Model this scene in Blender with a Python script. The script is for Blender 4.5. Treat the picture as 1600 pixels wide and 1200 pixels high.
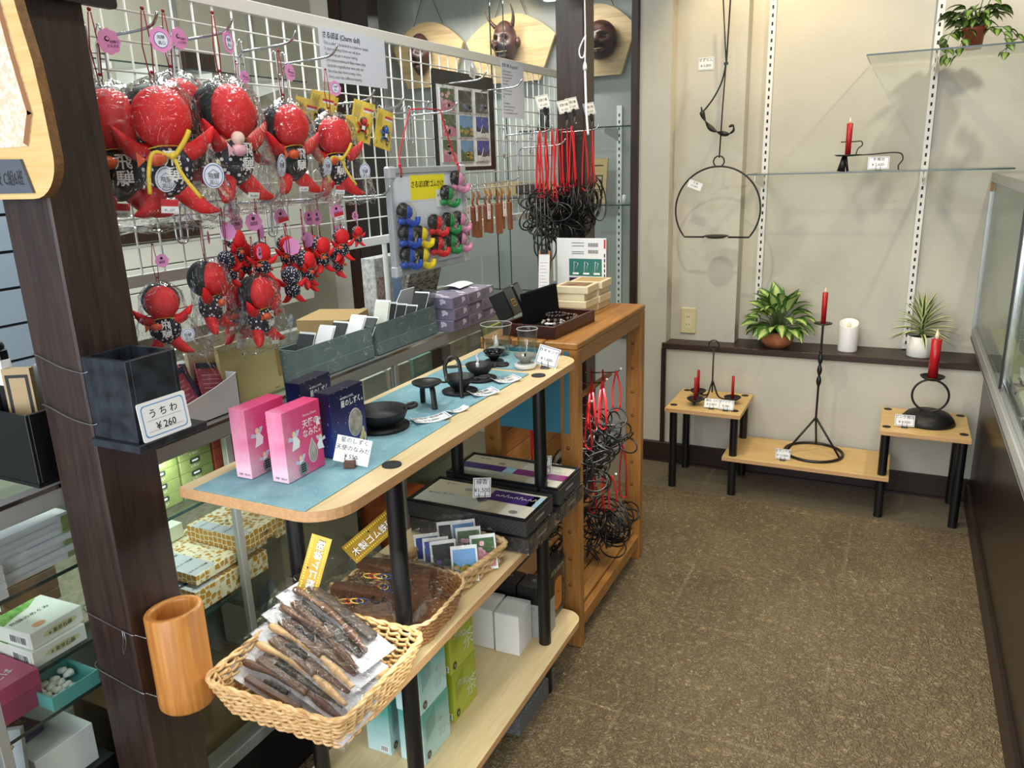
import bpy, math, random
from mathutils import Matrix, Vector
from math import sin, cos, pi, radians as R

S = bpy.context.scene
COL = S.collection
for _o in list(bpy.data.objects):
    bpy.data.objects.remove(_o)

# ------------------------------------------------------------------ camera
def make_camera():
    yaw, pitch, roll = 0.463170, 0.275280, -0.034572
    f = Vector((-sin(yaw)*cos(pitch), cos(yaw)*cos(pitch), -sin(pitch)))
    r = Vector((cos(yaw), sin(yaw), 0))
    u = r.cross(f)
    r2 = cos(roll)*r + sin(roll)*u
    u2 = -sin(roll)*r + cos(roll)*u
    cd = bpy.data.cameras.new('camera')
    cd.sensor_width = 36
    cd.lens = 1216/1600*36
    cd.clip_start = 0.05
    co = bpy.data.objects.new('camera', cd)
    COL.objects.link(co)
    m = Matrix((r2, u2, -f)).transposed().to_4x4()
    m.translation = (0, 0, 1.40)
    co.matrix_world = m
    S.camera = co
make_camera()

# ------------------------------------------------------------------ world, lights, exposure
S.view_settings.view_transform = 'Standard'
S.view_settings.look = 'None'
S.view_settings.gamma = 1
S.view_settings.use_curve_mapping = False
S.view_settings.exposure = 0.0
S.cycles.transparent_max_bounces = 32
S.cycles.max_bounces = 8
S.cycles.diffuse_bounces = 4
S.cycles.glossy_bounces = 4
S.cycles.sample_clamp_indirect = 4
S.cycles.caustics_reflective = False
S.cycles.caustics_refractive = False

W = bpy.data.worlds.new('world')
S.world = W
W.use_nodes = True
_bg = W.node_tree.nodes['Background']
_bg.inputs[0].default_value = (0.80, 0.88, 1.0, 1)
_bg.inputs[1].default_value = 1.2

def area(name, loc, aim, sx, sy, power, color, spread=180):
    l = bpy.data.lights.new(name, 'AREA')
    l.shape = 'RECTANGLE'; l.size = sx; l.size_y = sy
    l.energy = power; l.color = color; l.spread = R(spread)
    o = bpy.data.objects.new(name, l); COL.objects.link(o)
    o.location = loc
    o.rotation_euler = (Vector(aim)-Vector(loc)).to_track_quat('-Z', 'Y').to_euler()
    return o

def spot(name, loc, aim, power, color, angle, blend=0.6, size=0.025):
    l = bpy.data.lights.new(name, 'SPOT')
    l.energy = power; l.color = color; l.spot_size = R(angle); l.spot_blend = blend
    l.shadow_soft_size = size
    o = bpy.data.objects.new(name, l); COL.objects.link(o)
    o.location = loc
    o.rotation_euler = (Vector(aim)-Vector(loc)).to_track_quat('-Z', 'Y').to_euler()
    return o

area('daylight_shopfront', (-0.75, -1.42, 1.40), (-0.8, 2.0, 0.7), 2.8, 2.1, 84, (0.93, 0.97, 1.0))
area('fluorescent_counter', (-1.75, 1.6, 2.50), (-1.7, 1.6, 0), 0.22, 1.25, 40, (0.93, 1.0, 0.97))
area('fluorescent_middle', (-0.35, 1.1, 2.55), (-0.35, 1.1, 0), 0.22, 1.25, 15, (1.0, 0.97, 0.90))
area('fluorescent_window', (-1.85, 3.62, 2.14), (-1.85, 3.74, 0), 1.0, 0.06, 9, (1.0, 0.99, 0.95))
spot('spot_lamp_niche_left', (-0.58, 3.20, 2.42), (-0.52, 3.60, 1.45), 24, (1.0, 0.76, 0.42), 95)
spot('spot_lamp_niche_right', (0.44, 2.92, 2.45), (-0.10, 3.60, 1.30), 36, (1.0, 0.88, 0.70), 88)
spot('spot_lamp_floor', (-0.68, 2.25, 2.50), (-0.45, 2.75, 0.2), 48, (1.0, 0.82, 0.54), 84)
spot('spot_lamp_mask', (-1.82, 3.60, 2.26), (-1.88, 3.85, 1.95), 6, (1.0, 0.82, 0.55), 90)
area('showcase_strip_counter', (-1.215, 0.95, 0.890), (-1.34, 0.95, 0.5), 0.02, 3.2, 9, (0.95, 1.0, 0.92))
area('showcase_strip_case', (0.36, 2.1, 1.262), (0.62, 2.1, 0.7), 0.02, 2.8, 14, (1.0, 1.0, 0.90))

# ------------------------------------------------------------------ materials
def lin(h):
    h = h.lstrip('#')
    out = []
    for i in (0, 2, 4):
        c = int(h[i:i+2], 16)/255
        out.append(c/12.92 if c <= 0.04045 else ((c+0.055)/1.055)**2.4)
    return (*out, 1)

MATS = {}
class N:
    """small node-tree writer"""
    def __init__(s, name):
        s.m = bpy.data.materials.new(name); s.m.use_nodes = True
        s.t = s.m.node_tree; s.p = s.t.nodes['Principled BSDF']; s.out = s.t.nodes['Material Output']
        MATS[name] = s.m
    def n(s, typ, **k):
        nd = s.t.nodes.new('ShaderNode'+typ)
        for a, v in k.items():
            if a.startswith('i_'):
                key = a[2:]
                key = int(key) if key.isdigit() else key.replace('_', ' ')
                if hasattr(v, 'links'): s.t.links.new(v, nd.inputs[key])
                else: nd.inputs[key].default_value = v
            else: setattr(nd, a, v)
        return nd
    def link(s, a, b): s.t.links.new(a, b)
    def set(s, **k):
        for a, v in k.items():
            key = a.replace('_', ' ')
            if hasattr(v, 'links'): s.t.links.new(v, s.p.inputs[key])
            else: s.p.inputs[key].default_value = v
        return s
    def coord(s, scale=(1, 1, 1), kind='Object'):
        tc = s.n('TexCoord'); mp = s.n('Mapping', i_Scale=scale)
        s.link(tc.outputs[kind], mp.inputs[0]); return mp.outputs[0]
    def ramp(s, fac, stops, interp='LINEAR'):
        r = s.n('ValToRGB'); s.link(fac, r.inputs[0]); cr = r.color_ramp; cr.interpolation = interp
        while len(cr.elements) < len(stops): cr.elements.new(0.5)
        for e, (p, c) in zip(cr.elements, stops):
            e.position = p; e.color = lin(c) if isinstance(c, str) else (c, c, c, 1)
        return r.outputs[0]
    def noise(s, vec, scale, detail=4, rough=0.55, dist=0):
        return s.n('TexNoise', i_Vector=vec, i_Scale=scale, i_Detail=detail, i_Roughness=rough, i_Distortion=dist).outputs[0]
    def bump(s, h, strength, dist=0.002):
        b = s.n('Bump', i_Height=h, i_Strength=strength, i_Distance=dist)
        s.set(Normal=b.outputs[0])
    def math(s, op, a, b=0.0, c=0.0):
        nd = s.n('Math', operation=op)
        for i, v in enumerate((a, b, c)):
            if hasattr(v, 'links'): s.link(v, nd.inputs[i])
            else: nd.inputs[i].default_value = v
        return nd.outputs[0]
    def mix(s, fac, a, b):
        nd = s.n('Mix', data_type='RGBA')
        for i, v in ((0, fac), (6, a), (7, b)):
            if hasattr(v, 'links'): s.link(v, nd.inputs[i])
            else: nd.inputs[i].default_value = lin(v) if isinstance(v, str) else v
        return nd.outputs[2]

def plain(name, hx, rough=0.55, metal=0.0, spec=0.5, coat=0.0, emit=0):
    if name in MATS: return MATS[name]
    x = N(name); x.set(Base_Color=lin(hx), Roughness=rough, Metallic=metal, Specular_IOR_Level=spec, Coat_Weight=coat)
    if emit: x.set(Emission_Color=lin(hx), Emission_Strength=emit)
    return x.m
def noisy(name, a, b, scale=30, rough=0.6, bump=0.0, bs=None, detail=4, stretch=(1, 1, 1), spec=0.4, metal=0.0, lo=0.35, hi=0.65, bd=0.002):
    x = N(name); v = x.coord(stretch)
    nz = x.noise(v, scale, detail)
    x.set(Base_Color=x.ramp(nz, [(lo, a), (hi, b)]), Roughness=rough, Specular_IOR_Level=spec, Metallic=metal)
    if bump: x.bump(x.noise(v, bs or scale*2, 5), bump, bd)
    return x.m
def wood(name, a, b, stretch=(30, 2, 30), scale=1.0, rough=0.5, bump=0.05, spec=0.4, c=None):
    x = N(name); v = x.coord(stretch)
    n1 = x.noise(v, scale*2.2, 6, 0.6, 0.6); n2 = x.noise(v, scale*9, 3, 0.5)
    f = x.math('ADD', x.math('MULTIPLY', n1, 0.75), x.math('MULTIPLY', n2, 0.25))
    st = [(0.35, a), (0.65, b)] if not c else [(0.3, a), (0.5, b), (0.7, c)]
    x.set(Base_Color=x.ramp(f, st), Roughness=rough, Specular_IOR_Level=spec)
    if bump: x.bump(f, bump, 0.003)
    return x.m
def pane(name, tint, gloss=1.0, base=0.03, rough=0.0, edge=None):
    x = N(name)
    tr = x.n('BsdfTransparent', i_Color=lin(tint)); gl = x.n('BsdfGlossy', i_Roughness=rough)
    fr = x.n('LayerWeight', i_Blend=0.5)
    fac = x.math('ADD', x.math('MULTIPLY', x.math('POWER', fr.outputs[1], 5.0), 0.75*gloss), base)
    ms = x.n('MixShader'); x.link(fac, ms.inputs[0]); x.link(tr.outputs[0], ms.inputs[1]); x.link(gl.outputs[0], ms.inputs[2])
    x.link(ms.outputs[0], x.out.inputs[0]); x.gl = gl; x.fr = fr
    return x
M = {}
M['glass'] = pane('glass_pane', 'F8FBFA', 0.8, 0.025).m
M['glass_edge'] = plain('glass_edge', '2C3E3B', 0.15)
M['cup'] = pane('cup_glass', 'F4F8F8', 1.6, 0.04).m
def bagmat():
    x = pane('cellophane', 'FBFBFB', 1.5, 0.03, 0.035)
    v = x.coord((1, 1, 1))
    h = x.math('ADD', x.noise(v, 17, 1.5, 0.45, 1.6), x.math('MULTIPLY', x.noise(v, 60, 2, 0.5, 2.0), 0.22))
    b = x.n('Bump', i_Height=h, i_Strength=1.0, i_Distance=0.02)
    x.link(b.outputs[0], x.gl.inputs['Normal']); x.link(b.outputs[0], x.fr.inputs['Normal'])
    return x.m
M['bag'] = bagmat()

def wallmat(name, a, b):
    x = N(name); v = x.coord()
    big = x.noise(v, 2.5, 3); fib = x.noise(x.coord((1, 1, 2.2)), 55, 3, 0.6, 2.5)
    c = x.ramp(big, [(0.3, a), (0.7, b)])
    f = x.ramp(fib, [(0.62, 0.0), (0.72, 1.0)])
    x.set(Base_Color=x.mix(x.math('MULTIPLY', f, 0.35), c, 'E2DDCF'), Roughness=0.9, Specular_IOR_Level=0.15)
    x.bump(x.noise(v, 60, 5), 0.35, 0.003)
    return x.m
M['plaster'] = wallmat('plaster_wall', 'BDB9AC', 'CAC6B9')
M['wall_beige'] = wallmat('beige_wall', 'B3B09D', 'BCB9A8')
M['wall_grey'] = noisy('grey_display_wall', '9E9E9A', 'AAA9A4', 3, 0.8)
M['ceiling'] = plain('ceiling_white', 'D8D5CC', 0.9)
def floormat():
    x = N('stamped_floor'); v = x.coord()
    sx = x.n('SeparateXYZ', i_0=v)
    X, Y = sx.outputs[0], sx.outputs[1]
    wob = x.math('MULTIPLY', x.math('SUBTRACT', x.noise(v, 14, 3), 0.5), 0.02)
    def lines(c, off, per, w):
        f = x.math('FRACT', x.math('DIVIDE', x.math('ADD', x.math('ADD', c, wob), off), per))
        d = x.math('MULTIPLY', x.math('ABSOLUTE', x.math('SUBTRACT', f, 0.5)), per)
        return x.math('SMOOTH_MIN', 1.0, x.math('MULTIPLY', x.math('MAXIMUM', x.math('SUBTRACT', x.math('ADD', w, 0.003), d), 0.0), 1/0.003), 0.1)
    g = x.math('MAXIMUM', lines(X, 0.5525+0.2425, 0.485, 0.0035), lines(Y, -2.62+0.2375, 0.475, 0.0035))
    fade = x.ramp(x.noise(v, 2.3, 2), [(0.48, 0.03), (0.66, 0.65)])
    g = x.math('MULTIPLY', g, fade)
    border = x.math('GREATER_THAN', Y, 3.14)
    ins = x.math('SUBTRACT', 1.0, border)
    g = x.math('MULTIPLY', g, ins)
    n1 = x.noise(v, 30, 4, 0.6, 1.0); n2 = x.noise(v, 62, 3, 0.55, 0.8)
    rg = lambda n, k: x.math('MAXIMUM', x.math('SUBTRACT', 1.0, x.math('MULTIPLY', x.math('ABSOLUTE', x.math('SUBTRACT', n, 0.5)), k)), 0.0)
    tex = x.math('ADD', x.math('MULTIPLY', rg(n1, 14.0), 0.6), x.math('MULTIPLY', rg(n2, 12.0), 0.4))
    vo = x.n('TexVoronoi', feature='DISTANCE_TO_EDGE', i_Vector=x.n('VectorMath', operation='ADD', i_0=v, i_1=x.n('VectorMath', operation='SCALE', i_0=x.n('TexNoise', i_Vector=v, i_Scale=22.0).outputs[1], i_Scale=0.06).outputs[0]).outputs[0], i_Scale=40.0).outputs[0]
    h = x.math('ADD', tex, x.math('MULTIPLY', x.math('MINIMUM', vo, 0.25), 0.8))
    base = x.ramp(x.noise(v, 3.0, 4), [(0.3, '6E5D46'), (0.7, '8C7759')])
    base = x.mix(x.ramp(tex, [(0.25, 0.0), (0.75, 0.70)]), base, 'C2AA80')  # ridges lightened: gloss highlights of the embossing painted into the colour
    base = x.mix(border, base, '6E6350')
    base = x.mix(g, base, 'BFA680')
    x.set(Base_Color=base, Roughness=x.ramp(tex, [(0.10, 0.50), (0.60, 0.18)]), Specular_IOR_Level=0.55)
    hh = x.math('MULTIPLY', h, x.math('ADD', x.math('MULTIPLY', ins, 0.93), 0.07))
    x.bump(hh, 0.95, 0.011)
    return x.m
M['floor'] = floormat()
M['darkwood'] = wood('dark_stained_wood', '21140F', '3A261D', (40, 40, 3), 1, 0.45, 0.12)
M['pillar'] = wood('pillar_wood', '1C120E', '3C2A24', (30, 30, 2.0), 1, 0.42, 0.25, 0.5)
M['ledge'] = wood('ledge_wood', '2A1C17', '3F2C24', (2, 30, 30), 1, 0.4, 0.1)
M['base'] = wood('baseboard_wood', '241A17', '32241E', (2, 30, 30), 1, 0.4, 0.05)
M['casebase'] = plain('case_dark_panel', '21160F', 0.28)
M['steel'] = plain('brushed_steel', 'A9ABA8', 0.38, 0.45)
M['steel_dark'] = plain('dark_steel', '57585A', 0.4, 0.6)
M['chrome'] = plain('chrome', 'C8CACC', 0.15, 1.0)
M['white_metal'] = plain('white_coated_metal', 'E2E1DB', 0.4)
M['black'] = plain('black_lacquer', '0D0E10', 0.35)
M['iron'] = plain('black_iron', '131313', 0.42, 0.0, 0.5)
M['iron_cast'] = noisy('cast_iron', '0E0E0F', '1B1B1C', 120, 0.5, 0.25, 200)
M['rubber'] = plain('black_cap', '17181A', 0.6)
M['wax_red'] = plain('red_wax', 'B01C1E', 0.35)
M['wax_white'] = plain('white_wax', 'EDEBEC', 0.4)
M['flame'] = plain('flame_bulb', 'F3E3C0', 0.35)
M['paper'] = plain('white_paper', 'E9EAEA', 0.7)
M['paper_blue'] = plain('pale_blue_paper', 'DDE2F2', 0.7)
M['ink'] = plain('black_ink', '1B1B1E', 0.7)
M['ink_soft'] = plain('grey_ink', '55565C', 0.7)
M['ink_blue'] = plain('blue_ink', '2F4C8C', 0.7)
M['ink_sky'] = plain('sky_ink', '5F95D0', 0.6)
M['ink_red'] = plain('red_ink', 'C62A35', 0.6)
M['ink_white'] = plain('white_ink', 'F2F2F2', 0.6)
M['gold'] = plain('gold_print', 'C09A3C', 0.4, 0.4)
M['yellow'] = plain('yellow_card', 'E6C84A', 0.6)
M['red_cord'] = plain('red_cord', 'C4141F', 0.55)
M['dark_cord'] = plain('wine_cord', '8E1220', 0.6)
M['wire'] = plain('black_wire', '141415', 0.3, 0.0, 0.6)
M['red_cloth'] = noisy('red_cloth', 'C8141C', 'DB1E24', 60, 0.6, 0.1, 300)
M['black_cloth'] = noisy('black_cloth', '101113', '1B1C1E', 60, 0.6, 0.1, 300)
def dotcloth():
    x = N('navy_dotted_cloth'); v = x.coord()
    vo = x.n('TexVoronoi', i_Vector=v, i_Scale=95.0); 
    f = x.ramp(vo.outputs[0], [(0.28, 1.0), (0.33, 0.0)])
    x.set(Base_Color=x.mix(f, '14162A', 'E6E6EA'), Roughness=0.75)
    return x.m
M['dots'] = dotcloth()
M['oak'] = wood('light_board', 'C9A468', 'D8B981', (3, 40, 40), 1, 0.45, 0.03)
M['board'] = wood('table_board', 'D2B98A', 'E0CBA0', (40, 3, 40), 1, 0.42, 0.03)
M['board_edge'] = wood('table_edge', 'BF8F62', 'D2A679', (60, 3, 60), 1.2, 0.5, 0.03)
M['oak_edge'] = wood('stand_edge', 'BC9160', 'CBA274', (3, 60, 60), 1.2, 0.5, 0.03)
M['rackwood'] = wood('rack_pine', '8F5F2E', 'AE7C42', (40, 3, 40), 1, 0.45, 0.05)
M['rackpost'] = wood('rack_post_pine', '8C5C2C', 'AA783E', (40, 40, 3), 1, 0.45, 0.05)
def washi(name, a, b, fibre, sc=14, th=0.012):
    x = N(name); v = x.coord()
    f1 = x.n('TexVoronoi', feature='DISTANCE_TO_EDGE', i_Vector=x.n('VectorMath', operation='ADD', i_0=v, i_1=x.n('VectorMath', operation='SCALE', i_0=x.n('TexNoise', i_Vector=v, i_Scale=sc*0.6).outputs[1], i_Scale=0.16).outputs[0]).outputs[0], i_Scale=float(sc)).outputs[0]
    k = x.math('MULTIPLY', x.ramp(f1, [(th, 1.0), (th*2.2, 0.0)]), x.ramp(x.noise(v, sc*0.9, 2), [(0.5, 0.0), (0.6, 0.8)]))
    x.set(Base_Color=x.mix(k, x.ramp(x.noise(v, 18, 4), [(0.3, a), (0.7, b)]), fibre), Roughness=0.7, Specular_IOR_Level=0.3)
    return x.m
M['mat_blue'] = washi('blue_washi_mat', '6E9AA8', '8AB2BB', 'B9D3CC', 60, 0.01)
M['washi_grey'] = washi('grey_washi', '66787A', '788C8C', 'CBD6D2', 30)
M['blue_cloth'] = plain('teal_sheet', '33788E', 0.7)
def wicker(name, a, b, c, sc=60):
    x = N(name); v = x.coord((1, 1, 3))
    x.set(Base_Color=x.ramp(x.noise(v, sc, 3), [(0.3, a), (0.5, b), (0.7, c)]), Roughness=0.5, Specular_IOR_Level=0.4)
    return x.m
M['wicker'] = wicker('wicker_light', 'B0824E', 'CFA671', 'E2C493')
M['wicker_dark'] = wicker('wicker_brown', '7A5231', '9A6C44', 'B88A5C', 80)
M['wicker_rim'] = wicker('wicker_rim', 'B58D5C', 'CFAE7E', 'DCC196', 30)
def bamboo():
    x = N('bamboo'); v = x.coord((60, 60, 3))
    x.set(Base_Color=x.ramp(x.noise(v, 2.0, 4), [(0.3, 'A8682C'), (0.7, 'C98A46')]), Roughness=0.4)
    return x.m
M['bamboo'] = bamboo()
M['cork'] = noisy('cork', 'C9B79E', 'E3D6C2', 160, 0.9, 0.2, 300, lo=0.42, hi=0.58)
M['plaque'] = wood('plaque_cedar', 'A08058', 'C4A478', (1.2, 3, 34), 1.0, 0.5, 0.05, 0.4, 'CBAA80')
M['maskwood'] = noisy('mask_wood', '2A1612', '4A2A20', 25, 0.35, 0.15, 80)
M['leaf'] = None
def leafmat(name, edge, mid, streak=True):
    x = N(name); a = x.n('Attribute', attribute_name='leafu')
    u = a.outputs[2]
    st = x.noise(x.coord((1, 1, 1)), 90, 3, 0.6, 1.5)
    f = x.math('ADD', u, x.math('MULTIPLY', x.math('SUBTRACT', st, 0.5), 0.9 if streak else 0.25))
    x.set(Base_Color=x.ramp(f, [(0.35, mid), (0.6, edge)]), Roughness=0.45, Specular_IOR_Level=0.4)
    return x.m
M['leaf_agla'] = leafmat('aglaonema_leaf', '3C6A28', 'B9CC7A')
M['leaf_pothos'] = leafmat('pothos_leaf', '1F3B14', '6F8A3A')
M['leaf_drac'] = leafmat('dracaena_leaf', 'D9DFA0', '22431F', False)
M['terracotta'] = noisy('terracotta', 'A5623C', 'BE7A52', 20, 0.7)
M['potbrown'] = plain('brown_plastic_pot', '8E4630', 0.4)
M['potwhite'] = plain('white_pot', 'E8E6E1', 0.35)
M['soil'] = noisy('soil', '231A13', '3D2E22', 90, 0.9, 0.5, 120)
M['stem'] = plain('green_stem', '4A6030', 0.6)

# ------------------------------------------------------------------ mesh builder
_TXT = {}
def text_geo(s, bold=0):
    if (s, bold) not in _TXT:
        c = bpy.data.curves.new('t', 'FONT'); c.body = s; c.size = 1; c.resolution_u = 2; c.offset = bold
        o = bpy.data.objects.new('t', c); COL.objects.link(o)
        dg = bpy.context.evaluated_depsgraph_get(); dg.update()
        me = bpy.data.meshes.new_from_object(o.evaluated_get(dg))
        vs = [v.co.copy() for v in me.vertices]; fs = [tuple(p.vertices) for p in me.polygons]
        bpy.data.objects.remove(o); bpy.data.curves.remove(c); bpy.data.meshes.remove(me)
        if vs:
            x0 = min(v.x for v in vs); x1 = max(v.x for v in vs)
        else: x0 = x1 = 0
        _TXT[s, bold] = (vs, fs, x0, x1)
    return _TXT[s, bold]

def fr(o, x, y):
    x = Vector(x).normalized(); y = Vector(y); z = x.cross(y).normalized(); y = z.cross(x)
    m = Matrix((x, y, z)).transposed().to_4x4(); m.translation = Vector(o)
    return m
def TR(x=0, y=0, z=0, rz=0, rx=0, ry=0, s=1):
    return Matrix.Translation((x, y, z)) @ Matrix.Rotation(rz, 4, 'Z') @ Matrix.Rotation(ry, 4, 'Y') @ Matrix.Rotation(rx, 4, 'X') @ Matrix.Scale(s, 4)

class MB:
    def __init__(s):
        s.v = []; s.f = []; s.mi = []; s.sm = []; s.mats = []; s.M = Matrix(); s.att = None
    def at(s, m=None):
        s.M = m if m is not None else Matrix(); return s
    def add(s, vs, fs, mat, smooth=False, att=None):
        b = len(s.v); Mx = s.M
        s.v += [tuple(Mx @ Vector(v)) for v in vs]
        if mat not in s.mats: s.mats.append(mat)
        k = s.mats.index(mat)
        for f in fs:
            s.f.append(tuple(i+b for i in f)); s.mi.append(k); s.sm.append(smooth)
        if att is not None:
            if s.att is None: s.att = {}
            for i, a in enumerate(att): s.att[b+i] = a
        return s
    def box(s, x0, x1, y0, y1, z0, z1, mat, b=0):
        if b <= 0:
            vs = [(x, y, z) for x in (x0, x1) for y in (y0, y1) for z in (z0, z1)]
            return s.add(vs, [(0, 1, 3, 2), (4, 6, 7, 5), (0, 4, 5, 1), (2, 3, 7, 6), (0, 2, 6, 4), (1, 5, 7, 3)], mat)
        b = min(b, (x1-x0)*.45, (y1-y0)*.45, (z1-z0)*.45)
        vs = []; idx = {}
        for i, x in enumerate((x0, x1)):
            for j, y in enumerate((y0, y1)):
                for k, z in enumerate((z0, z1)):
                    dx = b if i == 0 else -b; dy = b if j == 0 else -b; dz = b if k == 0 else -b
                    for a, p in enumerate(((x, y+dy, z+dz), (x+dx, y, z+dz), (x+dx, y+dy, z))):
                        idx[i, j, k, a] = len(vs); vs.append(p)
        g = lambda i, j, k, a: idx[i, j, k, a]
        fs = []
        for i in (0, 1):
            q = [g(i, 0, 0, 0), g(i, 1, 0, 0), g(i, 1, 1, 0), g(i, 0, 1, 0)]; fs.append(q if i else q[::-1])
            q = [g(0, i, 0, 1), g(0, i, 1, 1), g(1, i, 1, 1), g(1, i, 0, 1)]; fs.append(q if i else q[::-1])
            q = [g(0, 0, i, 2), g(1, 0, i, 2), g(1, 1, i, 2), g(0, 1, i, 2)]; fs.append(q if i else q[::-1])
        for i in (0, 1):
            for j in (0, 1):
                fl = (i+j) % 2
                for q in ([g(i, j, 0, 0), g(i, j, 1, 0), g(i, j, 1, 1), g(i, j, 0, 1)],
                          [g(i, 0, j, 2), g(i, 1, j, 2), g(i, 1, j, 0), g(i, 0, j, 0)],
                          [g(0, i, j, 1), g(1, i, j, 1), g(1, i, j, 2), g(0, i, j, 2)]):
                    fs.append(q)
                for k in (0, 1): fs.append([g(i, j, k, 0), g(i, j, k, 1), g(i, j, k, 2)])
        return s.add(vs, fs, mat)
    def tube(s, path, r, mat, n=6, closed=False, caps=True, flat=1.0):
        P = [Vector(p) for p in path]; m = len(P)
        rr = r if isinstance(r, (list, tuple)) else [r]*m
        vs = []; fs = []; up = None
        for i in range(m):
            if closed: t = P[(i+1) % m]-P[i-1]
            else: t = P[min(i+1, m-1)]-P[max(i-1, 0)]
            if t.length < 1e-9: t = Vector((0, 0, 1))
            t.normalize()
            if up is None:
                up = Vector((0, 0, 1)) if abs(t.z) < 0.9 else Vector((1, 0, 0))
            a = t.cross(up)
            if a.length < 1e-6: a = t.orthogonal()
            a.normalize(); bb = a.cross(t).normalized(); up = bb
            for k in range(n):
                w = 2*pi*k/n
                vs.append(P[i]+a*(rr[i]*cos(w))+bb*(rr[i]*flat*sin(w)))
        for i in range(m if closed else m-1):
            for k in range(n):
                i2 = (i+1) % m
                fs.append((i*n+k, i*n+(k+1) % n, i2*n+(k+1) % n, i2*n+k))
        if caps and not closed:
            fs.append(tuple(range(n))[::-1]); fs.append(tuple((m-1)*n+k for k in range(n)))
        return s.add(vs, fs, mat, True)
    def cyl(s, p0, p1, r, mat, n=20, r2=None, smooth=True):
        P = Vector(p0); Q = Vector(p1); t = (Q-P).normalized(); a = t.orthogonal().normalized(); b = t.cross(a)
        r2 = r if r2 is None else r2; vs = []
        for c, q in ((P, r), (Q, r2)):
            for k in range(n):
                w = 2*pi*k/n; vs.append(c+a*q*cos(w)+b*q*sin(w))
        s.add(vs, [(k, (k+1) % n, n+(k+1) % n, n+k) for k in range(n)], mat, smooth)
        s.add(vs[:n], [tuple(range(n))[::-1]], mat); s.add(vs[n:], [tuple(range(n))], mat)
        return s
    def lathe(s, prof, mat, n=28, c=(0, 0, 0), smooth=True, warp=None):
        vs = []; m = len(prof)
        for r, z in prof:
            for k in range(n):
                w = 2*pi*k/n; p = Vector((c[0]+r*cos(w), c[1]+r*sin(w), c[2]+z))
                vs.append(warp(p) if warp else p)
        fs = [(i*n+k, i*n+(k+1) % n, (i+1)*n+(k+1) % n, (i+1)*n+k) for i in range(m-1) for k in range(n)]
        return s.add(vs, fs, mat, smooth)
    def ball(s, c, r, mat, nu=20, nv=12, fn=None):
        r = r if isinstance(r, (tuple, list)) else (r, r, r); vs = []; fs = []
        for j in range(nv+1):
            th = pi*j/nv
            for i in range(nu):
                ph = 2*pi*i/nu; d = Vector((sin(th)*cos(ph), sin(th)*sin(ph), cos(th)))
                p = Vector((d.x*r[0], d.y*r[1], d.z*r[2]))
                if fn: p = fn(p, d)
                vs.append(Vector(c)+p)
        for j in range(nv):
            for i in range(nu):
                fs.append((j*nu+i, (j+1)*nu+i, (j+1)*nu+(i+1) % nu, j*nu+(i+1) % nu))
        return s.add(vs, fs, mat, True)
    def prism(s, pts, z0, z1, mat, side=None):
        n = len(pts)
        vs = [(p[0], p[1], z0) for p in pts]+[(p[0], p[1], z1) for p in pts]
        s.add(vs, [tuple(range(n))[::-1], tuple(range(n, 2*n))], mat)
        return s.add(vs, [(k, (k+1) % n, n+(k+1) % n, n+k) for k in range(n)], side or mat)
    def poly(s, pts, mat, z=None):
        vs = [(p[0], p[1], z) if z is not None else p for p in pts]
        return s.add(vs, [tuple(range(len(vs)))], mat)
    def rect(s, x, y, w, h, mat, z=0.0004):
        return s.poly([(x, y), (x+w, y), (x+w, y+h), (x, y+h)], mat, z)
    def disc(s, x, y, rx, ry, mat, z=0.0004, n=20):
        return s.poly([(x+rx*cos(2*pi*k/n), y+ry*sin(2*pi*k/n)) for k in range(n)], mat, z)
    def frame2(s, x, y, w, h, t, mat, z=0.0004):
        s.rect(x, y, w, t, mat, z); s.rect(x, y+h-t, w, t, mat, z)
        s.rect(x, y+t, t, h-2*t, mat, z); return s.rect(x+w-t, y+t, t, h-2*t, mat, z)
    def text(s, t, x, y, size, mat, z=0.0005, al='l', sx=1.0, rot=0, b=0):
        vs, fs, x0, x1 = text_geo(t, b)
        if not vs: return s
        off = {'l': -x0, 'c': -(x0+x1)/2, 'r': -x1}[al]
        c, q = cos(rot), sin(rot)
        out = []
        for v in vs:
            px, py = (v.x+off)*size*sx, v.y*size
            out.append((x+px*c-py*q, y+px*q+py*c, z))
        return s.add(out, fs, mat)
    def sheet(s, w, h, mat, z=0, nx=6, ny=6, fn=None):
        vs = []; fs = []
        for j in range(ny+1):
            for i in range(nx+1):
                p = Vector((w*i/nx, h*j/ny, z)); vs.append(fn(p, i/nx, j/ny) if fn else p)
        for j in range(ny):
            for i in range(nx):
                a = j*(nx+1)+i; fs.append((a, a+1, a+nx+2, a+nx+1))
        return s.add(vs, fs, mat, True)
    def mesh(s, name):
        me = bpy.data.meshes.new(name)
        me.from_pydata([tuple(v) for v in s.v], [], s.f)
        for m in s.mats: me.materials.append(m)
        me.polygons.foreach_set('material_index', s.mi)
        me.polygons.foreach_set('use_smooth', s.sm)
        if s.att:
            a = me.attributes.new('leafu', 'FLOAT', 'POINT')
            a.data.foreach_set('value', [s.att.get(i, 0.0) for i in range(len(s.v))])
        me.update()
        return me
    def part(s, name, parent, label=None, stuff=False):
        o = bpy.data.objects.new(name, s.mesh(name)); COL.objects.link(o); o.parent = parent
        if label: o['label'] = label
        if stuff: o['kind'] = 'stuff'
        return o
    def thing(s, name, label, cat, loc=(0, 0, 0), rz=0, group=None, rot=None):
        o = bpy.data.objects.new(name, s.mesh(name)); COL.objects.link(o)
        return tag(o, label, cat, loc, rz, group, rot)
    def struct(s, name):
        o = bpy.data.objects.new(name, s.mesh(name)); COL.objects.link(o); o['kind'] = 'structure'
        return o

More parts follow.
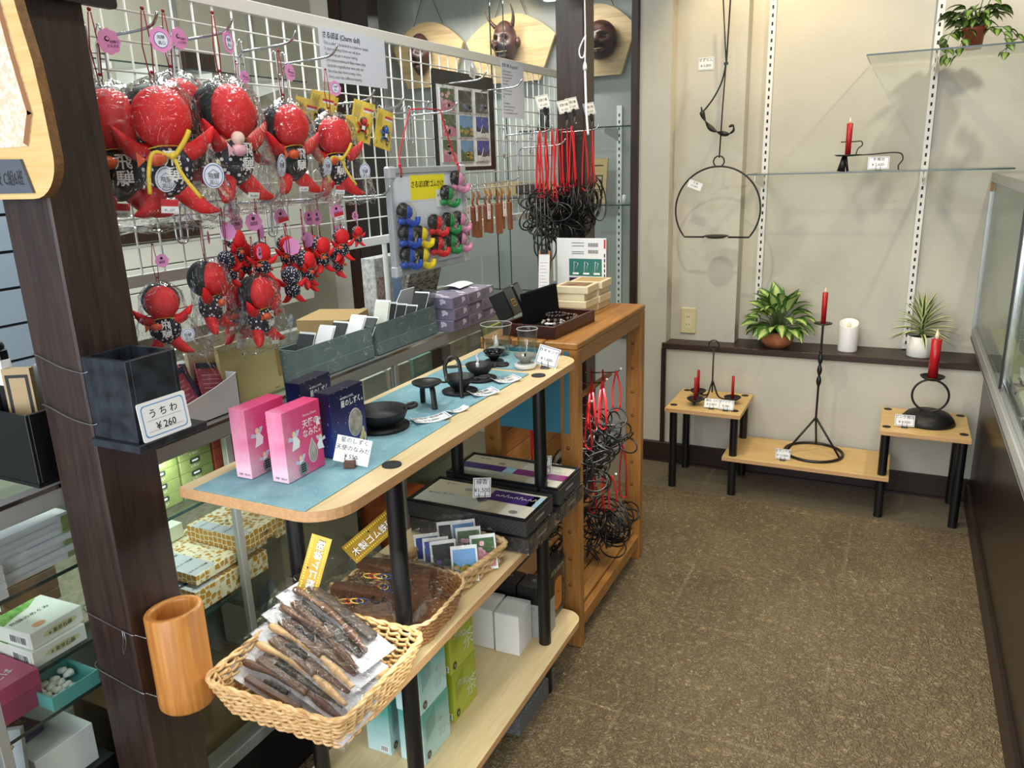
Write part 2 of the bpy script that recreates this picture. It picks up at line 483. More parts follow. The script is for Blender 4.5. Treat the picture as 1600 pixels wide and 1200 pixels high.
def tag(o, label, cat, loc=None, rz=0, group=None, rot=None):
    if loc is not None: o.location = loc
    o.rotation_euler = rot if rot else (0, 0, rz)
    o['label'] = label; o['category'] = cat
    if group: o['group'] = group
    return o
def thing(name, label, cat, loc=(0, 0, 0), rz=0, group=None, rot=None):
    o = bpy.data.objects.new(name, None); COL.objects.link(o); o.empty_display_size = 0.02
    return tag(o, label, cat, loc, rz, group, rot)
def kids(o):
    return [c for c in bpy.data.objects if c.parent == o]
def dup(root, label, loc, rz=0, group=None, rot=None, scale=None, cat=None):
    r = root.copy(); COL.objects.link(r)
    tag(r, label, cat or root['category'], loc, rz, group or root.get('group'), rot)
    if scale: r.scale = (scale, scale, scale)
    for ch in kids(root):
        c = ch.copy(); COL.objects.link(c); c.parent = r
        for g in kids(ch):
            d = g.copy(); COL.objects.link(d); d.parent = c
    return r
def rrect(x0, x1, y0, y1, r, n=6, corners=(1, 1, 1, 1)):
    """rounded rectangle outline, counter-clockwise from (x0,y0)"""
    out = []
    for (cx, cy, a0, on) in ((x0, y0, pi, corners[0]), (x1, y0, 1.5*pi, corners[1]), (x1, y1, 0, corners[2]), (x0, y1, pi/2, corners[3])):
        if not on: out.append((cx, cy)); continue
        ox = cx+r if cx == x0 else cx-r; oy = cy+r if cy == y0 else cy-r
        for k in range(n+1):
            w = a0+pi/2*k/n; out.append((ox+r*cos(w), oy+r*sin(w)))
    return out
def spline(pts, n=8, closed=False):
    P = [Vector(p) for p in pts]; m = len(P); out = []
    for i in range(m if closed else m-1):
        if closed: p0, p1, p2, p3 = P[i-1], P[i], P[(i+1) % m], P[(i+2) % m]
        else: p0, p1, p2, p3 = P[max(i-1, 0)], P[i], P[i+1], P[min(i+2, m-1)]
        for k in range(n):
            t = k/n
            out.append(0.5*((2*p1)+(p2-p0)*t+(2*p0-5*p1+4*p2-p3)*t*t+(3*p1-p0-3*p2+p3)*t**3))
    if not closed: out.append(P[-1])
    return out
# box faces as drawing frames: lettering reads upright on each
def f_front(x0, y, z0): return fr((x0, y, z0), (1, 0, 0), (0, 0, 1))      # faces -y
def f_right(x, y0, z0): return fr((x, y0, z0), (0, 1, 0), (0, 0, 1))      # faces +x
def f_top(x0, y0, z): return fr((x0, y0, z), (1, 0, 0), (0, 1, 0))
def f_topr(x0, y0, z): return fr((x0, y0, z), (0, 1, 0), (-1, 0, 0))      # top, read from +x

# ------------------------------------------------------------------ the room
mb = MB(); mb.box(-3.4, 1.7, -1.7, 4.1, -0.06, 0, M['floor']); mb.struct('floor')
mb = MB(); mb.box(-3.4, 1.7, -1.7, 4.1, 2.62, 2.70, M['ceiling']); mb.struct('ceiling')
mb = MB()
mb.box(-1.068, -0.93, 3.475, 4.05, 0, 2.62, M['plaster'])
mb.box(-0.93, 1.6, 3.475, 4.05, 0, 0.552, M['plaster'])
mb.box(-0.93, -0.635, 3.56, 4.05, 0.552, 2.62, M['plaster'])
mb.box(-0.635, 1.6, 3.655, 4.05, 0.552, 2.62, M['plaster'])
mb.struct('wall_back')
mb = MB()   # the shop window recess behind the masks
mb.box(-2.70, -1.068, 3.90, 4.05, 0, 2.62, M['wall_grey'])
mb.box(-2.70, -1.10, 3.52, 3.90, 0.0, 0.62, M['wall_grey'])
mb.box(-2.70, -1.10, 3.46, 3.90, 2.30, 2.62, M['wall_grey'])
mb.box(-1.10, -1.068, 3.53, 3.90, 0.62, 2.30, M['wall_grey'])
mb.box(-2.70, -2.64, 3.53, 3.90, 0.62, 2.30, M['wall_grey'])
mb.struct('wall_recess')
mb = MB(); mb.box(1.6, 1.7, -1.7, 4.05, 0, 2.62, M['plaster']); mb.struct('wall_right')
mb = MB()
mb.box(-2.90, -2.82, 1.85, 3.52, 0, 2.62, M['wall_beige'])
mb.box(-2.90, -2.66, 3.48, 3.56, 0, 2.62, M['plaster'])
mb.struct('wall_left')
mb = MB()
sid = plain('grey_siding', '7E8B98', 0.5)
mb.box(-2.80, -2.62, -1.7, 1.85, 0, 2.62, plain('siding_gap', '14171A', 0.8))
z = 0.0
while z < 2.6:
    mb.box(-2.62, -2.605, -1.7, 1.85, z+0.004, z+0.112, sid); z += 0.118
mb.struct('wall_left')
mb = MB()   # street side, open in the middle
mb.box(-3.4, -2.2, -1.7, -1.55, 0, 2.62, M['plaster']); mb.box(1.2, 1.7, -1.7, -1.55, 0, 2.62, M['plaster'])
mb.box(-2.2, 1.2, -1.7, -1.55, 2.45, 2.62, M['plaster']); mb.struct('wall_front')
mb = MB(); mb.box(-1.068, 1.6, 3.455, 3.475, 0, 0.093, M['base'], 0.002); mb.box(-1.068, 1.6, 3.44, 3.455, 0, 0.008, M['base']); mb.struct('baseboard_back')
mb = MB()
mb.box(-0.946, 0.34, 3.462, 3.665, 0.552, 0.580, M['ledge'], 0.003)
mb.struct('trim_1')
mb = MB(); mb.box(-0.946, -0.926, 3.458, 3.48, 0.093, 0.552, M['darkwood']); mb.struct('trim_2')
mb = MB(); mb.box(-1.10, -1.068, 3.45, 3.53, 0, 2.62, M['darkwood'], 0.002); mb.struct('trim_3')
mb = MB(); mb.box(-2.66, -2.44, 3.44, 3.53, 0, 2.62, plain('dark_column', '2B2522', 0.5)); mb.box(-2.67, -2.60, 3.43, 3.45, 0, 2.62, M['darkwood']); mb.struct('trim_4')
w = MB(); w.box(-1.80, -1.10, 3.505, 3.509, 0.64, 2.30, M['glass']); w.box(-1.803, -1.80, 3.503, 3.511, 0.64, 2.30, M['glass_edge']); w = w.struct('window_1')
q = MB(); q.box(-2.44, -1.74, 3.517, 3.521, 0.64, 2.30, M['glass']); q.box(-1.74, -1.737, 3.516, 3.522, 0.64, 2.30, M['glass_edge']); q.struct('window_2')
mb = MB(); mb.box(-2.44, -1.10, 3.49, 3.53, 0.60, 0.64, M['steel']); mb.struct('trim_5')

# two square timber posts in line with the counter
mb = MB(); mb.box(-1.165, -1.06, 0.71, 0.815, 0, 2.62, M['pillar'], 0.003); mb.struct('pillar')
mb = MB(); mb.box(-1.158, -1.053, 2.76, 2.868, 0, 2.62, M['pillar'], 0.003); mb.struct('pillar')

# ------------------------------------------------------------------ display niche on the back wall
def slot_rail(x, z0, z1, y, label):
    mb = MB(); mb.box(x-0.013, x+0.013, y-0.012, y, z0, z1, M['white_metal'])
    z = z0+0.02
    while z < z1-0.02:
        mb.box(x-0.0035, x+0.0035, y-0.0126, y-0.0118, z, z+0.014, M['ink']); z += 0.032
    return mb.thing('slotted_rail', label, 'shelf rail', group=None)
slot_rail(0.066, 0.585, 2.45, 3.653, 'white slotted shelf rail on the wall behind the white potted spiky plant')
slot_rail(-0.553, 0.585, 2.45, 3.653, 'white slotted shelf rail on the wall behind the terracotta potted plant')

def glass_shelf(x0, x1, y0, y1, z, label, brackets, cat='shelf'):
    t = thing('glass_shelf', label, cat, (x0, y0, z))
    mb = MB(); mb.box(0, x1-x0, 0, y1-y0, 0, 0.006, M['glass'])
    mb.box(0, x1-x0, -0.0008, 0, 0, 0.006, M['glass_edge']); mb.box(-0.0008, 0, 0, y1-y0, 0, 0.006, M['glass_edge']); mb.part('glass_sheet', t)
    for bx in brackets:
        b = MB(); L = y1-y0-0.012
        b.prism([(0, 0), (0, -0.022), (L, -0.06), (L, 0)], -0.0012, 0.0012, M['white_metal'])
        o = b.part('bracket', t); o.location = (bx-x0, 0, 0); o.rotation_euler = (pi/2, 0, pi/2)
    return t
glass_shelf(-0.585, 0.352, 3.40, 3.645, 1.322, 'long clear glass shelf holding the black candle holder', (-0.553, 0.066))
glass_shelf(-0.165, 0.76, 3.29, 3.645, 1.733, 'high clear glass shelf holding the trailing potted plant', (0.066, 0.70))

# socket
t = thing('wall_socket', 'ivory double power socket low on the back wall', 'socket', (-0.847, 3.56, 0.672))
mb = MB(); mb.box(-0.036, 0.036, -0.009, 0, -0.061, 0.061, plain('ivory', 'CFC49A', 0.4), 0.004); mb.part('cover_plate', t)
mb = MB(); mb.box(-0.014, 0.014, -0.0105, -0.008, -0.034, 0.034, plain('ivory_light', 'DAD0AA', 0.4))
for zz in (-0.018, 0.018):
    for xx in (-0.006, 0.005): mb.box(xx-0.0012, xx+0.0012, -0.0112, -0.0104, zz-0.004, zz+0.005, M['ink'])
mb.part('socket', t)

# price card on a little stand; faces -y in local space, its foot at the origin
def card(label, loc, rz=0, w=0.06, h=0.04, lines=('かんざし', '¥ 1,800-'), tilt=0.2, border='ink_blue', stand='steel_dark', paper='paper', roll=0, cat='price card', ts=0.3, block=False, inset=0.0025, bt=0.0012):
    t = thing('price_card', label, cat, loc, rz)
    mb = MB(); mb.at(TR(0, 0, 0.006) @ Matrix.Rotation(-tilt, 4, 'X') @ Matrix.Rotation(roll, 4, 'Y') @ fr((-w/2, 0, 0), (1, 0, 0), (0, 0, 1)))
    mb.prism([(0, 0), (w, 0), (w, h), (0, h)], -0.0005, 0, M[paper])
    if border: mb.frame2(inset, inset, w-2*inset, h-2*inset, bt, M[border])
    n = len(lines)
    for i, ln in enumerate(lines):
        mb.text(ln, w/2, h*(1-(i+0.72)/(n+0.35)), h*ts, M['ink'], al='c')
    mb.part('card', t)
    if stand:
        s = MB()
        if block: s.box(-0.010, 0.010, -0.008, 0.010, 0, 0.012, M['stand_wood'], 0.001)
        else: s.box(-0.011, 0.011, -0.009, 0.012, 0, 0.003, M[stand])
        for xx in (-0.008, 0.008): s.tube([(xx, 0.006, 0.002), (xx, -0.004, 0.004), (xx, -0.002, 0.018)], 0.0008, M[stand], 5)
        s.part('card_stand', t)
    return t
M['stand_wood'] = plain('brown_card_foot', '5A3B2A', 0.5)

# black iron ring hanger
t = thing('hanging_ring_candle_holder', 'large black iron ring candle holder hanging on the back wall', 'candle holder', (-0.706, 3.42, 1.40))
mb = MB(); rg = 0.178
pts = [(rg*sin(a), 0, -0.038-rg+rg*cos(a)) for a in [(-130+260*k/60)*pi/180 for k in range(61)]]
pts = [(-0.05, 0, pts[0][2])]+pts+[(0.05, 0, pts[-1][2])]
mb.tube(pts, 0.0038, M['iron'], 8); mb.part('ring', t)
mb = MB(); mb.tube([(0.022*cos(a), 0, -0.018+0.022*sin(a)) for a in [2*pi*k/24 for k in range(24)]], 0.0032, M['iron'], 6, closed=True); mb.part('hanging_eye', t)
mb = MB(); mb.lathe([(0, 0), (0.035, 0), (0.05, 0.008), (0.052, 0.011), (0.048, 0.010), (0.033, 0.004), (0, 0.003)], M['iron'], 28, (0, 0, pts[0][2]-0.004)); mb.part('candle_dish', t)
t = thing('wrought_iron_hook', 'black twisted iron wall hook with two long rods above the ring', 'wall hook', (-0.706, 3.47, 1.40))
mb = MB()
mb.tube(spline([(0.012, 0, 0.62), (0.006, 0, 0.40), (0.004, 0, 0.37), (-0.01, 0, 0.30), (-0.04, 0, 0.24), (-0.075, 0, 0.195), (-0.088, 0, 0.188)], 6), 0.0035, M['iron'], 6)
mb.tube([(-0.018, 0, 0.62), (0.004, 0, 0.37), (0.001, -0.02, 0.2), (0, -0.045, -0.004)], 0.003, M['iron'], 6)
mb.box(-0.004, 0.012, -0.006, 0.006, 0.362, 0.372, M['iron']); mb.part('rod', t)
mb = MB(); P = spline([(-0.092, 0, 0.205), (-0.082, 0, 0.165), (-0.05, -0.012, 0.12), (-0.01, -0.024, 0.098), (0.03, -0.034, 0.09), (0.052, -0.04, 0.102), (0.05, -0.042, 0.122), (0.034, -0.042, 0.118)], 10)
n = len(P); rr = []
for i in range(n):
    f = i/(n-1); rr.append(0.0034+0.0120*abs(sin(f*pi*5))*(1 if 0.08 < f < 0.6 else 0.25))
mb.tube(P, rr, M['iron'], 8, flat=0.7); mb.part('hook', t)
def wallcard(name, label, loc, w, h, lines, rz=0, ry=0, border='ink', ts=0.3, cat='price card'):
    mb = MB(); mb.at(Matrix.Rotation(ry, 4, 'Y') @ fr((0, 0, 0), (1, 0, 0), (0, 0, 1)))
    mb.prism([(0, 0), (w, 0), (w, h), (0, h)], 0, 0.0008, M['paper'])
    mb.at(mb.M @ Matrix.Translation((0, 0, 0.0008)))
    if border: mb.frame2(0.003, 0.003, w-0.006, h-0.006, 0.0008, M[border])
    for i, ln in enumerate(lines): mb.text(ln, w/2, h*(1-(i+0.75)/(len(lines)+0.35)), h*ts, M['ink_soft'], al='c')
    return mb.thing(name, label, cat, loc, rz)
wallcard('price_card', 'white price card pinned flat on the wall above the iron ring', (-0.838, 3.5585, 1.757), 0.068, 0.05, ['すずらん', '¥ 5,800'])
wallcard('price_card', 'white price tag clipped to the iron ring at upper left', (-0.834, 3.408, 1.283), 0.06, 0.032, ['月 輪', '¥ 4,800-'], 0, 0.35, None)

# red tapered candle with a pale wick flame; origin at its base
def candle(label, loc, r, h, r2=None, flame=True, group=None):
    t = thing('red_candle', label, 'candle', loc, group=group)
    mb = MB(); r2 = r2 or r
    mb.lathe([(0, 0), (r, 0), (r2, h), (r2*0.85, h+0.001), (0, h+0.0005)], M['wax_red'], 20); mb.part('wax', t)
    if flame:
        mb = MB(); mb.lathe([(0, 0), (r*0.38, 0.002), (r*0.45, r*0.9), (r*0.2, r*1.7), (0, r*2.4)], M['flame'], 12, (0, 0, h)); mb.part('wick_flame', t)
    return t

# mid glass shelf: holder
t = thing('chamber_candlestick', 'black iron candle holder with bent handle on the long glass shelf', 'candle holder', (-0.212, 3.45, 1.328))
mb = MB(); mb.tube([(-0.02, 0, 0), (-0.012, 0, 0.058)], [0.016, 0.008], M['iron'], 10); mb.tube([(0.004, 0, 0), (-0.006, 0, 0.058)], 0.005, M['iron'], 8); mb.part('foot', t)
mb = MB(); mb.lathe([(0, 0.056), (0.04, 0.058), (0.05, 0.064), (0.045, 0.062), (0, 0.06)], M['iron'], 24); mb.part('drip_tray', t)
mb = MB(); mb.tube(spline([(0.04, -0.002, 0.061), (0.09, -0.004, 0.062), (0.15, -0.006, 0.066), (0.188, -0.008, 0.062), (0.197, -0.008, 0.040), (0.184, -0.008, 0.018), (0.186, -0.008, 0.001)], 8), 0.0028, M['iron'], 6); mb.part('handle', t)
mb = MB(); mb.tube(spline([(0.03, 0, 0.064), (0.036, 0, 0.085), (0.05, 0, 0.098), (0.045, 0, 0.112), (0.02, 0, 0.112), (-0.028, 0, 0.112)], 8), 0.0025, M['iron'], 6); mb.part('candle_clip', t)
candle('red candle standing in the holder on the long glass shelf', (-0.212, 3.45, 1.3885), 0.0105, 0.12, 0.0115)
card('small white price card on the long glass shelf', (-0.098, 3.43, 1.328), 0.0, 0.075, 0.047, ['手燭台', '¥ 2,600-'])

# tall floor candle stand on the low board
ZB = 0.178; ZT = 0.376
t = thing('tall_iron_candle_stand', 'tall black twisted iron candle stand with ring base', 'candle stand', (-0.245, 3.325, ZB))
mb = MB(); mb.tube([(0.115*cos(a), 0.115*sin(a), 0.006) for a in [2*pi*k/48 for k in range(48)]], 0.006, M['iron'], 8, closed=True)
for a in (200, 340, 90): mb.tube([(0.112*cos(R(a)), 0.112*sin(R(a)), 0.008), (0, 0, 0.16)], 0.0045, M['iron'], 6)
mb.part('ring_base', t)
mb = MB(); P = [(0, 0, 0.155+0.40*k/60) for k in range(61)]
mb.tube(P, [0.0045+(0.0058*abs(sin((k/60-0.35)*pi*5/0.35*0.6)) if 0.35 < k/60 < 0.72 else 0) for k in range(61)], M['iron'], 8); mb.part('shaft', t)
mb = MB(); mb.lathe([(0, 0.552), (0.012, 0.553), (0.034, 0.559), (0.036, 0.562), (0, 0.560)], M['iron'], 24); mb.part('candle_plate', t)
candle('red taper candle on top of the tall iron stand', (-0.245, 3.325, ZB+0.5605), 0.0095, 0.125, 0.011)
card('white price card on the low board beside the ring base', (-0.352, 3.195, ZB), 0.05, 0.058, 0.042, ['スタンド大', '¥ 12,000-'])

# three-armed candelabra on the left display table
t = thing('three_arm_candelabra', 'black iron three-armed candelabra with ring handle', 'candelabra', (-0.667, 3.27, ZT))
mb = MB(); mb.tube([(0, 0, 0.045), (0, 0, 0.235)], 0.0035, M['iron'], 6); mb.tube([(0.021*cos(a), 0, 0.255+0.021*sin(a)) for a in [2*pi*k/24 for k in range(24)]], 0.0028, M['iron'], 6, closed=True); mb.part('ring_handle', t)
ARM = [(-0.058, -0.062), (-0.075, 0.065), (0.085, 0.012)]
for (ax, ay) in ARM:
    mb = MB(); mb.tube(spline([(0, 0, 0.10), (ax*0.12, ay*0.12, 0.07), (ax*0.3, ay*0.3, 0.03), (ax*0.6, ay*0.6, 0.018), (ax, ay, 0.02)], 6), 0.0035, M['iron'], 6)
    mb.lathe([(0, 0.014), (0.02, 0.016), (0.034, 0.026), (0.036, 0.03), (0.030, 0.025), (0, 0.021)], M['iron'], 24, (ax, ay, 0))
    mb.ball((ax*1.05, ay*1.05, 0.007), 0.007, M['iron'], 10, 6); mb.part('arm', t)
for (ax, ay), nm in zip(ARM, ('front', 'rear left', 'right')):
    candle('thin red candle on the %s arm of the black candelabra' % nm, (-0.667+ax, 3.27+ay, ZT+0.0215), 0.0062, 0.10, flame=False, group='candelabra candles')
card('white price card on the left display table, left of two overlapping', (-0.648, 3.175, ZT), 0.1, 0.062, 0.042, ['燭台 三灯', '¥ 9,800-'], 0.75, None)
card('white price card on the left display table, right of two overlapping', (-0.588, 3.168, ZT), -0.05, 0.062, 0.042, ['ローソク 小', '¥ 380-'], 0.6)

# ring holder on a dome
t = thing('ring_candle_holder', 'black iron ring candle holder on a rounded dome foot', 'candle holder', (0.163, 3.285, ZT))
mb = MB(); mb.lathe([(0, 0), (0.092, 0), (0.097, 0.006), (0.09, 0.022), (0.076, 0.038), (0.055, 0.047), (0, 0.049)], M['iron_cast'], 36); mb.part('dome_foot', t)
mb = MB(); mb.tube([(0.063*cos(a), 0, 0.110+0.063*sin(a)) for a in [2*pi*k/40 for k in range(40)]], 0.0042, M['iron'], 8, closed=True); mb.part('ring', t)
mb = MB(); mb.lathe([(0, 0.171), (0.024, 0.173), (0.041, 0.184), (0.044, 0.189), (0.038, 0.184), (0.02, 0.178), (0, 0.177)], M['iron'], 28); mb.part('candle_cup', t)
candle('thick bright red candle on the ring holder at the right', (0.163, 3.285, ZT+0.1775), 0.0175, 0.155, 0.0185)
card('white price card on the right display table beside the dome foot', (0.083, 3.19, ZT), 0.05, 0.068, 0.044, ['リング燭台', '¥ 4,500-'])

# stepped display stand
t = thing('stepped_display_stand', 'stepped display stand with two small tables and a low board on black legs', 'display stand', (0, 0, 0))
for x0, x1 in ((-0.835, -0.520), (0.0, 0.305)):
    mb = MB(); mb.box(x0, x1, 3.125, 3.445, ZT-0.018, ZT, M['oak'], 0.001); mb.box(x0, x1, 3.1244, 3.125, ZT-0.017, ZT-0.001, M['oak_edge']); mb.part('tabletop', t)
mb = MB(); mb.box(-0.592, 0.048, 3.150, 3.445, ZB-0.018, ZB, M['oak'], 0.001); mb.box(-0.592, 0.048, 3.1494, 3.150, ZB-0.017, ZB-0.001, M['oak_edge']); mb.part('low_board', t)
def leg(x, y, segs):
    mb = MB()
    for a, b in segs: mb.cyl((x, y, a), (x, y, b), 0.0165, M['black'], 20)
    return mb.part('leg', t)
for x, low in ((-0.810, 0), (-0.552, 1), (0.022, 1), (0.283, 0)):
    for y in (3.180, 3.418):
        leg(x, y, [(0, ZB-0.018), (ZB, ZT-0.018)] if low else [(0, ZT-0.018)])
        mb = MB(); mb.cyl((x, y, ZT), (x, y, ZT+0.0012), 0.0155, M['rubber'], 20); mb.part('leg_cap', t)

# ------------------------------------------------------------------ plants and LED candle on the ledge
def leaf(mb, base, d, L, w, mat, droop=0.5, nseg=7, fold=0.25, twist=0.0, power=1.0):
    d = Vector(d).normalized(); pts = []; p = Vector(base); dirv = d.copy()
    for i in range(nseg+1):
        pts.append((p.copy(), dirv.copy())); dirv = (dirv+Vector((0, 0, -droop/nseg))).normalized(); p = p+dirv*(L/nseg)
    vs = []; fs = []; at = []
    for i, (q, dv) in enumerate(pts):
        f = i/nseg; ww = w*(sin(pi*min(1, f**0.75*0.97+0.03))**power)+0.0006
        side = dv.cross(Vector((0, 0, 1)))
        if side.length < 1e-3: side = Vector((1, 0, 0))
        side.normalize(); up = side.cross(dv).normalized()
        side = (side*cos(twist)+up*sin(twist)).normalized(); up = side.cross(dv).normalized()
        for k, a in ((-1, 1), (-0.5, 0.5), (0, 0), (0.5, 0.5), (1, 1)):
            vs.append(q+side*(k*ww*0.5)+up*(abs(k)*ww*fold*0.5)); at.append(a)
    for i in range(nseg):
        for k in range(4):
            a = i*5+k; fs.append((a, a+1, a+6, a+5))
    mb.add(vs, fs, mat, True, at)
def clampy(mb, lim):
    mb.v = [(v[0], v[1] if v[1] < lim*0.6 else lim*0.6+(lim*0.4)*math.tanh((v[1]-lim*0.6)/(lim*0.4)), v[2]) for v in mb.v]
rnd = random.Random(5)
t = thing('potted_aglaonema', 'leafy variegated green plant in a round terracotta pot on the ledge', 'potted plant', (-0.448, 3.545, 0.580))
mb = MB(); mb.lathe([(0, 0), (0.045, 0), (0.066, 0.022), (0.071, 0.042), (0.066, 0.062), (0.058, 0.072), (0.055, 0.070), (0.060, 0.055), (0, 0.055)], M['terracotta'], 32); mb.part('pot', t)
mb = MB(); mb.lathe([(0, 0.062), (0.058, 0.06)], M['soil'], 20); mb.part('soil', t)
mb = MB(); st = MB()
for i in range(58):
    a = rnd.uniform(0, 2*pi); el = rnd.uniform(-0.15, 1.35); rad = 0.03+0.10*cos(max(el, 0))*rnd.uniform(0.5, 1)
    b = Vector((cos(a)*rad*0.75, sin(a)*rad*0.42, 0.085+0.12*max(0, sin(el))*rnd.uniform(0.6, 1.1)))
    st.tube([(0.01*cos(a), 0.01*sin(a), 0.06), b*0.6+Vector((0, 0, 0.04)), b], 0.0016, M['stem'], 4)
    leaf(mb, b, (cos(a)*cos(el)*1.1, sin(a)*cos(el)*0.8-0.12, sin(el)*0.8+0.1), rnd.uniform(0.075, 0.115), rnd.uniform(0.046, 0.062), M['leaf_agla'], rnd.uniform(0.6, 1.5), twist=rnd.uniform(-0.5, 0.5))
clampy(mb, 0.098); mb.part('foliage', t); st.part('stems', t)
t = thing('potted_dracaena', 'spiky long-leaved plant in a white cylinder pot on the ledge', 'potted plant', (0.118, 3.545, 0.580))
mb = MB(); mb.lathe([(0, 0), (0.046, 0), (0.049, 0.004), (0.052, 0.086), (0.048, 0.086), (0.047, 0.074), (0, 0.074)], M['potwhite'], 32); mb.part('pot', t)
mb = MB(); mb.lathe([(0, 0.079), (0.047, 0.077)], M['soil'], 20); mb.part('soil', t)
mb = MB()
for i in range(44):
    a = i*2.399+rnd.uniform(-0.2, 0.2); f = i/44; el = 0.15+1.25*f
    leaf(mb, (0, 0, 0.085+0.07*f), (cos(a)*cos(el), sin(a)*cos(el)*0.7, sin(el)), rnd.uniform(0.12, 0.155)*(1-0.12*f), 0.016, M['leaf_drac'], 0.95-0.5*f, 9, 0.5, power=0.8)
clampy(mb, 0.098); mb.part('foliage', t)
mb = MB(); mb.tube([(0, 0, 0.075), (0, 0, 0.16)], [0.009, 0.006], M['stem'], 8); mb.part('stem', t)
t = thing('led_pillar_candle', 'white pillar candle with a scooped top on the dark ledge', 'candle', (-0.158, 3.555, 0.580))
mb = MB()
def scoop(p):
    if p.z > 0.08: p = Vector((p.x, p.y, p.z+p.y*0.35))
    return p
mb.lathe([(0, 0), (0.0385, 0), (0.039, 0.003), (0.039, 0.118), (0.0375, 0.122), (0.035, 0.12), (0.032, 0.108), (0, 0.100)], M['wax_white'], 36, warp=scoop); mb.part('wax', t)
mb = MB(); mb.lathe([(0, 0), (0.006, 0.002), (0.009, 0.012), (0.004, 0.022), (0, 0.026)], M['flame'], 12, (0, 0, 0.100)); mb.part('flame', t)
t = thing('potted_pothos', 'trailing variegated plant in a brown pot on the high glass shelf', 'potted plant', (0.172, 3.425, 1.739))
mb = MB(); mb.lathe([(0, 0), (0.030, 0), (0.036, 0.06), (0.040, 0.061), (0.041, 0.073), (0.036, 0.073), (0.035, 0.06), (0, 0.06)], M['potbrown'], 28); mb.part('pot', t)
mb = MB(); mb.lathe([(0, 0.066), (0.037, 0.065)], M['soil'], 20); mb.part('soil', t)
mb = MB(); st = MB()
for i in range(52):
    a = rnd.uniform(0, 2*pi); el = rnd.uniform(0.0, 1.3); rad = rnd.uniform(0.02, 0.085)*cos(el*0.6)
    b = Vector((cos(a)*rad, sin(a)*rad*0.7, 0.085+0.065*sin(el)*rnd.uniform(0.5, 1.2)))
    st.tube([(0, 0, 0.066), b], 0.0014, M['stem'], 4)
    leaf(mb, b, (cos(a), sin(a)*0.8-0.2, rnd.uniform(-0.1, 0.6)), rnd.uniform(0.045, 0.065), rnd.uniform(0.028, 0.04), M['leaf_pothos'], 1.1, twist=rnd.uniform(-0.4, 0.4))
for path in ([(-0.02, -0.02, 0.07), (-0.07, -0.05, 0.06), (-0.085, -0.09, 0.0), (-0.075, -0.125, -0.04)], [(-0.03, -0.01, 0.07), (-0.09, -0.02, 0.05), (-0.10, -0.04, 0.01)], [(0.02, -0.02, 0.07), (0.08, -0.05, 0.05), (0.10, -0.08, -0.0), (0.095, -0.13, -0.035)], [(0.03, 0, 0.07), (0.10, -0.02, 0.06), (0.135, -0.03, 0.02)], [(-0.01, -0.03, 0.07), (-0.03, -0.06, 0.04), (-0.05, -0.14, -0.03)]):
    P = spline(path, 5); st.tube(P, 0.0014, M['stem'], 4)
    for k in range(2, len(P), 2):
        a = rnd.uniform(0, 2*pi); leaf(mb, P[k], (cos(a), -0.5+0.4*sin(a), -0.3), 0.042, 0.028, M['leaf_pothos'], 1.0, twist=rnd.uniform(-0.5, 0.5))
mb.part('foliage', t); st.part('stems', t)

# ------------------------------------------------------------------ glazed display case along the right
t = thing('glass_display_case', 'long glass display case with dark base along the right side', 'display case', (0, 0, 0))
Y0, Y1 = 0.3, 3.64
mb = MB(); mb.box(0.335, 0.36, Y0, Y1-0.2, 0, 0.085, M['base'], 0.002); mb.box(0.347, 0.95, Y0, Y1-0.2, 0.085, 0.64, M['casebase']); mb.part('base_cabinet', t)
mb = MB(); mb.box(0.302, 0.36, Y0, Y1, 0.64, 0.692, M['steel'], 0.002)
for k in range(3): mb.box(0.306+k*0.016, 0.310+k*0.016, Y0, Y1, 0.692, 0.700, M['steel'])
mb.box(0.30, 0.306, Y0, Y1, 0.650, 0.656, M['steel_dark']); mb.part('door_track', t)
mb = MB(); mb.box(0.36, 0.95, Y0, Y1, 0.66, 0.695, plain('case_floor', 'D9D9B6', 0.5)); mb.part('case_floor', t)
mb = MB(); mb.box(0.302, 0.95, Y0, Y1, 1.272, 1.308, M['steel'], 0.002); mb.part('top_frame', t)
mb = MB(); mb.box(0.302, 0.314, Y1-0.012, Y1, 0.692, 1.272, M['steel']); mb.box(0.302, 0.312, Y1-0.014, Y1-0.012, 1.235, 1.272, plain('amber_tape', 'A57A3A', 0.5)); mb.part('corner_post', t)
for nm, x, a, b in (('sliding_glass_door', 0.310, 2.66, Y1-0.013), ('sliding_glass_door', 0.326, Y0, 2.69)):
    mb = MB(); mb.box(x, x+0.005, a, b, 0.70, 1.272, M['glass']); mb.box(x-0.001, x+0.006, a-0.004, a, 0.70, 1.272, M['black']); mb.box(x-0.001, x+0.006, b, b+0.004, 0.70, 1.272, M['black'] if b < 3 else M['steel'])
    if b < 3: mb.box(x-0.003, x-0.001, a, b+0.006, 0.70, 0.716, M['chrome'])
    o = mb.part(nm, t)
    if b < 3:
        mb = MB(); mb.box(x-0.004, x+0.009, b-0.004, b+0.007, 0.70, 1.272, M['chrome']); mb.part('door_stile', o)
mb = MB(); mb.box(0.93, 0.95, Y0, Y1, 0.695, 1.272, plain('case_back', 'B9BFB2', 0.4)); mb.part('back_panel', t)
for zz in (0.93, 1.11):
    mb = MB(); mb.box(0.52, 0.93, Y0, 2.95, zz, zz+0.006, M['glass']); mb.box(0.519, 0.52, Y0, 2.95, zz, zz+0.006, M['glass_edge']); mb.part('glass_shelf', t)
grey = plain('grey_gift_box', '8C9696', 0.6)
k = 0
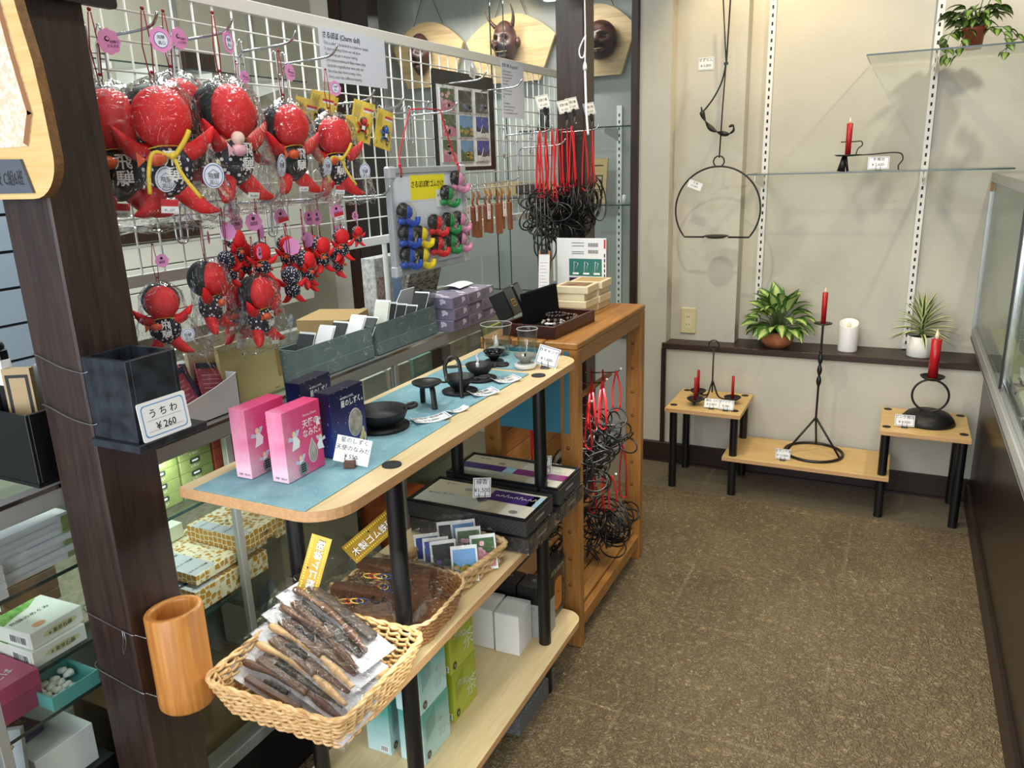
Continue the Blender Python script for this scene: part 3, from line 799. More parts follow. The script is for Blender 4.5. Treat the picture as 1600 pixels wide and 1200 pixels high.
for bx, by, nb in ((0.425, 3.16, 5), (0.43, 3.36, 6), (0.53, 3.02, 4), (0.52, 3.25, 5)):
    for i in range(nb):
        mb = MB(); mb.box(0, 0.075, 0, 0.10, 0, 0.028, grey, 0.002); mb.box(-0.001, 0.076, -0.001, 0.101, 0.026, 0.044, grey, 0.002)
        mb.thing('gift_box', 'grey lidded gift box stacked inside the right display case', 'gift box', (bx+0.003*(i % 2), by-0.004*(i % 3), 0.6955+0.0445*i), 0, 'grey gift boxes in the display case')
def flatcard(label, loc, rz, w, h, lines, border='ink_blue', ts=0.26, curl=0.006, cat='price card', group=None, ink='ink'):
    mb = MB()
    bend = lambda p: Vector((p.x, p.y, p.z+curl*((p.x/w-0.5)**2)*4))
    def put(vs): return vs
    mb.sheet(w, h, M['paper'], 0, 8, 1, lambda p, a, b: bend(p))
    tmp = MB()
    if border: tmp.frame2(0.003, 0.003, w-0.006, h-0.006, 0.0011, M[border], 0.0006)
    for i, ln in enumerate(lines): tmp.text(ln, w/2, h*(1-(i+0.75)/(len(lines)+0.35)), h*ts, M[ink], 0.0006, 'c')
    for vi, v in enumerate(tmp.v): tmp.v[vi] = tuple(bend(Vector(v)))
    off = len(mb.v)
    mb.v += tmp.v
    for f, m_, s_ in zip(tmp.f, tmp.mi, tmp.sm):
        if tmp.mats[m_] not in mb.mats: mb.mats.append(tmp.mats[m_])
        mb.f.append(tuple(i+off for i in f)); mb.mi.append(mb.mats.index(tmp.mats[m_])); mb.sm.append(False)
    return mb.thing('price_card', label, cat, loc, rz, group)
flatcard('white price card lying on the pale floor of the right display case', (0.375, 2.30, 0.6965), 1.57, 0.07, 0.045, ['お守り', '¥ 1,200'])
for i, (x, y) in enumerate(((0.372, 2.73), (0.385, 2.58))):
    mb = MB(); mb.at(TR(0, 0, 0.0, 0.3)); mb.box(-0.012, 0.012, -0.016, 0.016, 0, 0.004, M['iron'], 0.002)
    mb.tube(spline([(0, -0.01, 0.004), (0.0, 0.0, 0.018), (0, 0.012, 0.02)], 6), 0.004, M['iron'], 6)
    mb.thing('iron_ornament', 'small black iron ornament on the display case floor, %s one' % ('farther' if i == 0 else 'nearer'), 'ornament', (x, y, 0.6955), 0.5*i)
    mb = MB(); mb.at(Matrix.Rotation(0.9, 4, 'X')); mb.prism([(-0.012, 0), (0.012, 0), (0.015, 0.05), (-0.015, 0.05)], 0, 0.0008, M['paper']); mb.thing('folded_tag', 'folded white paper tag behind the %s iron ornament' % ('farther' if i == 0 else 'nearer'), 'tag', (x+0.02, y+0.05, 0.6955), 0.5*i)

# ------------------------------------------------------------------ things hung on the near post
t = thing('bamboo_cup', 'orange bamboo tube wired to the near wooden post', 'bamboo holder', (-1.012, 0.758, 0.545))
mb = MB()
cut = lambda p: Vector((p.x, p.y, p.z+(p.x*0.10 if p.z > 0.1 else 0)))
mb.lathe([(0, 0), (0.043, 0), (0.0458, 0.004), (0.0462, 0.03), (0.0455, 0.034), (0.0456, 0.172), (0.044, 0.175), (0.0365, 0.175), (0.0355, 0.168), (0.0345, 0.03), (0, 0.028)], M['bamboo'], 40, warp=cut); mb.part('tube', t)
mb = MB(); wr = plain('galvanised_wire', '9A9B9D', 0.3, 0.9)
for zz, dy in ((0.140, 0.02), (0.030, 0.005)):
    mb.tube(spline([(-0.156, -0.02, zz+0.03), (-0.155, -0.0505, zz+0.026), (-0.10, -0.0505, zz+0.012), (-0.045, -0.0505, zz+0.004), (-0.04, -0.046, zz+0.002), (-0.018, -0.043, zz)], 5), 0.0009, wr, 5)
mb.tube(spline([(-0.062, -0.052, 0.148), (-0.060, -0.054, 0.135), (-0.066, -0.054, 0.115), (-0.066, -0.054, 0.105)], 5), 0.0008, wr, 5)
mb.tube(spline([(-0.058, -0.052, 0.148), (-0.055, -0.054, 0.13), (-0.062, -0.054, 0.112)], 5), 0.0008, wr, 5); mb.part('tie_wire', t)

t = thing('black_fan_box', 'black open wooden box on a small shelf wired to the near post', 'box', (-1.058, 0.712, 1.015))
mb = MB(); bl = noisy('worn_black_paint', '101217', '2A3038', 40, 0.4, 0.1, 90)
wx, wy, h = 0.094, 0.088, 0.135
mb.box(0, wx, 0, 0.008, 0.012, h, bl, 0.001); mb.box(0, wx, wy-0.008, wy, 0.012, h, bl, 0.001); mb.box(0, 0.008, 0.008, wy-0.008, 0.012, h, bl); mb.box(wx-0.008, wx, 0.008, wy-0.008, 0.012, h, bl, 0.001); mb.box(0.004, wx-0.004, 0.004, wy-0.004, 0.012, 0.02, bl); mb.part('box_body', t)
mb = MB(); mb.box(0, 0.104, -0.008, 0.118, 0, 0.012, bl, 0.001); mb.part('ledge', t)
mb = MB()
for zz in (0.118, 0.038): mb.tube(spline([(-0.112, -0.001, zz+0.012), (-0.09, -0.0065, zz+0.014), (-0.04, -0.0065, zz), (0.0, -0.004, zz-0.006), (0.012, -0.001, zz-0.004)], 5), 0.0009, wr, 5)
mb.part('tie_wire', t)
mb = MB(); mb.at(fr((0.102, 0.004, 0.0125), (0.015, 1, 0.0), (-0.10, 0, 1)))
mb.prism(rrect(0, 0.085, 0, 0.058, 0.003, 3), -0.001, 0, M['paper'])
for k in range(2):
    o = rrect(0.005+k*0.0016, 0.080-k*0.0016, 0.005+k*0.0016, 0.053-k*0.0016, 0.006, 5)
    mb.poly(o, M['ink_sky'] if k == 0 else M['paper'], 0.0003+0.0002*k)
mb.rect(0.012, 0.029, 0.060, 0.0005, M['ink_soft'], 0.0006); mb.rect(0.012, 0.0125, 0.060, 0.0005, M['ink_soft'], 0.0006)
mb.text('う ち わ', 0.0425, 0.0335, 0.0145, M['ink'], 0.0007, 'c', b=0.012); mb.text('¥ 260', 0.0425, 0.0135, 0.0150, M['ink'], 0.0007, 'c', b=0.012)
mb.thing('price_card', 'blue-bordered white price card reading うちわ ¥ 260 leaning on the black box', 'price card', (-1.058, 0.712, 1.015))

t = thing('cork_board', 'rounded pale wooden board with cork panel on the near post', 'notice board', (-1.293, 0.704, 1.376))
mb = MB(); mb.at(fr((0, 0, 0), (1, 0, 0), (0, 0, 1)))
out = [(0, 0), (0.235, 0)]+[(0.235+0.055*sin(a), 0.055-0.055*cos(a)*1.0) for a in [pi/2*k/8 for k in range(1, 9)]]+[(0.288, 0.12), (0.284, 0.17), (0.272, 0.23), (0.262, 0.30), (0.262, 0.40), (0, 0.40)]
mb.prism(out, 0, 0.014, M['oak'], wood('board_bark_edge', '5E4023', '7C5A34', (40, 40, 40), 1, 0.6)); mb.part('wooden_panel', t)
mb = MB(); mb.at(fr((0, 0, 0), (1, 0, 0), (0, 0, 1))); inn = [(0, 0.068), (0.245, 0.068), (0.266, 0.108), (0.252, 0.19), (0.242, 0.27), (0.238, 0.40), (0, 0.40)]
mb.prism(inn, 0.0141, 0.0155, M['cork'])
mb.at(fr((0, -0.0157, 0), (1, 0, 0), (0, 0, 1)))
for a, b in zip(inn[1:5], inn[2:6]):
    n = Vector((b[1]-a[1], a[0]-b[0])).normalized()*0.010
    mb.poly([a, b, (b[0]-n.x, b[1]-n.y), (a[0]-n.x, a[1]-n.y)], plain('cork_edge', '8A5E3A', 0.8), 0.0)
mb.part('cork_panel', t)
mb = MB(); mb.at(fr((0, -0.0143, 0), (1, 0, 0), (0, 0, 1)))
mb.prism([(0, 0.008), (0.240, 0.008), (0.226, 0.052), (0, 0.058)], 0, 0.004, plain('slate_plate', '4F545E', 0.5))
mb.text('卒業制作 飛騨小学校 C組6班', 0.226, 0.020, 0.022, M['ink'], 0.0045, 'r', 0.62); mb.part('name_plate', t)

mb = MB(); mb.at(fr((-1.052, 0.73, 1.633), (0, 1, 0), (0, 0, 1)))
mb.prism(rrect(-0.06, 0.127, 0, 0.16, 0.006, 3), 0, 0.010, plain('sign_black', '1A1512', 0.4))
for o in (0.010,):
    mb.at(fr((-1.0415, 0.73, 1.633), (0, 1, 0), (0, 0, 1)))
    p = [(-0.05, 0.020), (0.075, 0.017), (0.090, 0.012), (0.105, 0.026), (0.118, 0.034), (0.110, 0.050), (0.117, 0.15)]
    for a, b in zip(p, p[1:]): mb.tube([(a[0], a[1], 0), (b[0], b[1], 0)], 0.0016, M['gold'], 4)
mb.thing('hanging_sign', 'black sign with gold outline high on the near post', 'sign')

# ------------------------------------------------------------------ the front shelf table
t = thing('shelf_table', 'long light wooden shelf table with black tubular legs and three boards', 'shelf table', (0, 0, 0))
def board(name, x0, x1, y0, y1, z, r):
    mb = MB(); o = rrect(x0, x1, y0, y1, r, 8, (0, 1, 1, 0))
    mb.prism(o, z-0.018, z, M['board'], M['board_edge']); return mb.part(name, t)
board('tabletop', -1.042, -0.730, 0.830, 1.885, 0.900, 0.07)
board('middle_shelf', -1.042, -0.722, 0.845, 1.885, 0.525, 0.05)
board('bottom_shelf', -1.042, -0.715, 0.830, 1.845, 0.152, 0.05)
for x in (-0.762, -1.005):
    for y in (1.044, 1.672):
        mb = MB()
        for a, b in ((0, 0.134), (0.152, 0.507), (0.525, 0.882)): mb.cyl((x, y, a), (x, y, b), 0.0165, M['black'], 22)
        mb.part('leg', t)
        mb = MB(); mb.cyl((x, y, 0.9), (x, y, 0.9022), 0.0175, M['rubber'], 22); mb.part('leg_cap', t)
def matsheet(label, pts, z=0.9007):
    mb = MB(); mb.prism(pts, 0, 0.0006, M['mat_blue']); return mb.thing('washi_mat', label, 'table mat', (0, 0, z), 0, 'blue mats on the table')
matsheet('blue washi mat on the table under the pink and navy boxes', [(-1.012, 0.832), (-0.776, 0.832), (-0.786, 1.290), (-1.012, 1.240)])
matsheet('blue washi mat on the table under the three black candle dishes', [(-1.022, 1.225), (-0.80, 1.275), (-0.789, 1.676), (-1.020, 1.682)], 0.9015)
matsheet('blue washi mat on the table under the two glass cups', [(-1.015, 1.70), (-0.815, 1.70), (-0.788, 1.875), (-1.015, 1.878)])
ZC = 0.9023

pink = N('pink_card'); _v = pink.coord(); _s = pink.n('SeparateXYZ', i_0=_v)
pink.set(Base_Color=pink.ramp(pink.math('ADD', pink.math('ADD', pink.math('MULTIPLY', _s.outputs[1], 6.0), pink.math('MULTIPLY', pink.math('MINIMUM', _s.outputs[2], 0.06), 5.0)), pink.math('MULTIPLY', pink.noise(_v, 20, 3), 0.4)), [(0.25, 'F0C3D4'), (0.65, 'DB5088'), (1.0, 'D2356C')]), Roughness=0.4)
M['pink'] = pink.m
M['grey_film'] = noisy('clear_film_over_grey', '8B8580', 'B8B0AA', 60, 0.2, 0.3, 60)
M['angel'] = plain('angel_print', 'EFEFF6', 0.5); M['wing'] = plain('wing_print', 'C7CFEA', 0.5); M['hair'] = plain('hair_print', 'E6D39A', 0.5)
def angel(mb, x, y, s, f=1):
    P = lambda pts: [(x+f*a*s, y+b*s) for a, b in pts]
    o = (lambda p: p if f > 0 else p[::-1])
    mb.poly(o(P([(-0.9, 0.1), (-0.75, 0.55), (-0.2, 0.35), (-0.2, 0.0)])), M['wing'], 0.0005); mb.poly(o(P([(0.2, 0.3), (0.35, 0.95), (0.85, 0.95), (0.55, 0.35)])), M['wing'], 0.0005)
    mb.poly(o(P([(-0.5, -1.0), (0.6, -0.85), (0.75, -0.2), (0.25, 0.45), (-0.2, 0.4), (-0.25, -0.2)])), M['angel'], 0.0006)
    mb.disc(x+f*0.0, y+0.65*s, 0.28*s, 0.32*s, M['hair'], 0.0007, 12); mb.disc(x+f*0.05*s, y+0.58*s, 0.18*s, 0.22*s, plain('face_print', 'F0D6C4', 0.6), 0.0008, 10)
def tear(cx, cy, w, h, n=18):
    out = [(cx, cy+h*0.62)]
    for k in range(n+1):
        a = R(28)-(R(236)*k/n); out.append((cx+w*cos(a), cy+h*0.4*sin(a)))
    return out[::-1]
def pinkbox(label, loc):
    mb = MB(); w, d, h = 0.034, 0.094, 0.122
    mb.box(0, w, 0, d, 0, h, M['pink'], 0.0008)
    mb.at(f_right(w, 0, 0))
    mb.text('天使の', 0.046, 0.083, 0.0155, M['ink_white'], al='l', sx=0.9, b=0.012); mb.text('なみだ。', 0.046, 0.066, 0.0155, M['ink_white'], al='l', sx=0.85, b=0.012)
    mb.text('Pamisu Dasan', 0.05, 0.1015, 0.006, M['ink_white'], al='l')
    mb.poly(tear(0.066, 0.033, 0.0115, 0.044), M['ink_white'], 0.0004); mb.poly(tear(0.066, 0.033, 0.0105, 0.041), M['grey_film'], 0.0007)
    angel(mb, 0.024, 0.068, 0.017); angel(mb, 0.034, 0.024, 0.015); angel(mb, 0.088, 0.046, 0.014, -1); angel(mb, 0.086, 0.085, 0.008, -1)
    mb.disc(0.038, 0.014, 0.0105, 0.0125, plain('silver_sticker', '9AA39E', 0.35, 0.5), 0.0011)
    for k in range(4): mb.rect(0.032, 0.008+0.004*k, 0.012, 0.0025, M['ink'], 0.0014)
    mb.at(f_front(0, 0, 0)); mb.text('飛騨・高山の', 0.007, 0.006, 0.0042, M['ink_soft'])
    return mb.thing('pink_gift_box', label, 'gift box', loc, 0, 'pink boxes on the table')
pinkbox('pink angel box with a teardrop window, nearest on the blue mat', (-0.905, 0.905, ZC))
pinkbox('pink angel box partly hidden behind the other pink box', (-0.978, 0.897, ZC))
navy = N('navy_card'); _v = navy.coord(); _s = navy.n('SeparateXYZ', i_0=_v)
_st = navy.ramp(navy.n('TexVoronoi', i_Vector=_v, i_Scale=130.0).outputs[0], [(0.10, 1.0), (0.14, 0.0)])
navy.set(Base_Color=navy.mix(navy.math('MULTIPLY', _st, 0.8), navy.ramp(navy.math('MULTIPLY', _s.outputs[2], 8.0), [(0.05, '26419A'), (0.55, '171F5A'), (1.0, '0C0F2C')]), 'D8DEF5'), Roughness=0.3)
def navybox(label, loc, rz):
    mb = MB(); w, d, h = 0.034, 0.094, 0.120
    mb.box(0, w, 0, d, 0, h, navy.m, 0.0008)
    mb.at(f_right(w, 0, 0))
    mb.text('星のしずく。', 0.028, 0.088, 0.0135, M['ink_white'], al='l', sx=0.85, b=0.012); mb.text('●飛騨高山の地酒', 0.028, 0.102, 0.0045, M['ink_white'])
    mb.disc(0.064, 0.050, 0.0195, 0.027, M['ink_white'], 0.0004); mb.disc(0.064, 0.050, 0.0185, 0.026, M['grey_film'], 0.0007)
    for k, (x, y) in enumerate(((0.075, 0.012), (0.079, 0.02), (0.083, 0.028), (0.087, 0.016))): mb.disc(x, y, 0.004, 0.009, M['hair'], 0.0009, 10)
    return mb.thing('navy_gift_box', label, 'gift box', loc, rz, 'navy boxes on the table')
navybox('navy starry box with a round window in front on the blue mat', (-0.906, 1.028, ZC), -0.03)
navybox('navy starry box at the back, mostly hidden behind the other boxes', (-1.004, 1.062, ZC), 0.05)
card('handwritten white price card in a brown block in front of the navy box', (-0.822, 1.006, ZC), 0.42, 0.062, 0.046, ['星のしずく', '天使のなみだ', '¥ 550-'], 0.25, None, 'stand_wood', roll=0.22, ts=0.22, block=True)

# cast-iron dishes
t = thing('iron_tea_pan', 'wide shallow black iron dish with two knob handles on a black saucer', 'iron dish', (-0.895, 1.205, ZC))
mb = MB(); mb.lathe([(0, 0), (0.050, 0), (0.054, 0.002), (0.055, 0.005), (0, 0.006)], M['iron_cast'], 36); mb.part('saucer', t)
mb = MB(); mb.lathe([(0, 0.008), (0.030, 0.009), (0.046, 0.018), (0.053, 0.034), (0.0535, 0.038), (0.050, 0.037), (0.042, 0.022), (0.028, 0.015), (0, 0.014)], M['iron_cast'], 40); mb.part('pan', t)
for s_ in (1, -1):
    mb = MB(); mb.tube(spline([(0.0, s_*0.049, 0.033), (0.010, s_*0.058, 0.036), (0.008, s_*0.070, 0.038), (-0.008, s_*0.070, 0.038), (-0.010, s_*0.058, 0.036), (0, s_*0.049, 0.033)], 5), 0.0042, M['iron_cast'], 8)
    o = mb.part('handle', t); o.rotation_euler = (0, 0, -0.75)
t = thing('three_legged_candle_dish', 'black iron candle dish on three flat legs with an arched handle', 'candle dish', (-0.882, 1.357, ZC))
mb = MB(); mb.lathe([(0, 0.046), (0.020, 0.046), (0.031, 0.052), (0.0325, 0.056), (0.030, 0.053), (0, 0.049)], M['iron'], 32); mb.part('dish', t)
mb = MB(); mb.tube(spline([(0.012, 0.0, 0.046), (0.018, -0.006, 0.036), (0.024, -0.012, 0.012), (0.028, -0.016, 0.001)], 5), 0.006, M['iron'], 8, flat=0.35); mb.part('leg', t)
mb = MB(); mb.tube(spline([(-0.012, 0.004, 0.046), (-0.020, 0.012, 0.03), (-0.024, 0.018, 0.001)], 5), 0.006, M['iron'], 8, flat=0.35); mb.part('leg', t)
mb = MB(); mb.tube(spline([(0.020, 0.024, 0.050), (0.022, 0.045, 0.045), (0.012, 0.062, 0.05), (0.002, 0.075, 0.072), (0.008, 0.090, 0.088), (0.022, 0.098, 0.082), (0.030, 0.094, 0.055), (0.034, 0.086, 0.025), (0.040, 0.078, 0.001)], 6), 0.0045, M['iron'], 8, flat=0.5); mb.part('handle', t)
def handdish(label, loc, rz, candle_):
    t = thing('handled_candle_dish', label, 'candle dish', loc, rz, 'handled candle dishes')
    mb = MB(); mb.lathe([(0, 0), (0.036, 0), (0.041, 0.002), (0.0415, 0.004), (0, 0.005)], M['iron_cast'], 32); mb.part('saucer', t)
    mb = MB(); mb.lathe([(0, 0.006), (0.014, 0.007), (0.018, 0.012), (0.030, 0.026), (0.0345, 0.038), (0.032, 0.038), (0.026, 0.026), (0, 0.018)], M['iron_cast'], 32); mb.part('bowl', t)
    mb = MB(); mb.tube(spline([(0.030, 0, 0.030), (0.042, 0, 0.032), (0.050, 0.008, 0.033), (0.064, 0.009, 0.034), (0.068, 0, 0.034), (0.064, -0.009, 0.034), (0.050, -0.008, 0.033), (0.042, 0, 0.032)], 5), 0.0042, M['iron_cast'], 8); mb.part('handle', t)
    return t
handdish('black iron candle dish with side handle, behind the arched handle', (-0.872, 1.478, ZC), 0.35, False)
handdish('black iron candle dish with side handle holding a small white candle', (-0.880, 1.590, ZC), 0.5, True)
def ledcandle(label, loc, r, h, cat='candle', wick=True):
    t = thing('tealight', label, cat, loc)
    mb = MB(); mb.lathe([(0, 0), (r, 0), (r, h), (r*0.8, h+0.001), (0, h)], M['wax_white'], 18); mb.part('wax', t)
    mb = MB(); mb.tube(spline([(0, 0, h), (0.0015, 0, h+0.008), (-0.002, 0, h+0.016), (0.001, 0, h+0.022)], 4), [0.0028]*7+[0.002]*3+[0.0012]*3, M['wax_white'], 8); mb.part('flame_tip', t)
ledcandle('short white candle standing in the far handled iron dish', (-0.884, 1.588, ZC+0.018), 0.0042, 0.022)
t = thing('pebble_bowl', 'small black glossy bowl of black pebbles on a dark round base', 'bowl', (-0.915, 1.733, ZC))
mb = MB(); mb.lathe([(0, 0), (0.024, 0), (0.0255, 0.003), (0.0255, 0.009), (0.023, 0.011), (0, 0.011)], plain('dark_stone_base', '26282B', 0.5), 32); mb.part('base', t)
bg = plain('black_glass', '0B0B0D', 0.08)
mb = MB(); mb.lathe([(0, 0.011), (0.010, 0.012), (0.012, 0.017), (0.022, 0.026), (0.0275, 0.036), (0.026, 0.036), (0.02, 0.027), (0, 0.02)], bg, 32); mb.part('bowl', t)
for k in range(7):
    a = k*2.4; mb = MB(); mb.ball((0.0028*k*cos(a), 0.0028*k*sin(a), 0.033), (0.006, 0.005, 0.004), bg, 12, 8); mb.thing('pebble', 'glossy black pebble heaped in the small black bowl', 'pebble', (-0.915, 1.733, ZC), 0, 'pebbles in the black bowl')
t = thing('grey_bowl', 'small grey bowl on a round white base beside the small glass cup', 'bowl', (-0.824, 1.730, ZC))
mb = MB(); mb.lathe([(0, 0), (0.027, 0), (0.0285, 0.002), (0.0285, 0.009), (0.026, 0.011), (0, 0.011)], plain('white_stone_base', 'E4E4E0', 0.5), 32); mb.part('base', t)
mb = MB(); mb.lathe([(0, 0.011), (0.012, 0.012), (0.013, 0.017), (0.022, 0.024), (0.0285, 0.034), (0.0265, 0.034), (0.02, 0.026), (0, 0.021)], plain('grey_glaze', '7C7E78', 0.2), 32); mb.part('bowl', t)
mb = MB(); mb.cyl((0, 0, 0.021), (0, 0, 0.036), 0.0022, M['iron'], 8); mb.part('candle_pin', t)
def cup(label, loc, r0, r1, h, water=False):
    t = thing('glass_cup', label, 'glass', loc)
    mb = MB(); mb.lathe([(0, 0), (r0, 0), (r0+0.001, 0.003), (r1, h), (r1-0.0012, h+0.0005), (r1-0.002, h-0.001), (r0-0.001, 0.007), (0, 0.006)], M['cup'], 40)
    mb.tube([(r1*cos(a), r1*sin(a), h) for a in [2*pi*k/40 for k in range(40)]], 0.0008, plain('glass_rim', 'D9E2E2', 0.1), 6, closed=True); mb.part('glass_wall', t)
    return t
cup('larger clear glass cup with a flame light floating inside', (-0.955, 1.828, ZC), 0.034, 0.0425, 0.085)
mb = MB(); mb.cyl((0, 0, 0.0), (0, 0, 0.010), 0.024, plain('float_grey', '9CA2A0', 0.3), 24)
mb.lathe([(0, 0.01), (0.004, 0.012), (0.0055, 0.02), (0.003, 0.032), (0.0012, 0.040), (0, 0.046)], M['wax_white'], 12); mb.thing('floating_light', 'flame-tipped floating light inside the larger glass cup', 'candle', (-0.955, 1.828, ZC+0.0085))
cup('smaller clear glass cup behind the grey bowl', (-0.860, 1.822, ZC), 0.022, 0.028, 0.079)
flatcard('large white price card flat in front of the wide iron dish', (-0.835, 1.238, 0.9022), 0.95, 0.078, 0.040, ['茶香炉 南部鉄', '¥ 2,400-'])
flatcard('narrow white price slip flat near the three-legged dish', (-0.806, 1.322, 0.9027), 1.15, 0.05, 0.021, ['■ ¥ 950'], None, 0.4)
flatcard('white price card flat beside the arched handle leg', (-0.815, 1.445, 0.9027), 0.95, 0.064, 0.046, ['手付 皿', '¥ 1,350-'])
flatcard('white price card flat beside the far handled iron dish', (-0.815, 1.560, 0.9027), 0.95, 0.064, 0.046, ['香皿 丸', '¥ 1,280-'])
card('blue-bordered white price card on a wire stand at the far table corner', (-0.775, 1.742, 0.9007), 0.30, 0.056, 0.050, ['うきキャンドル', '¥ 1,600-'], 0.35, 'ink_blue', 'steel_dark', roll=0.28, ts=0.2)

# ------------------------------------------------------------------ baskets on the middle shelf
def basket(name, label, loc, rz, x, y, h, flare, mats, nlay, r, nst, sr=0.0022, rr=0.02, wob=0.0035):
    """woven tray: x,y half sizes at the foot, flare added at the rim"""
    t = thing(name, label, 'basket', loc, rz)
    def ring(f, off=0.0, seg=200):
        o = rrect(-x-flare*f, x+flare*f, -y-flare*f, y+flare*f, rr+0.3*flare*f, 6)
        P = [Vector((a, b, 0)) for a, b in o]; L = [0]
        for i in range(len(P)): L.append(L[-1]+(P[(i+1) % len(P)]-P[i]).length)
        out = []; j = 0
        for k in range(seg):
            d = L[-1]*k/seg
            while L[j+1] < d: j += 1
            u = (d-L[j])/max(1e-9, L[j+1]-L[j]); p = P[j].lerp(P[(j+1) % len(P)], u); q = (P[(j+1) % len(P)]-P[j]).normalized()
            out.append((p, Vector((q.y, -q.x, 0))))
        return out
    mb = MB()
    for l in range(nlay):
        f = (l+0.5)/nlay; R_ = ring(f); ph = l % 2*pi
        mb.tube([p+nv*(wob*sin(2*pi*nst*k/len(R_)+ph))+Vector((0, 0, h*f+0.0012*sin(k*0.9+l))) for k, (p, nv) in enumerate(R_)], r, mats[0], 5, closed=True, flat=1.2)
    ra, rb = ring(0), ring(1)
    for k in range(nst*2):
        i = int(k*len(ra)/(nst*2)); mb.tube([ra[i][0], rb[i][0]+Vector((0, 0, h))], sr, mats[1], 5)
    mb.part('woven_sides', t)
    mb = MB(); R_ = ring(1.03)
    for ph in (0, pi): mb.tube([p+nv*(0.002*sin(k*0.55+ph))+Vector((0, 0, h+0.002*cos(k*0.55+ph))) for k, (p, nv) in enumerate(R_)], r*1.25, mats[2], 5, closed=True)
    mb.part('rim', t)
    mb = MB(); mb.prism(rrect(-x, x, -y, y, rr, 6), 0, 0.004, mats[1]); mb.part('bottom', t)
    return t
basket('wicker_basket', 'light square wicker basket at the near end of the middle shelf', (-0.830, 0.882, 0.5265), 0.03, 0.114, 0.100, 0.074, 0.026, (M['wicker'], M['wicker'], M['wicker']), 15, 0.0026, 22, 0.0028, 0.02, 0.0042)
basket('rattan_basket', 'brown woven rattan basket with pale rim behind the light basket', (-0.842, 1.130, 0.5265), 0.05, 0.102, 0.088, 0.060, 0.018, (M['wicker_dark'], M['wicker_dark'], M['wicker_rim']), 13, 0.0022, 40, 0.0015, 0.045, 0.002)
basket('bark_basket', 'shallow peeled-twig basket of photo magnets on the middle shelf', (-0.830, 1.350, 0.5265), -0.12, 0.068, 0.080, 0.045, 0.014, (M['wicker_rim'], M['wicker_dark'], M['wicker_rim']), 5, 0.0045, 14, 0.002, 0.02)

M['toywood'] = wood('toy_walnut', '3A241A', '6A4732', (4, 40, 40), 1, 0.45, 0.05)
M['toypale'] = wood('toy_pale', 'B48A5A', 'D3B07F', (4, 40, 40), 1, 0.45, 0.05)
M['cream_card'] = plain('cream_backing', 'BFBDC2', 0.6); M['toydark'] = wood('toy_dark', '241A18', '3E302B', (4, 40, 40), 1, 0.45, 0.05)
def pouch(mb, L, w, h, seed):
    r_ = random.Random(seed)
    ph = [r_.uniform(0, 6) for _ in range(4)]
    fn = lambda p, a, b: Vector((p.x, p.y, h*(4*b*(1-b))**0.6*(1 if 0.02 < a < 0.98 else 0.4)+0.0022*sin(a*23+ph[0]+b*9)+0.0015*sin(b*31+ph[1]+a*17)))
    mb.at(mb.M @ Matrix.Translation((-L/2, -w/2, 0))); mb.sheet(L, w, M['bag'], 0, 22, 10, fn)
# bagged wooden back-scratchers / bows in the near basket
def bagged_stick(label, loc, rot, seed, pale):
    t = thing('bagged_wooden_toy', label, 'wooden toy', loc, rot=rot, group='bagged wooden toys in the light basket')
    L, w = 0.285, 0.070
    mb = MB(); mb.sheet(L, w, M['cream_card'], 0, 10, 2, lambda p, a, b: Vector((p.x-L/2, p.y-w/2, 0.0012*sin(a*8+seed)))); mb.part('backing_card', t)
    mb = MB()
    mb.tube(spline([(-0.115, -0.006, 0.011), (-0.06, 0.0, 0.012), (0.0, 0.004, 0.012), (0.06, 0.0, 0.012), (0.115, -0.006, 0.011)], 5), [0.006+0.0016*sin(k*0.9) for k in range(21)], M['toypale'] if pale else M['toywood'], 8)
    mb.box(-0.10, 0.10, 0.010, 0.030, 0.003, 0.014, M['toywood'] if pale else M['toydark'], 0.002); mb.box(-0.09, 0.04, -0.031, -0.018, 0.003, 0.012, M['toywood'], 0.002); mb.part('wooden_stick', t)
    mb = MB()
    for k in range(6): mb.ball((-0.05+0.009*k, -0.016+0.002*(k % 2), 0.010), (0.006, 0.004, 0.005), M['rubber'], 8, 6)
    mb.part('rubber_band_knot', t)
    mb = MB(); pouch(mb, L+0.02, w+0.014, 0.024, seed); mb.part('plastic_bag', t)
    return t
bs = [((-0.836, 0.826, 0.566), -0.12, 1, False, 'bagged wooden toy lowest at the near side of the light basket'),
      ((-0.838, 0.852, 0.580), -0.20, 2, True, 'bagged pale wooden toy with black knot, second from the near basket wall'),
      ((-0.840, 0.882, 0.595), -0.25, 3, True, 'bagged wooden toy on white backing in the middle of the light basket'),
      ((-0.846, 0.912, 0.611), -0.30, 4, False, 'bagged dark wooden toy on the middle of the light basket heap'),
      ((-0.846, 0.945, 0.628), -0.34, 5, False, 'bagged dark wooden toy topmost at the far side of the light basket')]
for l, a, sd, pl, lab in bs: bagged_stick(lab, l, (0.20, 0.10, a), sd, pl)
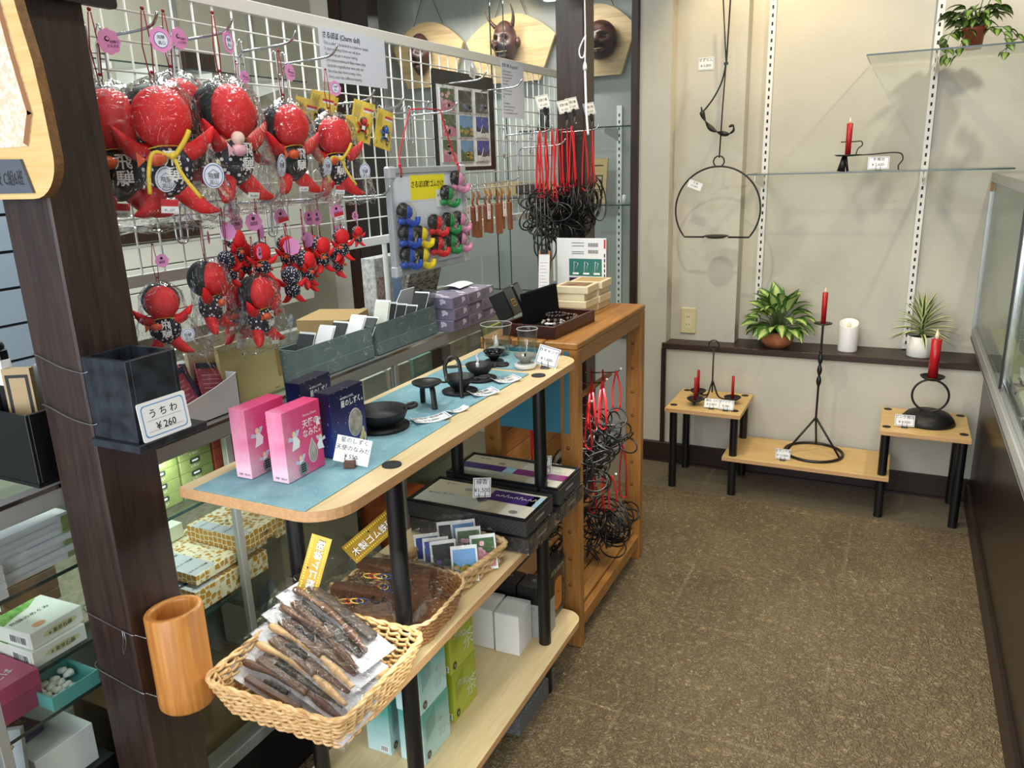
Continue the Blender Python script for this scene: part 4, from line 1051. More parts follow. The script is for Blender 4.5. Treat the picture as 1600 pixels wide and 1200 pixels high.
# rubber band guns
def gun(label, loc, rot, seed, header):
    t = thing('bagged_rubber_band_gun', label, 'toy gun', loc, rot=rot, group='bagged wooden rubber band guns')
    mb = MB(); mb.at(fr((0, 0, 0.006), (1, 0, 0), (0, 1, 0)))
    mb.prism([(-0.09, -0.012), (0.03, -0.014), (0.055, -0.05), (0.083, -0.044), (0.07, -0.005), (0.075, 0.018), (-0.03, 0.020), (-0.09, 0.012)], 0, 0.016, M['toywood'])
    mb.box(-0.10, -0.02, 0.004, 0.012, 0.003, 0.013, M['toypale'], 0.001); mb.part('gun_body', t)
    mb = MB(); mb.tube([(0.012+0.012*cos(a), -0.020+0.012*sin(a), 0.014) for a in [2*pi*k/16 for k in range(16)]], 0.0028, M['rubber'], 6, closed=True); mb.part('trigger', t)
    mb = MB()
    for k, m in enumerate((M['yellow'], M['ink_red'], M['yellow'], M['ink_blue'])):
        mb.tube([(-0.05+0.012*k+0.013*cos(a), -0.032+0.008*sin(a), 0.008+0.002*k) for a in [2*pi*j/18 for j in range(18)]], 0.0011, m, 5, closed=True)
    mb.part('rubber_bands', t)
    mb = MB(); pouch(mb, 0.225, 0.115, 0.028, seed); mb.part('plastic_bag', t)
    if header:
        mb = MB(); mb.at(header)
        g = noisy('gold_header', '8A6A1E', 'A88A36', 6, 0.45)
        mb.prism([(0, 0), (0.125, 0), (0.125, 0.045), (0, 0.045)], -0.0006, 0, g)
        mb.text('木製ゴム鉄砲', 0.0625, 0.0125, 0.0185, M['ink'], 0.0003, 'c', 1.03); mb.text('木製ゴム鉄砲', 0.0623, 0.0127, 0.0182, M['ink_white'], 0.0006, 'c', 1.0)
        for k in range(24): mb.disc(0.006+0.005*k, 0.006, 0.0013, 0.0013, M['yellow'], 0.0005, 8); mb.rect(0.005+0.005*k, 0.037, 0.002, 0.004, M['yellow'], 0.0005)
        mb.disc(0.0625, 0.034, 0.002, 0.002, M['ink'], 0.0006, 8); mb.part('header_card', t)
    return t
def hdr(o, xd, yd): return fr(o, xd, yd)
gun('bagged wooden rubber band gun whose gold header stands up by the back leg', (-0.872, 1.105, 0.575), (0, 0.05, 0.25), 11, hdr((-0.075, -0.115, 0.045), (0.15, 0.42, 0.9), (-0.95, 0.2, 0.1)))
gun('bagged wooden rubber band gun with a tilted gold header, upper one', (-0.850, 1.160, 0.603), (0, 0.06, 0.15), 12, hdr((-0.065, -0.055, 0.045), (0.38, 0.85, 0.34), (-0.75, 0.1, 0.5)))
gun('bagged wooden rubber band gun without visible header in the rattan basket', (-0.822, 1.135, 0.590), (0.06, 0.02, -0.45), 13, None)

# photo magnets in the twig basket
def photo(name, kind):
    """little postcard scene painted as flat shapes: returns a function drawing it on a w x h frame"""
    def draw(mb, w, h, z=0.0004):
        c = {'night': ('2B3F9E', '1D2F6A', 'E8ECF5'), 'day': ('6EA0D8', '3F6A34', 'C7A63A'), 'cherry': ('4D6B43', 'D884A0', 'F0B8C8'), 'dark': ('2F3438', '4A5A48', '7E68B0'), 'snow': ('3448B0', '20264A', 'EEF1F6')}[kind]
        mm = [plain('photo_%s_%d' % (kind, i), x, 0.25) for i, x in enumerate(c)]
        mb.rect(0, 0, w, h, mm[0], z)
        mb.poly([(0, 0), (w, 0), (w, h*0.35), (w*0.6, h*0.5), (w*0.3, h*0.4), (0, h*0.6)], mm[1], z+0.0002)
        r_ = random.Random(kind+name)
        if kind == 'cherry':
            for _ in range(9): mb.disc(w*r_.uniform(0.05, 0.6), h*r_.uniform(0.15, 0.85), w*0.12, h*0.09, mm[2], z+0.0004, 8)
        elif kind in ('snow', 'night'):
            mb.poly([(0, 0), (w, 0), (w, h*0.22), (0, h*0.28)], mm[2], z+0.0004); mb.poly([(w*0.3, h*0.2), (w*0.5, h*0.62), (w*0.7, h*0.2)], mm[1], z+0.0005); mb.poly([(w*0.28, h*0.2), (w*0.5, h*0.66), (w*0.5, h*0.58), (w*0.36, h*0.2)], mm[2], z+0.0006)
        else:
            for _ in range(5): mb.disc(w*r_.uniform(0.1, 0.9), h*r_.uniform(0.1, 0.4), w*0.13, h*0.08, mm[2], z+0.0004, 8)
    return draw
kinds = [('night', 'blue night'), ('night', 'snowy night'), ('dark', 'dark forest'), ('day', 'sunny village'), ('cherry', 'pink blossom'), ('dark', 'green woods'), ('cherry', 'cherry tree'), ('day', 'blue sky')]
pos = [(-0.893, 1.300, 'leftmost in the twig basket'), (-0.868, 1.292, 'second in the front row of the twig basket'), (-0.842, 1.286, 'third in the front row of the twig basket'), (-0.790, 1.283, 'nearest the front rim of the twig basket'),
       (-0.775, 1.345, 'tallest at the right of the twig basket'), (-0.880, 1.375, 'at the back left of the twig basket'), (-0.825, 1.365, 'in the back middle of the twig basket'), (-0.850, 1.392, 'at the far rim of the twig basket')]
for (kd, nm), (x, y, where) in zip(kinds, pos):
    mb = MB(); mb.at(fr((0, 0, 0), (0.80, 0.60, 0), (-0.40, 0.28, 0.85)))
    w, h = 0.058, 0.078
    mb.prism([(0, 0), (w, 0), (w, h), (0, h)], -0.007, 0, M['paper']); mb.at(mb.M @ Matrix.Translation((0.004, 0.006, 0))); photo(nm, kd)(mb, w-0.008, h-0.014)
    mb.at(fr((0, 0, 0), (0.80, 0.60, 0), (-0.40, 0.28, 0.85)) @ Matrix.Translation((-0.004, -0.002, 0.003)))
    mb.sheet(w+0.008, h+0.016, M['bag'], 0, 8, 8, lambda p, a, b: Vector((p.x, p.y, 0.004*sin(a*7+x*90)*sin(b*5))))
    mb.thing('photo_magnet', 'bagged %s photo magnet %s' % (nm, where), 'photo magnet', (x-0.01, y, 0.5315), 0.05*sin(x*900), 'photo magnets in the twig basket')

# incense boxes
M['pattern_box'] = None
pb = N('quilted_black_box'); _v = pb.coord((1, 1, 1)); _s = pb.n('SeparateXYZ', i_0=_v)
_d1 = pb.math('FRACT', pb.math('MULTIPLY', pb.math('ADD', pb.math('ADD', _s.outputs[0], _s.outputs[1]), _s.outputs[2]), 90.0)); _d2 = pb.math('FRACT', pb.math('MULTIPLY', pb.math('SUBTRACT', pb.math('ADD', _s.outputs[0], _s.outputs[1]), _s.outputs[2]), 90.0))
_g = pb.math('MAXIMUM', pb.math('LESS_THAN', _d1, 0.14), pb.math('LESS_THAN', _d2, 0.14))
pb.set(Base_Color=pb.mix(_g, '3A3B3E', '15151A'), Roughness=0.35)
M['quilt'] = pb.m
pal = {'mist': plain('inc_mist', 'B9BDAE', 0.4), 'sand': plain('inc_sand', 'C9BEA0', 0.4), 'white': plain('inc_white', 'DDD9CC', 0.4), 'violet': plain('inc_violet', '44256F', 0.35), 'sky': plain('inc_sky', 'A7CFE4', 0.4), 'magenta': plain('inc_magenta', '8A1D74', 0.35)}
def incense(label, loc, lay, film):
    t = thing('incense_gift_box', label, 'incense box', loc, 0, 'black incense gift boxes')
    w, d, h = 0.325, 0.155, 0.038
    mb = MB(); mb.box(0, w, 0, d, 0, h, M['quilt'], 0.001); mb.box(0.0, w, 0.0, 0.006, h, h+0.006, M['black']); mb.box(0, w, d-0.006, d, h, h+0.006, M['black']); mb.box(0, 0.006, 0.006, d-0.006, h, h+0.006, M['black']); mb.box(w-0.006, w, 0.006, d-0.006, h, h+0.006, M['black'])
    mb.at(f_right(w, 0, 0)); mb.rect(0.05, 0.018, 0.05, 0.006, M['steel']); mb.part('box', t)
    if lay:
        mb = MB(); mb.at(f_top(0.008, 0.008, h)); iw, idp = w-0.016, d-0.016
        mb.rect(0, 0, iw, idp, pal['white'], 0.001)
        for (x, y, ww, hh, c) in lay: mb.rect(x*iw, y*idp, ww*iw, hh*idp, pal[c], 0.0018)
        for x in (0.34, 0.86): mb.disc(x*iw, 0.2*idp if x > 0.5 else 0.74*idp, 0.011, 0.008, M['steel'], 0.0024)
        for k in range(9): mb.tube(spline([(iw*(0.60+0.04*k), idp*0.70, 0.0022), (iw*(0.615+0.04*k), idp*(0.74+0.03*(k % 3)), 0.0022), (iw*(0.63+0.04*k), idp*0.69, 0.0022)], 3), 0.0007, pal['white'], 4)
        for x, y in ((0.05, 0.40), (0.18, 0.42), (0.1, 0.85)): mb.text('香 ひだ', x*iw, y*idp, 0.010, M['ink_soft'], 0.0024)
        mb.part('print_sheet', t)
    if film:
        mb = MB(); mb.sheet(w+0.006, d+0.006, M['bag'], 0, 14, 8, lambda p, a, b: Vector((p.x-0.003, p.y-0.003, h+0.0072+0.001*sin(a*40)*sin(b*22)))); 
        mb.at(f_right(w+0.002, -0.003, -0.001)); mb.sheet(d+0.006, h+0.004, M['bag'], 0, 12, 5, lambda p, a, b: Vector((p.x, p.y, 0.002+0.0015*sin(a*37)*sin(b*12))))
        mb.at(f_front(-0.003, -0.002, -0.001)); mb.sheet(w+0.006, h+0.004, M['bag'], 0, 18, 5, lambda p, a, b: Vector((p.x, p.y, 0.002+0.0015*sin(a*51)*sin(b*12)))); mb.part('film_wrap', t)
    return t
layA = [(0, 0.5, 0.55, 0.5, 'sand'), (0, 0, 0.55, 0.45, 'mist'), (0.55, 0.5, 0.40, 0.42, 'violet'), (0.90, 0.5, 0.10, 0.42, 'sky'), (0.56, 0, 0.2, 0.46, 'sand')]
layB = [(0, 0.62, 0.55, 0.38, 'sand'), (0, 0.36, 0.42, 0.26, 'violet'), (0.42, 0.33, 0.1, 0.3, 'sky'), (0.52, 0.36, 0.48, 0.26, 'magenta'), (0, 0, 0.5, 0.34, 'mist'), (0.5, 0, 0.2, 0.32, 'sand')]
incense('film-wrapped black incense box at the bottom of the nearer stack', (-1.030, 1.470, 0.526), None, True)
incense('open-topped black incense box with a purple print, top of the nearer stack', (-1.033, 1.466, 0.5715), layA, False)
incense('film-wrapped black incense box at the bottom of the farther stack', (-1.030, 1.660, 0.526), None, True)
incense('open-topped black incense box with a magenta print, top of the farther stack', (-1.034, 1.656, 0.5715), layB, False)
card('white price card on the nearer black incense box', (-0.860, 1.535, 0.6125), 0.75, 0.045, 0.048, ['線香', '¥1,500'], 0.2, 'ink', 'steel_dark', roll=0.12)
card('white price card on the farther black incense box', (-0.780, 1.725, 0.6125), 0.75, 0.045, 0.048, ['お香', '¥1,500'], 0.2, 'ink', 'steel_dark', roll=0.12)

# ------------------------------------------------------------------ boxes on the bottom shelf
def grad(name, lo, hi, z0, z1, extra=None):
    x = N(name); v = x.coord(); s_ = x.n('SeparateXYZ', i_0=v)
    x.set(Base_Color=x.ramp(x.math('ADD', x.math('DIVIDE', x.math('SUBTRACT', s_.outputs[2], z0), z1-z0), x.math('MULTIPLY', x.math('SUBTRACT', x.noise(v, 25, 3), 0.5), 0.4)), [(0.1, lo), (0.9, hi)]), Roughness=0.4)
    return x.m
M['teal_box'] = grad('teal_print', 'B9D8DC', '4F9A92', 0.0, 0.13); M['green_box'] = grad('green_print', 'A9B23A', '8FA01F', 0, 0.13)
def soapbox(label, loc, m, dark, grp, nm):
    mb = MB(); w, d, h = 0.062, 0.108, 0.128
    mb.box(0, w, 0, d, 0, h, m, 0.0008)
    mb.at(f_top(0, 0, h)); mb.rect(0.001, 0.001, w-0.002, d-0.002, dark, 0.0003)
    mb.at(f_topr(w, 0, h)); mb.text('うす茶あめ', d*0.5, w*0.3, 0.008, M['ink'], 0.0007, 'c')
    mb.at(f_right(w, 0, 0)); wh = plain(nm+'_brush', 'C9D2B8' if nm == 'green' else 'A8BDB4', 0.5)
    mb.text('飛騨の', 0.018, 0.085, 0.020, wh, rot=-0.35); mb.text('茶', 0.058, 0.030, 0.055, wh, rot=0.0)
    for k in range(8): mb.rect(0.012+0.005*k, 0.05+0.003*k, 0.0012, 0.05, plain(nm+'_line', '5C7F78' if nm == 'teal' else '7C8A2A', 0.5), 0.0006)
    mb.disc(0.018, 0.016, 0.008, 0.010, plain(nm+'_seal', '5A463C' if nm == 'teal' else '1E2412', 0.5), 0.0008); mb.text('茶', 0.018, 0.012, 0.009, wh, 0.0011, 'c')
    mb.at(f_front(0, 0, 0)); mb.rect(0.035, 0.006, 0.022, 0.016, M['paper'], 0.0004)
    for k in range(7): mb.rect(0.037+0.0026*k, 0.008, 0.0013, 0.012, M['ink'], 0.0007)
    return mb.thing(nm+'_tea_box', label, 'tea box', loc, 0, grp)
dt = plain('teal_top', '3F7A70', 0.4); dg = plain('green_top', '7F8F1C', 0.4)
for i, (x, y, z, lab) in enumerate(((-0.880, 1.155, 0.1525, 'teal printed box at the bottom of the front teal stack'), (-0.8805, 1.153, 0.2810, 'teal printed box on top of the front teal stack'), (-0.965, 1.150, 0.1525, 'teal printed box at the bottom behind the table leg'), (-0.965, 1.152, 0.2810, 'teal printed box on top behind the table leg'))):
    soapbox(lab, (x, y, z), M['teal_box'], dt, 'teal boxes on the bottom shelf', 'teal')
soapbox('lime green printed box at the bottom of the green stack', (-0.889, 1.298, 0.1525), M['green_box'], dg, 'green boxes on the bottom shelf', 'green')
soapbox('lime green printed box on top of the green stack', (-0.890, 1.296, 0.2810), M['green_box'], dg, 'green boxes on the bottom shelf', 'green')
for x, lab in ((-0.945, 'plain white box on the bottom shelf, farther from the shelf front'), (-0.868, 'plain white box on the bottom shelf, nearer the shelf front')):
    mb = MB(); w, d, h = 0.070, 0.085, 0.118
    mb.box(0, w, 0, d, 0, h, M['paper'], 0.001); mb.box(-0.0002, w+0.0002, -0.0002, d, h-0.0016, h-0.001, M['ink_soft'])
    mb.thing('white_carton', lab, 'box', (x, 1.585, 0.1525), 0.04, 'plain white cartons')
for i, x in enumerate((-1.02, -0.93, -0.845)):
    mb = MB(); w, d, h = 0.08, 0.07, 0.150
    mb.box(0, w, 0, d, 0, h-0.05, plain('grey_carton', '9A9C9A', 0.6)); mb.box(0, w, 0, d, h-0.05, h, M['black'], 0.001)
    mb.at(f_top(0, 0, h)); mb.text('香炉', w/2, d/2, 0.014, M['steel'], al='c')
    mb.at(f_front(0, 0, 0)); mb.text('飛騨 一位', 0.01, 0.085, 0.010, M['ink_soft']); mb.text('香炉 セット', 0.01, 0.06, 0.009, M['ink_soft'])
    mb.thing('black_topped_box', 'black and grey incense burner box, %s in the row behind the white cartons' % ('leftmost', 'middle', 'rightmost')[i], 'box', (x, 1.68, 0.1525), 0.0, 'black topped boxes')
t = thing('framed_box', 'black box with an orange doorway picture beside the rack post', 'box', (-0.812, 1.758, 0.1525))
mb = MB(); mb.box(0, 0.030, 0, 0.105, 0, 0.165, M['black'], 0.001); mb.box(-0.006, 0, 0, 0.105, 0, 0.155, M['paper']); mb.part('box', t)
mb = MB(); mb.at(f_right(0.0302, 0, 0)); sp = noisy('speckled_print', '2A241E', '8B8A80', 120, 0.4); mb.rect(0.004, 0.004, 0.097, 0.150, sp, 0.0003); mb.rect(0.014, 0.014, 0.078, 0.125, M['toywood'], 0.0006); mb.poly(rrect(0.028, 0.080, 0.024, 0.118, 0.014, 4), plain('orange_door', 'B97A32', 0.4), 0.001); mb.disc(0.054, 0.075, 0.005, 0.003, M['ink'], 0.0014); mb.part('picture', t)
st = noisy('granite_slab', '4A4B4C', '7A7B7B', 260, 0.85, 0.6, 200, lo=0.4, hi=0.6)
for z, dx, dy, lab in ((0.0, 0.0, 0.0, 'grey stone slab lying on the floor under the bottom shelf'), (0.0545, -0.005, -0.006, 'grey stone slab stacked on the other slab under the bottom shelf')):
    mb = MB(); mb.box(0, 0.20, 0, 0.235, 0, 0.054 if z == 0 else 0.040, st, 0.004); mb.thing('stone_slab', lab, 'stone slab', (-0.950+dx, 1.475+dy, z), 0, 'stone slabs under the table')

# ------------------------------------------------------------------ pine rack
t = thing('pine_rack', 'open pine shelving rack with slatted top at the end of the table', 'rack', (0, 0, 0))
XF, XB, YA, YB, ZR = -0.745, -1.040, 1.890, 2.512, 0.915
holes = plain('hole_dark', '3A2413', 0.8)
for x in (XF-0.054, XB):
    for y in (YA, YB-0.036):
        mb = MB(); mb.box(x, x+0.054, y, y+0.036, 0, ZR, M['rackpost'], 0.003)
        mb.at(f_front(x, y, 0))
        for k in range(9):
            z = 0.12+0.0855*k; mb.disc(0.024, z, 0.0055, 0.0055, holes, 0.0003, 14); mb.disc(0.0245, z+0.001, 0.003, 0.003, M['rackpost'], 0.0006, 10)
        mb.part('post', t)
for x0, x1 in ((-0.842, -0.745), (-0.942, -0.846), (-1.040, -0.946)):
    mb = MB(); mb.box(x0, x1, YA+0.0365 if x0 > -0.85 and False else YA-0.001, YB+0.001, ZR, ZR+0.018, M['rackwood'], 0.003); mb.part('top_slat', t)
mb = MB(); mb.box(XF-0.024, XF-0.002, YA+0.036, YB-0.036, ZR-0.045, ZR, M['rackwood'], 0.002); mb.part('front_rail', t)
mb = MB(); mb.box(XF-0.024, XF-0.002, YA+0.036, YB-0.036, 0.055, 0.098, M['rackwood'], 0.002); mb.part('bottom_rail', t)
for k in range(4):
    mb = MB(); mb.box(XB+0.006+0.068*k, XB+0.068+0.068*k, YA+0.002, YB-0.002, 0.098, 0.112, M['rackwood'], 0.002); mb.part('bottom_slat', t)
for y in (YA+0.004, YB-0.030):
    mb = MB(); mb.box(XB+0.054, XF-0.054, y, y+0.022, 0.03, 0.098, M['rackwood'], 0.002); mb.part('cross_rail', t)
for k in range(4):
    mb = MB(); mb.box(XB+0.002, XB+0.016, YA+0.036, YB-0.036, 0.40+0.072*k, 0.468+0.072*k, M['rackwood'], 0.002); mb.part('back_board', t)
for x, z in ((-0.86, 0.688), (-0.86, 0.50), (-0.86, 0.30)):
    mb = MB(); mb.cyl((x, YA+0.03, z), (x, YB-0.03, z), 0.009, M['rackwood'], 12); mb.part('dowel', t)
HK = [(1.985, 0.735), (2.115, 0.765), (2.245, 0.765), (2.20, 0.43)]
for y, z in HK:
    mb = MB(); mb.tube(spline([(-0.86, y, z-0.012), (-0.80, y, z-0.006), (-0.755, y, z), (-0.742, y, z+0.010)], 5), 0.0022, M['chrome'], 6); mb.ball((-0.741, y, z+0.011), 0.0042, M['white_metal'], 8, 6); mb.part('hook', t)
mb = MB(); mb.sheet(0.215, 0.235, M['blue_cloth'], 0, 10, 4, lambda p, a, b: Vector((p.x, 0.003*sin(a*9), p.z+p.y)))
mb.thing('teal_sheet', 'teal sheet hanging between the table end and the pine rack', 'cloth', (-0.985, 1.8875, 0.675))

# bracelet tray and lid
t = thing('bracelet_tray', 'dark wooden tray lined with black velvet on the pine rack', 'tray', (-0.985, 1.925, ZR+0.0183), -0.06)
mb = MB(); dk = wood('tray_rosewood', '2A1310', '4A251D', (4, 40, 40), 1, 0.3)
mb.box(0, 0.165, 0, 0.27, 0, 0.006, dk); mb.box(0, 0.165, 0, 0.008, 0.006, 0.036, dk, 0.001); mb.box(0, 0.165, 0.262, 0.27, 0.006, 0.036, dk, 0.001); mb.box(0, 0.008, 0.008, 0.262, 0.006, 0.036, dk, 0.001); mb.box(0.157, 0.165, 0.008, 0.262, 0.006, 0.036, dk, 0.001); mb.part('tray_frame', t)
vel = plain('black_velvet', '0C0D12', 0.9, spec=0.1)
mb = MB(); mb.box(0.008, 0.157, 0.008, 0.262, 0.006, 0.022, vel, 0.003); mb.part('velvet_lining', t)
mb = MB(); mb.at(TR(0.052, 0.045, 0.022, 0, 0, -0.10)); mb.box(-0.010, 0.006, 0, 0.205, 0, 0.092, vel, 0.002); mb.part('lid_panel', t)
def bracelet(label, loc, r, n, mats, bead=0.0058):
    t = thing('bead_bracelet', label, 'bracelet', loc)
    for m, start in ((mats[0], 0), (mats[1], 1)):
        mb = MB()
        for k in range(start, n, 2): mb.ball((r*cos(2*pi*k/n), r*sin(2*pi*k/n), bead), bead, m, 10, 7)
        mb.part('beads', t)
    return t
b1 = plain('bead_dark', '241512', 0.12); b2 = plain('bead_brown', '6B4535', 0.12); b3 = plain('bead_pale', 'A89A90', 0.12)
bracelet('dark bead bracelet at the near end of the velvet tray', (-0.866, 2.010, ZR+0.041), 0.030, 18, (b1, b3))
bracelet('brown bead bracelet at the far end of the velvet tray', (-0.862, 2.098, ZR+0.041), 0.032, 18, (b1, b2))
bracelet('black bead bracelet in the middle beside the velvet lid', (-0.878, 2.060, ZR+0.0525), 0.028, 16, (b1, b1))
mb = MB(); mb.box(0, 0.022, 0, 0.014, 0, 0.001, M['paper']); mb.thing('paper_tag', 'small white tag on the near end of the bracelet tray', 'tag', (-0.862, 1.940, ZR+0.055), 0.1)
for i, (x, y, a) in enumerate(((-1.035, 2.005, 0.0), (-1.045, 2.09, 0.1))):
    t = thing('black_case', 'black case with a gold label leaning at the back of the tray, %s one' % ('nearer' if i == 0 else 'farther'), 'case', (x, y, ZR+0.0365), 0.15+a, 'black gold-labelled cases', rot=(0.0, -0.42, 0.12+a))
    mb = MB(); mb.box(0, 0.052, 0, 0.075, 0, 0.085, M['black'], 0.004); mb.part('case_body', t)
    mb = MB(); mb.at(f_right(0.0523, 0, 0)); mb.rect(0.022, 0.026, 0.034, 0.022, M['gold'], 0.0004); mb.rect(0.025, 0.029, 0.028, 0.016, M['ink'], 0.0007); mb.text('数珠', 0.039, 0.0325, 0.012, M['gold'], 0.001, 'c')
    mb.part('gold_label', t)
M['palewood'] = wood('pale_box_wood', 'D8C9A2', 'E8DCBC', (3, 30, 30), 1, 0.55)
for s_, (x, y, nm) in enumerate(((-0.975, 2.262, 'nearer'), (-0.968, 2.372, 'farther'))):
    for k in range(4):
        mb = MB(); mb.box(0, 0.112, 0, 0.105, 0, 0.0225, M['palewood'], 0.0015); mb.box(0.001, 0.111, 0.001, 0.104, 0.010, 0.0108, M['oak_edge'])
        if k == 3:
            mb.at(f_top(0, 0, 0.0225)); mb.rect(0.012, 0.012, 0.088, 0.08, M['toypale'] if s_ else noisy('photo_brown', '7A563A', 'A8825E', 30, 0.4), 0.0003)
            if not s_: mb.rect(0.03, 0.03, 0.03, 0.012, M['toywood'], 0.0006)
        lev = ('bottom', 'second', 'third', 'topmost')[k]
        mb.thing('puzzle_box', 'pale wooden puzzle box, %s in the %s stack on the pine rack' % (lev, nm), 'wooden box', (x+(-0.004, 0.003, -0.005, 0.008)[k], y+(0.0, -0.003, 0.002, -0.002)[k], ZR+0.0183+0.0228*k), 0.02*(k-1.5), 'pale wooden puzzle boxes')
for i, (dy, c) in enumerate(((0, 0), (0.008, 1), (0.015, 2))):
    mb = MB(); w, h = 0.178-0.001*i, 0.218-0.003*i
    mb.box(0, w, 0, 0.006, 0, h, plain('magazine_%d' % i, ('E4E5E6', 'B8463C', '3F5A52')[i], 0.35), 0.0008)
    mb.box(0.002, w-0.001, 0.001, 0.005, 0.001, h+0.0004, M['paper'])
    if i == 0:
        mb.at(f_front(0, 0, 0)); g = plain('mag_green', '2E7068', 0.4); pu = plain('mag_purple', '2A1B44', 0.4)
        mb.rect(0.045, 0.092, 0.118, 0.058, g, 0.0004)
        for k in range(3):
            mb.rect(0.058+0.038*k, 0.097, 0.022, 0.006, M['ink_white'], 0.0008); mb.tube([(0.062+0.038*k, 0.104, 0.0008), (0.064+0.038*k, 0.14, 0.0008), (0.078+0.036*k, 0.135, 0.0008), (0.07+0.038*k, 0.115, 0.0008)], 0.001, M['ink_white'], 4)
        mb.rect(0.045, 0.050, 0.048, 0.036, pu, 0.0004); mb.tube(spline([(0.05, 0.062, 0.0008), (0.062, 0.07, 0.0008), (0.07, 0.078, 0.0008), (0.082, 0.066, 0.0008), (0.09, 0.064, 0.0008)], 4), 0.0009, M['ink_white'], 4)
        mb.rect(0.098, 0.040, 0.065, 0.048, plain('mag_photo', '9AA0A4', 0.4), 0.0004); mb.poly([(0.105, 0.04), (0.155, 0.04), (0.148, 0.056), (0.136, 0.066), (0.124, 0.066), (0.112, 0.056)], M['ink'], 0.0008); mb.disc(0.130, 0.076, 0.0075, 0.010, plain('mag_face', '7A5A4C', 0.5), 0.001)
        for yy, hh in ((0.19, 0.013), (0.168, 0.012)):
            for k in range(12): mb.rect(0.115+0.003*k, yy, 0.0016, hh, M['ink'], 0.0006)
        for yy in (0.202, 0.192, 0.172, 0.166): mb.rect(0.055, yy, 0.045, 0.002, M['ink_soft'], 0.0006)
        mb.rect(0.170, 0.185, 0.006, 0.03, M['ink_red'], 0.0006)
        for k in range(9): mb.rect(0.1705, 0.02+0.017*k, 0.004, 0.012, M['ink'], 0.0006)
    mb.thing('magazine', ('white magazine with a green photo panel standing on the pine rack', 'red-edged magazine standing right behind the white magazine', 'dark green magazine standing rearmost behind the white magazine')[i], 'magazine', (-1.052, 2.486+dy, ZR+0.0183), 0, 'magazines on the pine rack')
t = thing('menu_clipboard', 'narrow brown clipboard with a white sheet leaning by the magazines', 'clipboard', (-1.045, 2.300, ZR+0.0183), rot=(-0.12, 0, 0.1))
mb = MB(); mb.box(0, 0.040, 0, 0.003, 0, 0.195, wood('clip_board', '8A5F38', 'A5794C', (30, 3, 30), 1, 0.5), 0.0006); mb.part('board', t)
mb = MB(); mb.at(f_front(0, -0.0004, 0)); mb.rect(0.002, 0.005, 0.036, 0.178, M['paper'], 0.0004)
for k in range(13): mb.rect(0.006, 0.03+0.0105*k, 0.026-0.004*(k % 3), 0.001, M['ink_soft'] if k != 11 else M['ink_red'], 0.0007)
mb.part('sheet', t)
mb = MB(); mb.box(0.008, 0.032, -0.006, 0.004, 0.186, 0.200, M['black'], 0.002); mb.part('clip', t)

# ------------------------------------------------------------------ glass showcase counter behind the table
XC, ZK = -1.170, 0.930
CY0, CY1 = -0.75, 2.72
t = thing('glass_showcase_counter', 'long glass showcase counter behind the shelf table', 'showcase counter', (0, 0, 0))
mb = MB(); mb.box(-1.66, XC-0.028, CY0, CY1, ZK-0.006, ZK, M['glass']); mb.box(-1.66, XC-0.028, CY1, CY1+0.001, ZK-0.006, ZK, M['glass_edge']); mb.part('glass_top', t)
mb = MB(); mb.box(XC-0.030, XC, CY0, CY1, ZK-0.034, ZK+0.002, M['steel'], 0.002); mb.box(XC-0.001, XC+0.0008, CY0, CY1, ZK-0.004, ZK+0.0026, M['chrome']); mb.box(-1.67, -1.64, CY0, CY1, ZK-0.03, ZK+0.002, M['steel'], 0.002); mb.part('top_frame', t)
mb = MB(); mb.box(XC-0.022, XC, CY0, CY1, 0.185, 0.215, M['steel'], 0.002); mb.part('bottom_frame', t)
for y in (0.548, 1.064, 1.66, CY1-0.012):
    mb = MB(); mb.box(XC-0.014, XC, y-0.008, y+0.008, 0.215, ZK-0.034, M['steel'], 0.001); mb.part('upright', t)
for a, b in ((CY0, 0.54), (0.556, 1.056), (1.072, 1.652), (1.668, CY1-0.02)):
    mb = MB(); mb.box(XC-0.008, XC-0.004, a, b, 0.215, ZK-0.034, M['glass']); mb.part('front_pane', t)
mb = MB(); mb.box(-1.66, XC-0.03, CY0, CY1, 0.0, 0.185, plain('plinth_black', '121213', 0.6)); mb.part('plinth', t)
mb = MB(); mb.box(-1.66, -1.65, CY0, CY1, 0.185, ZK-0.03, plain('counter_back', 'A6A898', 0.6)); mb.part('back_panel', t)
felt = noisy('counter_felt', '6F6A58', '857F6A', 90, 0.9)
for z, xf in ((0.777, -1.195), (0.600, -1.245), (0.548, -1.19)):
    mb = MB(); a, b = (CY0, CY1-0.03) if z != 0.548 else (CY0, 1.05)
    mb.box(-1.65, xf, a, b, z-0.006, z, M['glass']); mb.box(xf, xf+0.001, a, b, z-0.006, z, M['glass_edge']); mb.part('glass_shelf', t)
mb = MB(); mb.box(-1.65, XC-0.01, CY0, CY1-0.03, 0.186, 0.200, plain('counter_floor', '9C9C84', 0.7)); mb.part('case_floor', t)
mb = MB(); mb.box(-1.64, -1.30, CY0, CY1-0.04, 0.601, 0.604, felt); mb.part('shelf_felt', t)

def pkg(name, label, cat, loc, size, mat, group=None, rz=0, deco=None, b=0.001):
    mb = MB(); w, d, h = size; mb.box(0, w, 0, d, 0, h, mat, b)
    if deco: deco(mb, w, d, h); mb.at()
    return mb.thing(name, label, cat, loc, rz, group)
def barcode(mb, x, y, w, h, n=9):
    mb.rect(x, y, w, h, M['paper'], 0.0004)
    r_ = random.Random(n)
    for k in range(n): mb.rect(x+w*0.1+w*0.8*k/n, y+h*0.2, w*0.8/n*r_.choice((0.35, 0.6)), h*0.6, M['ink'], 0.0008)
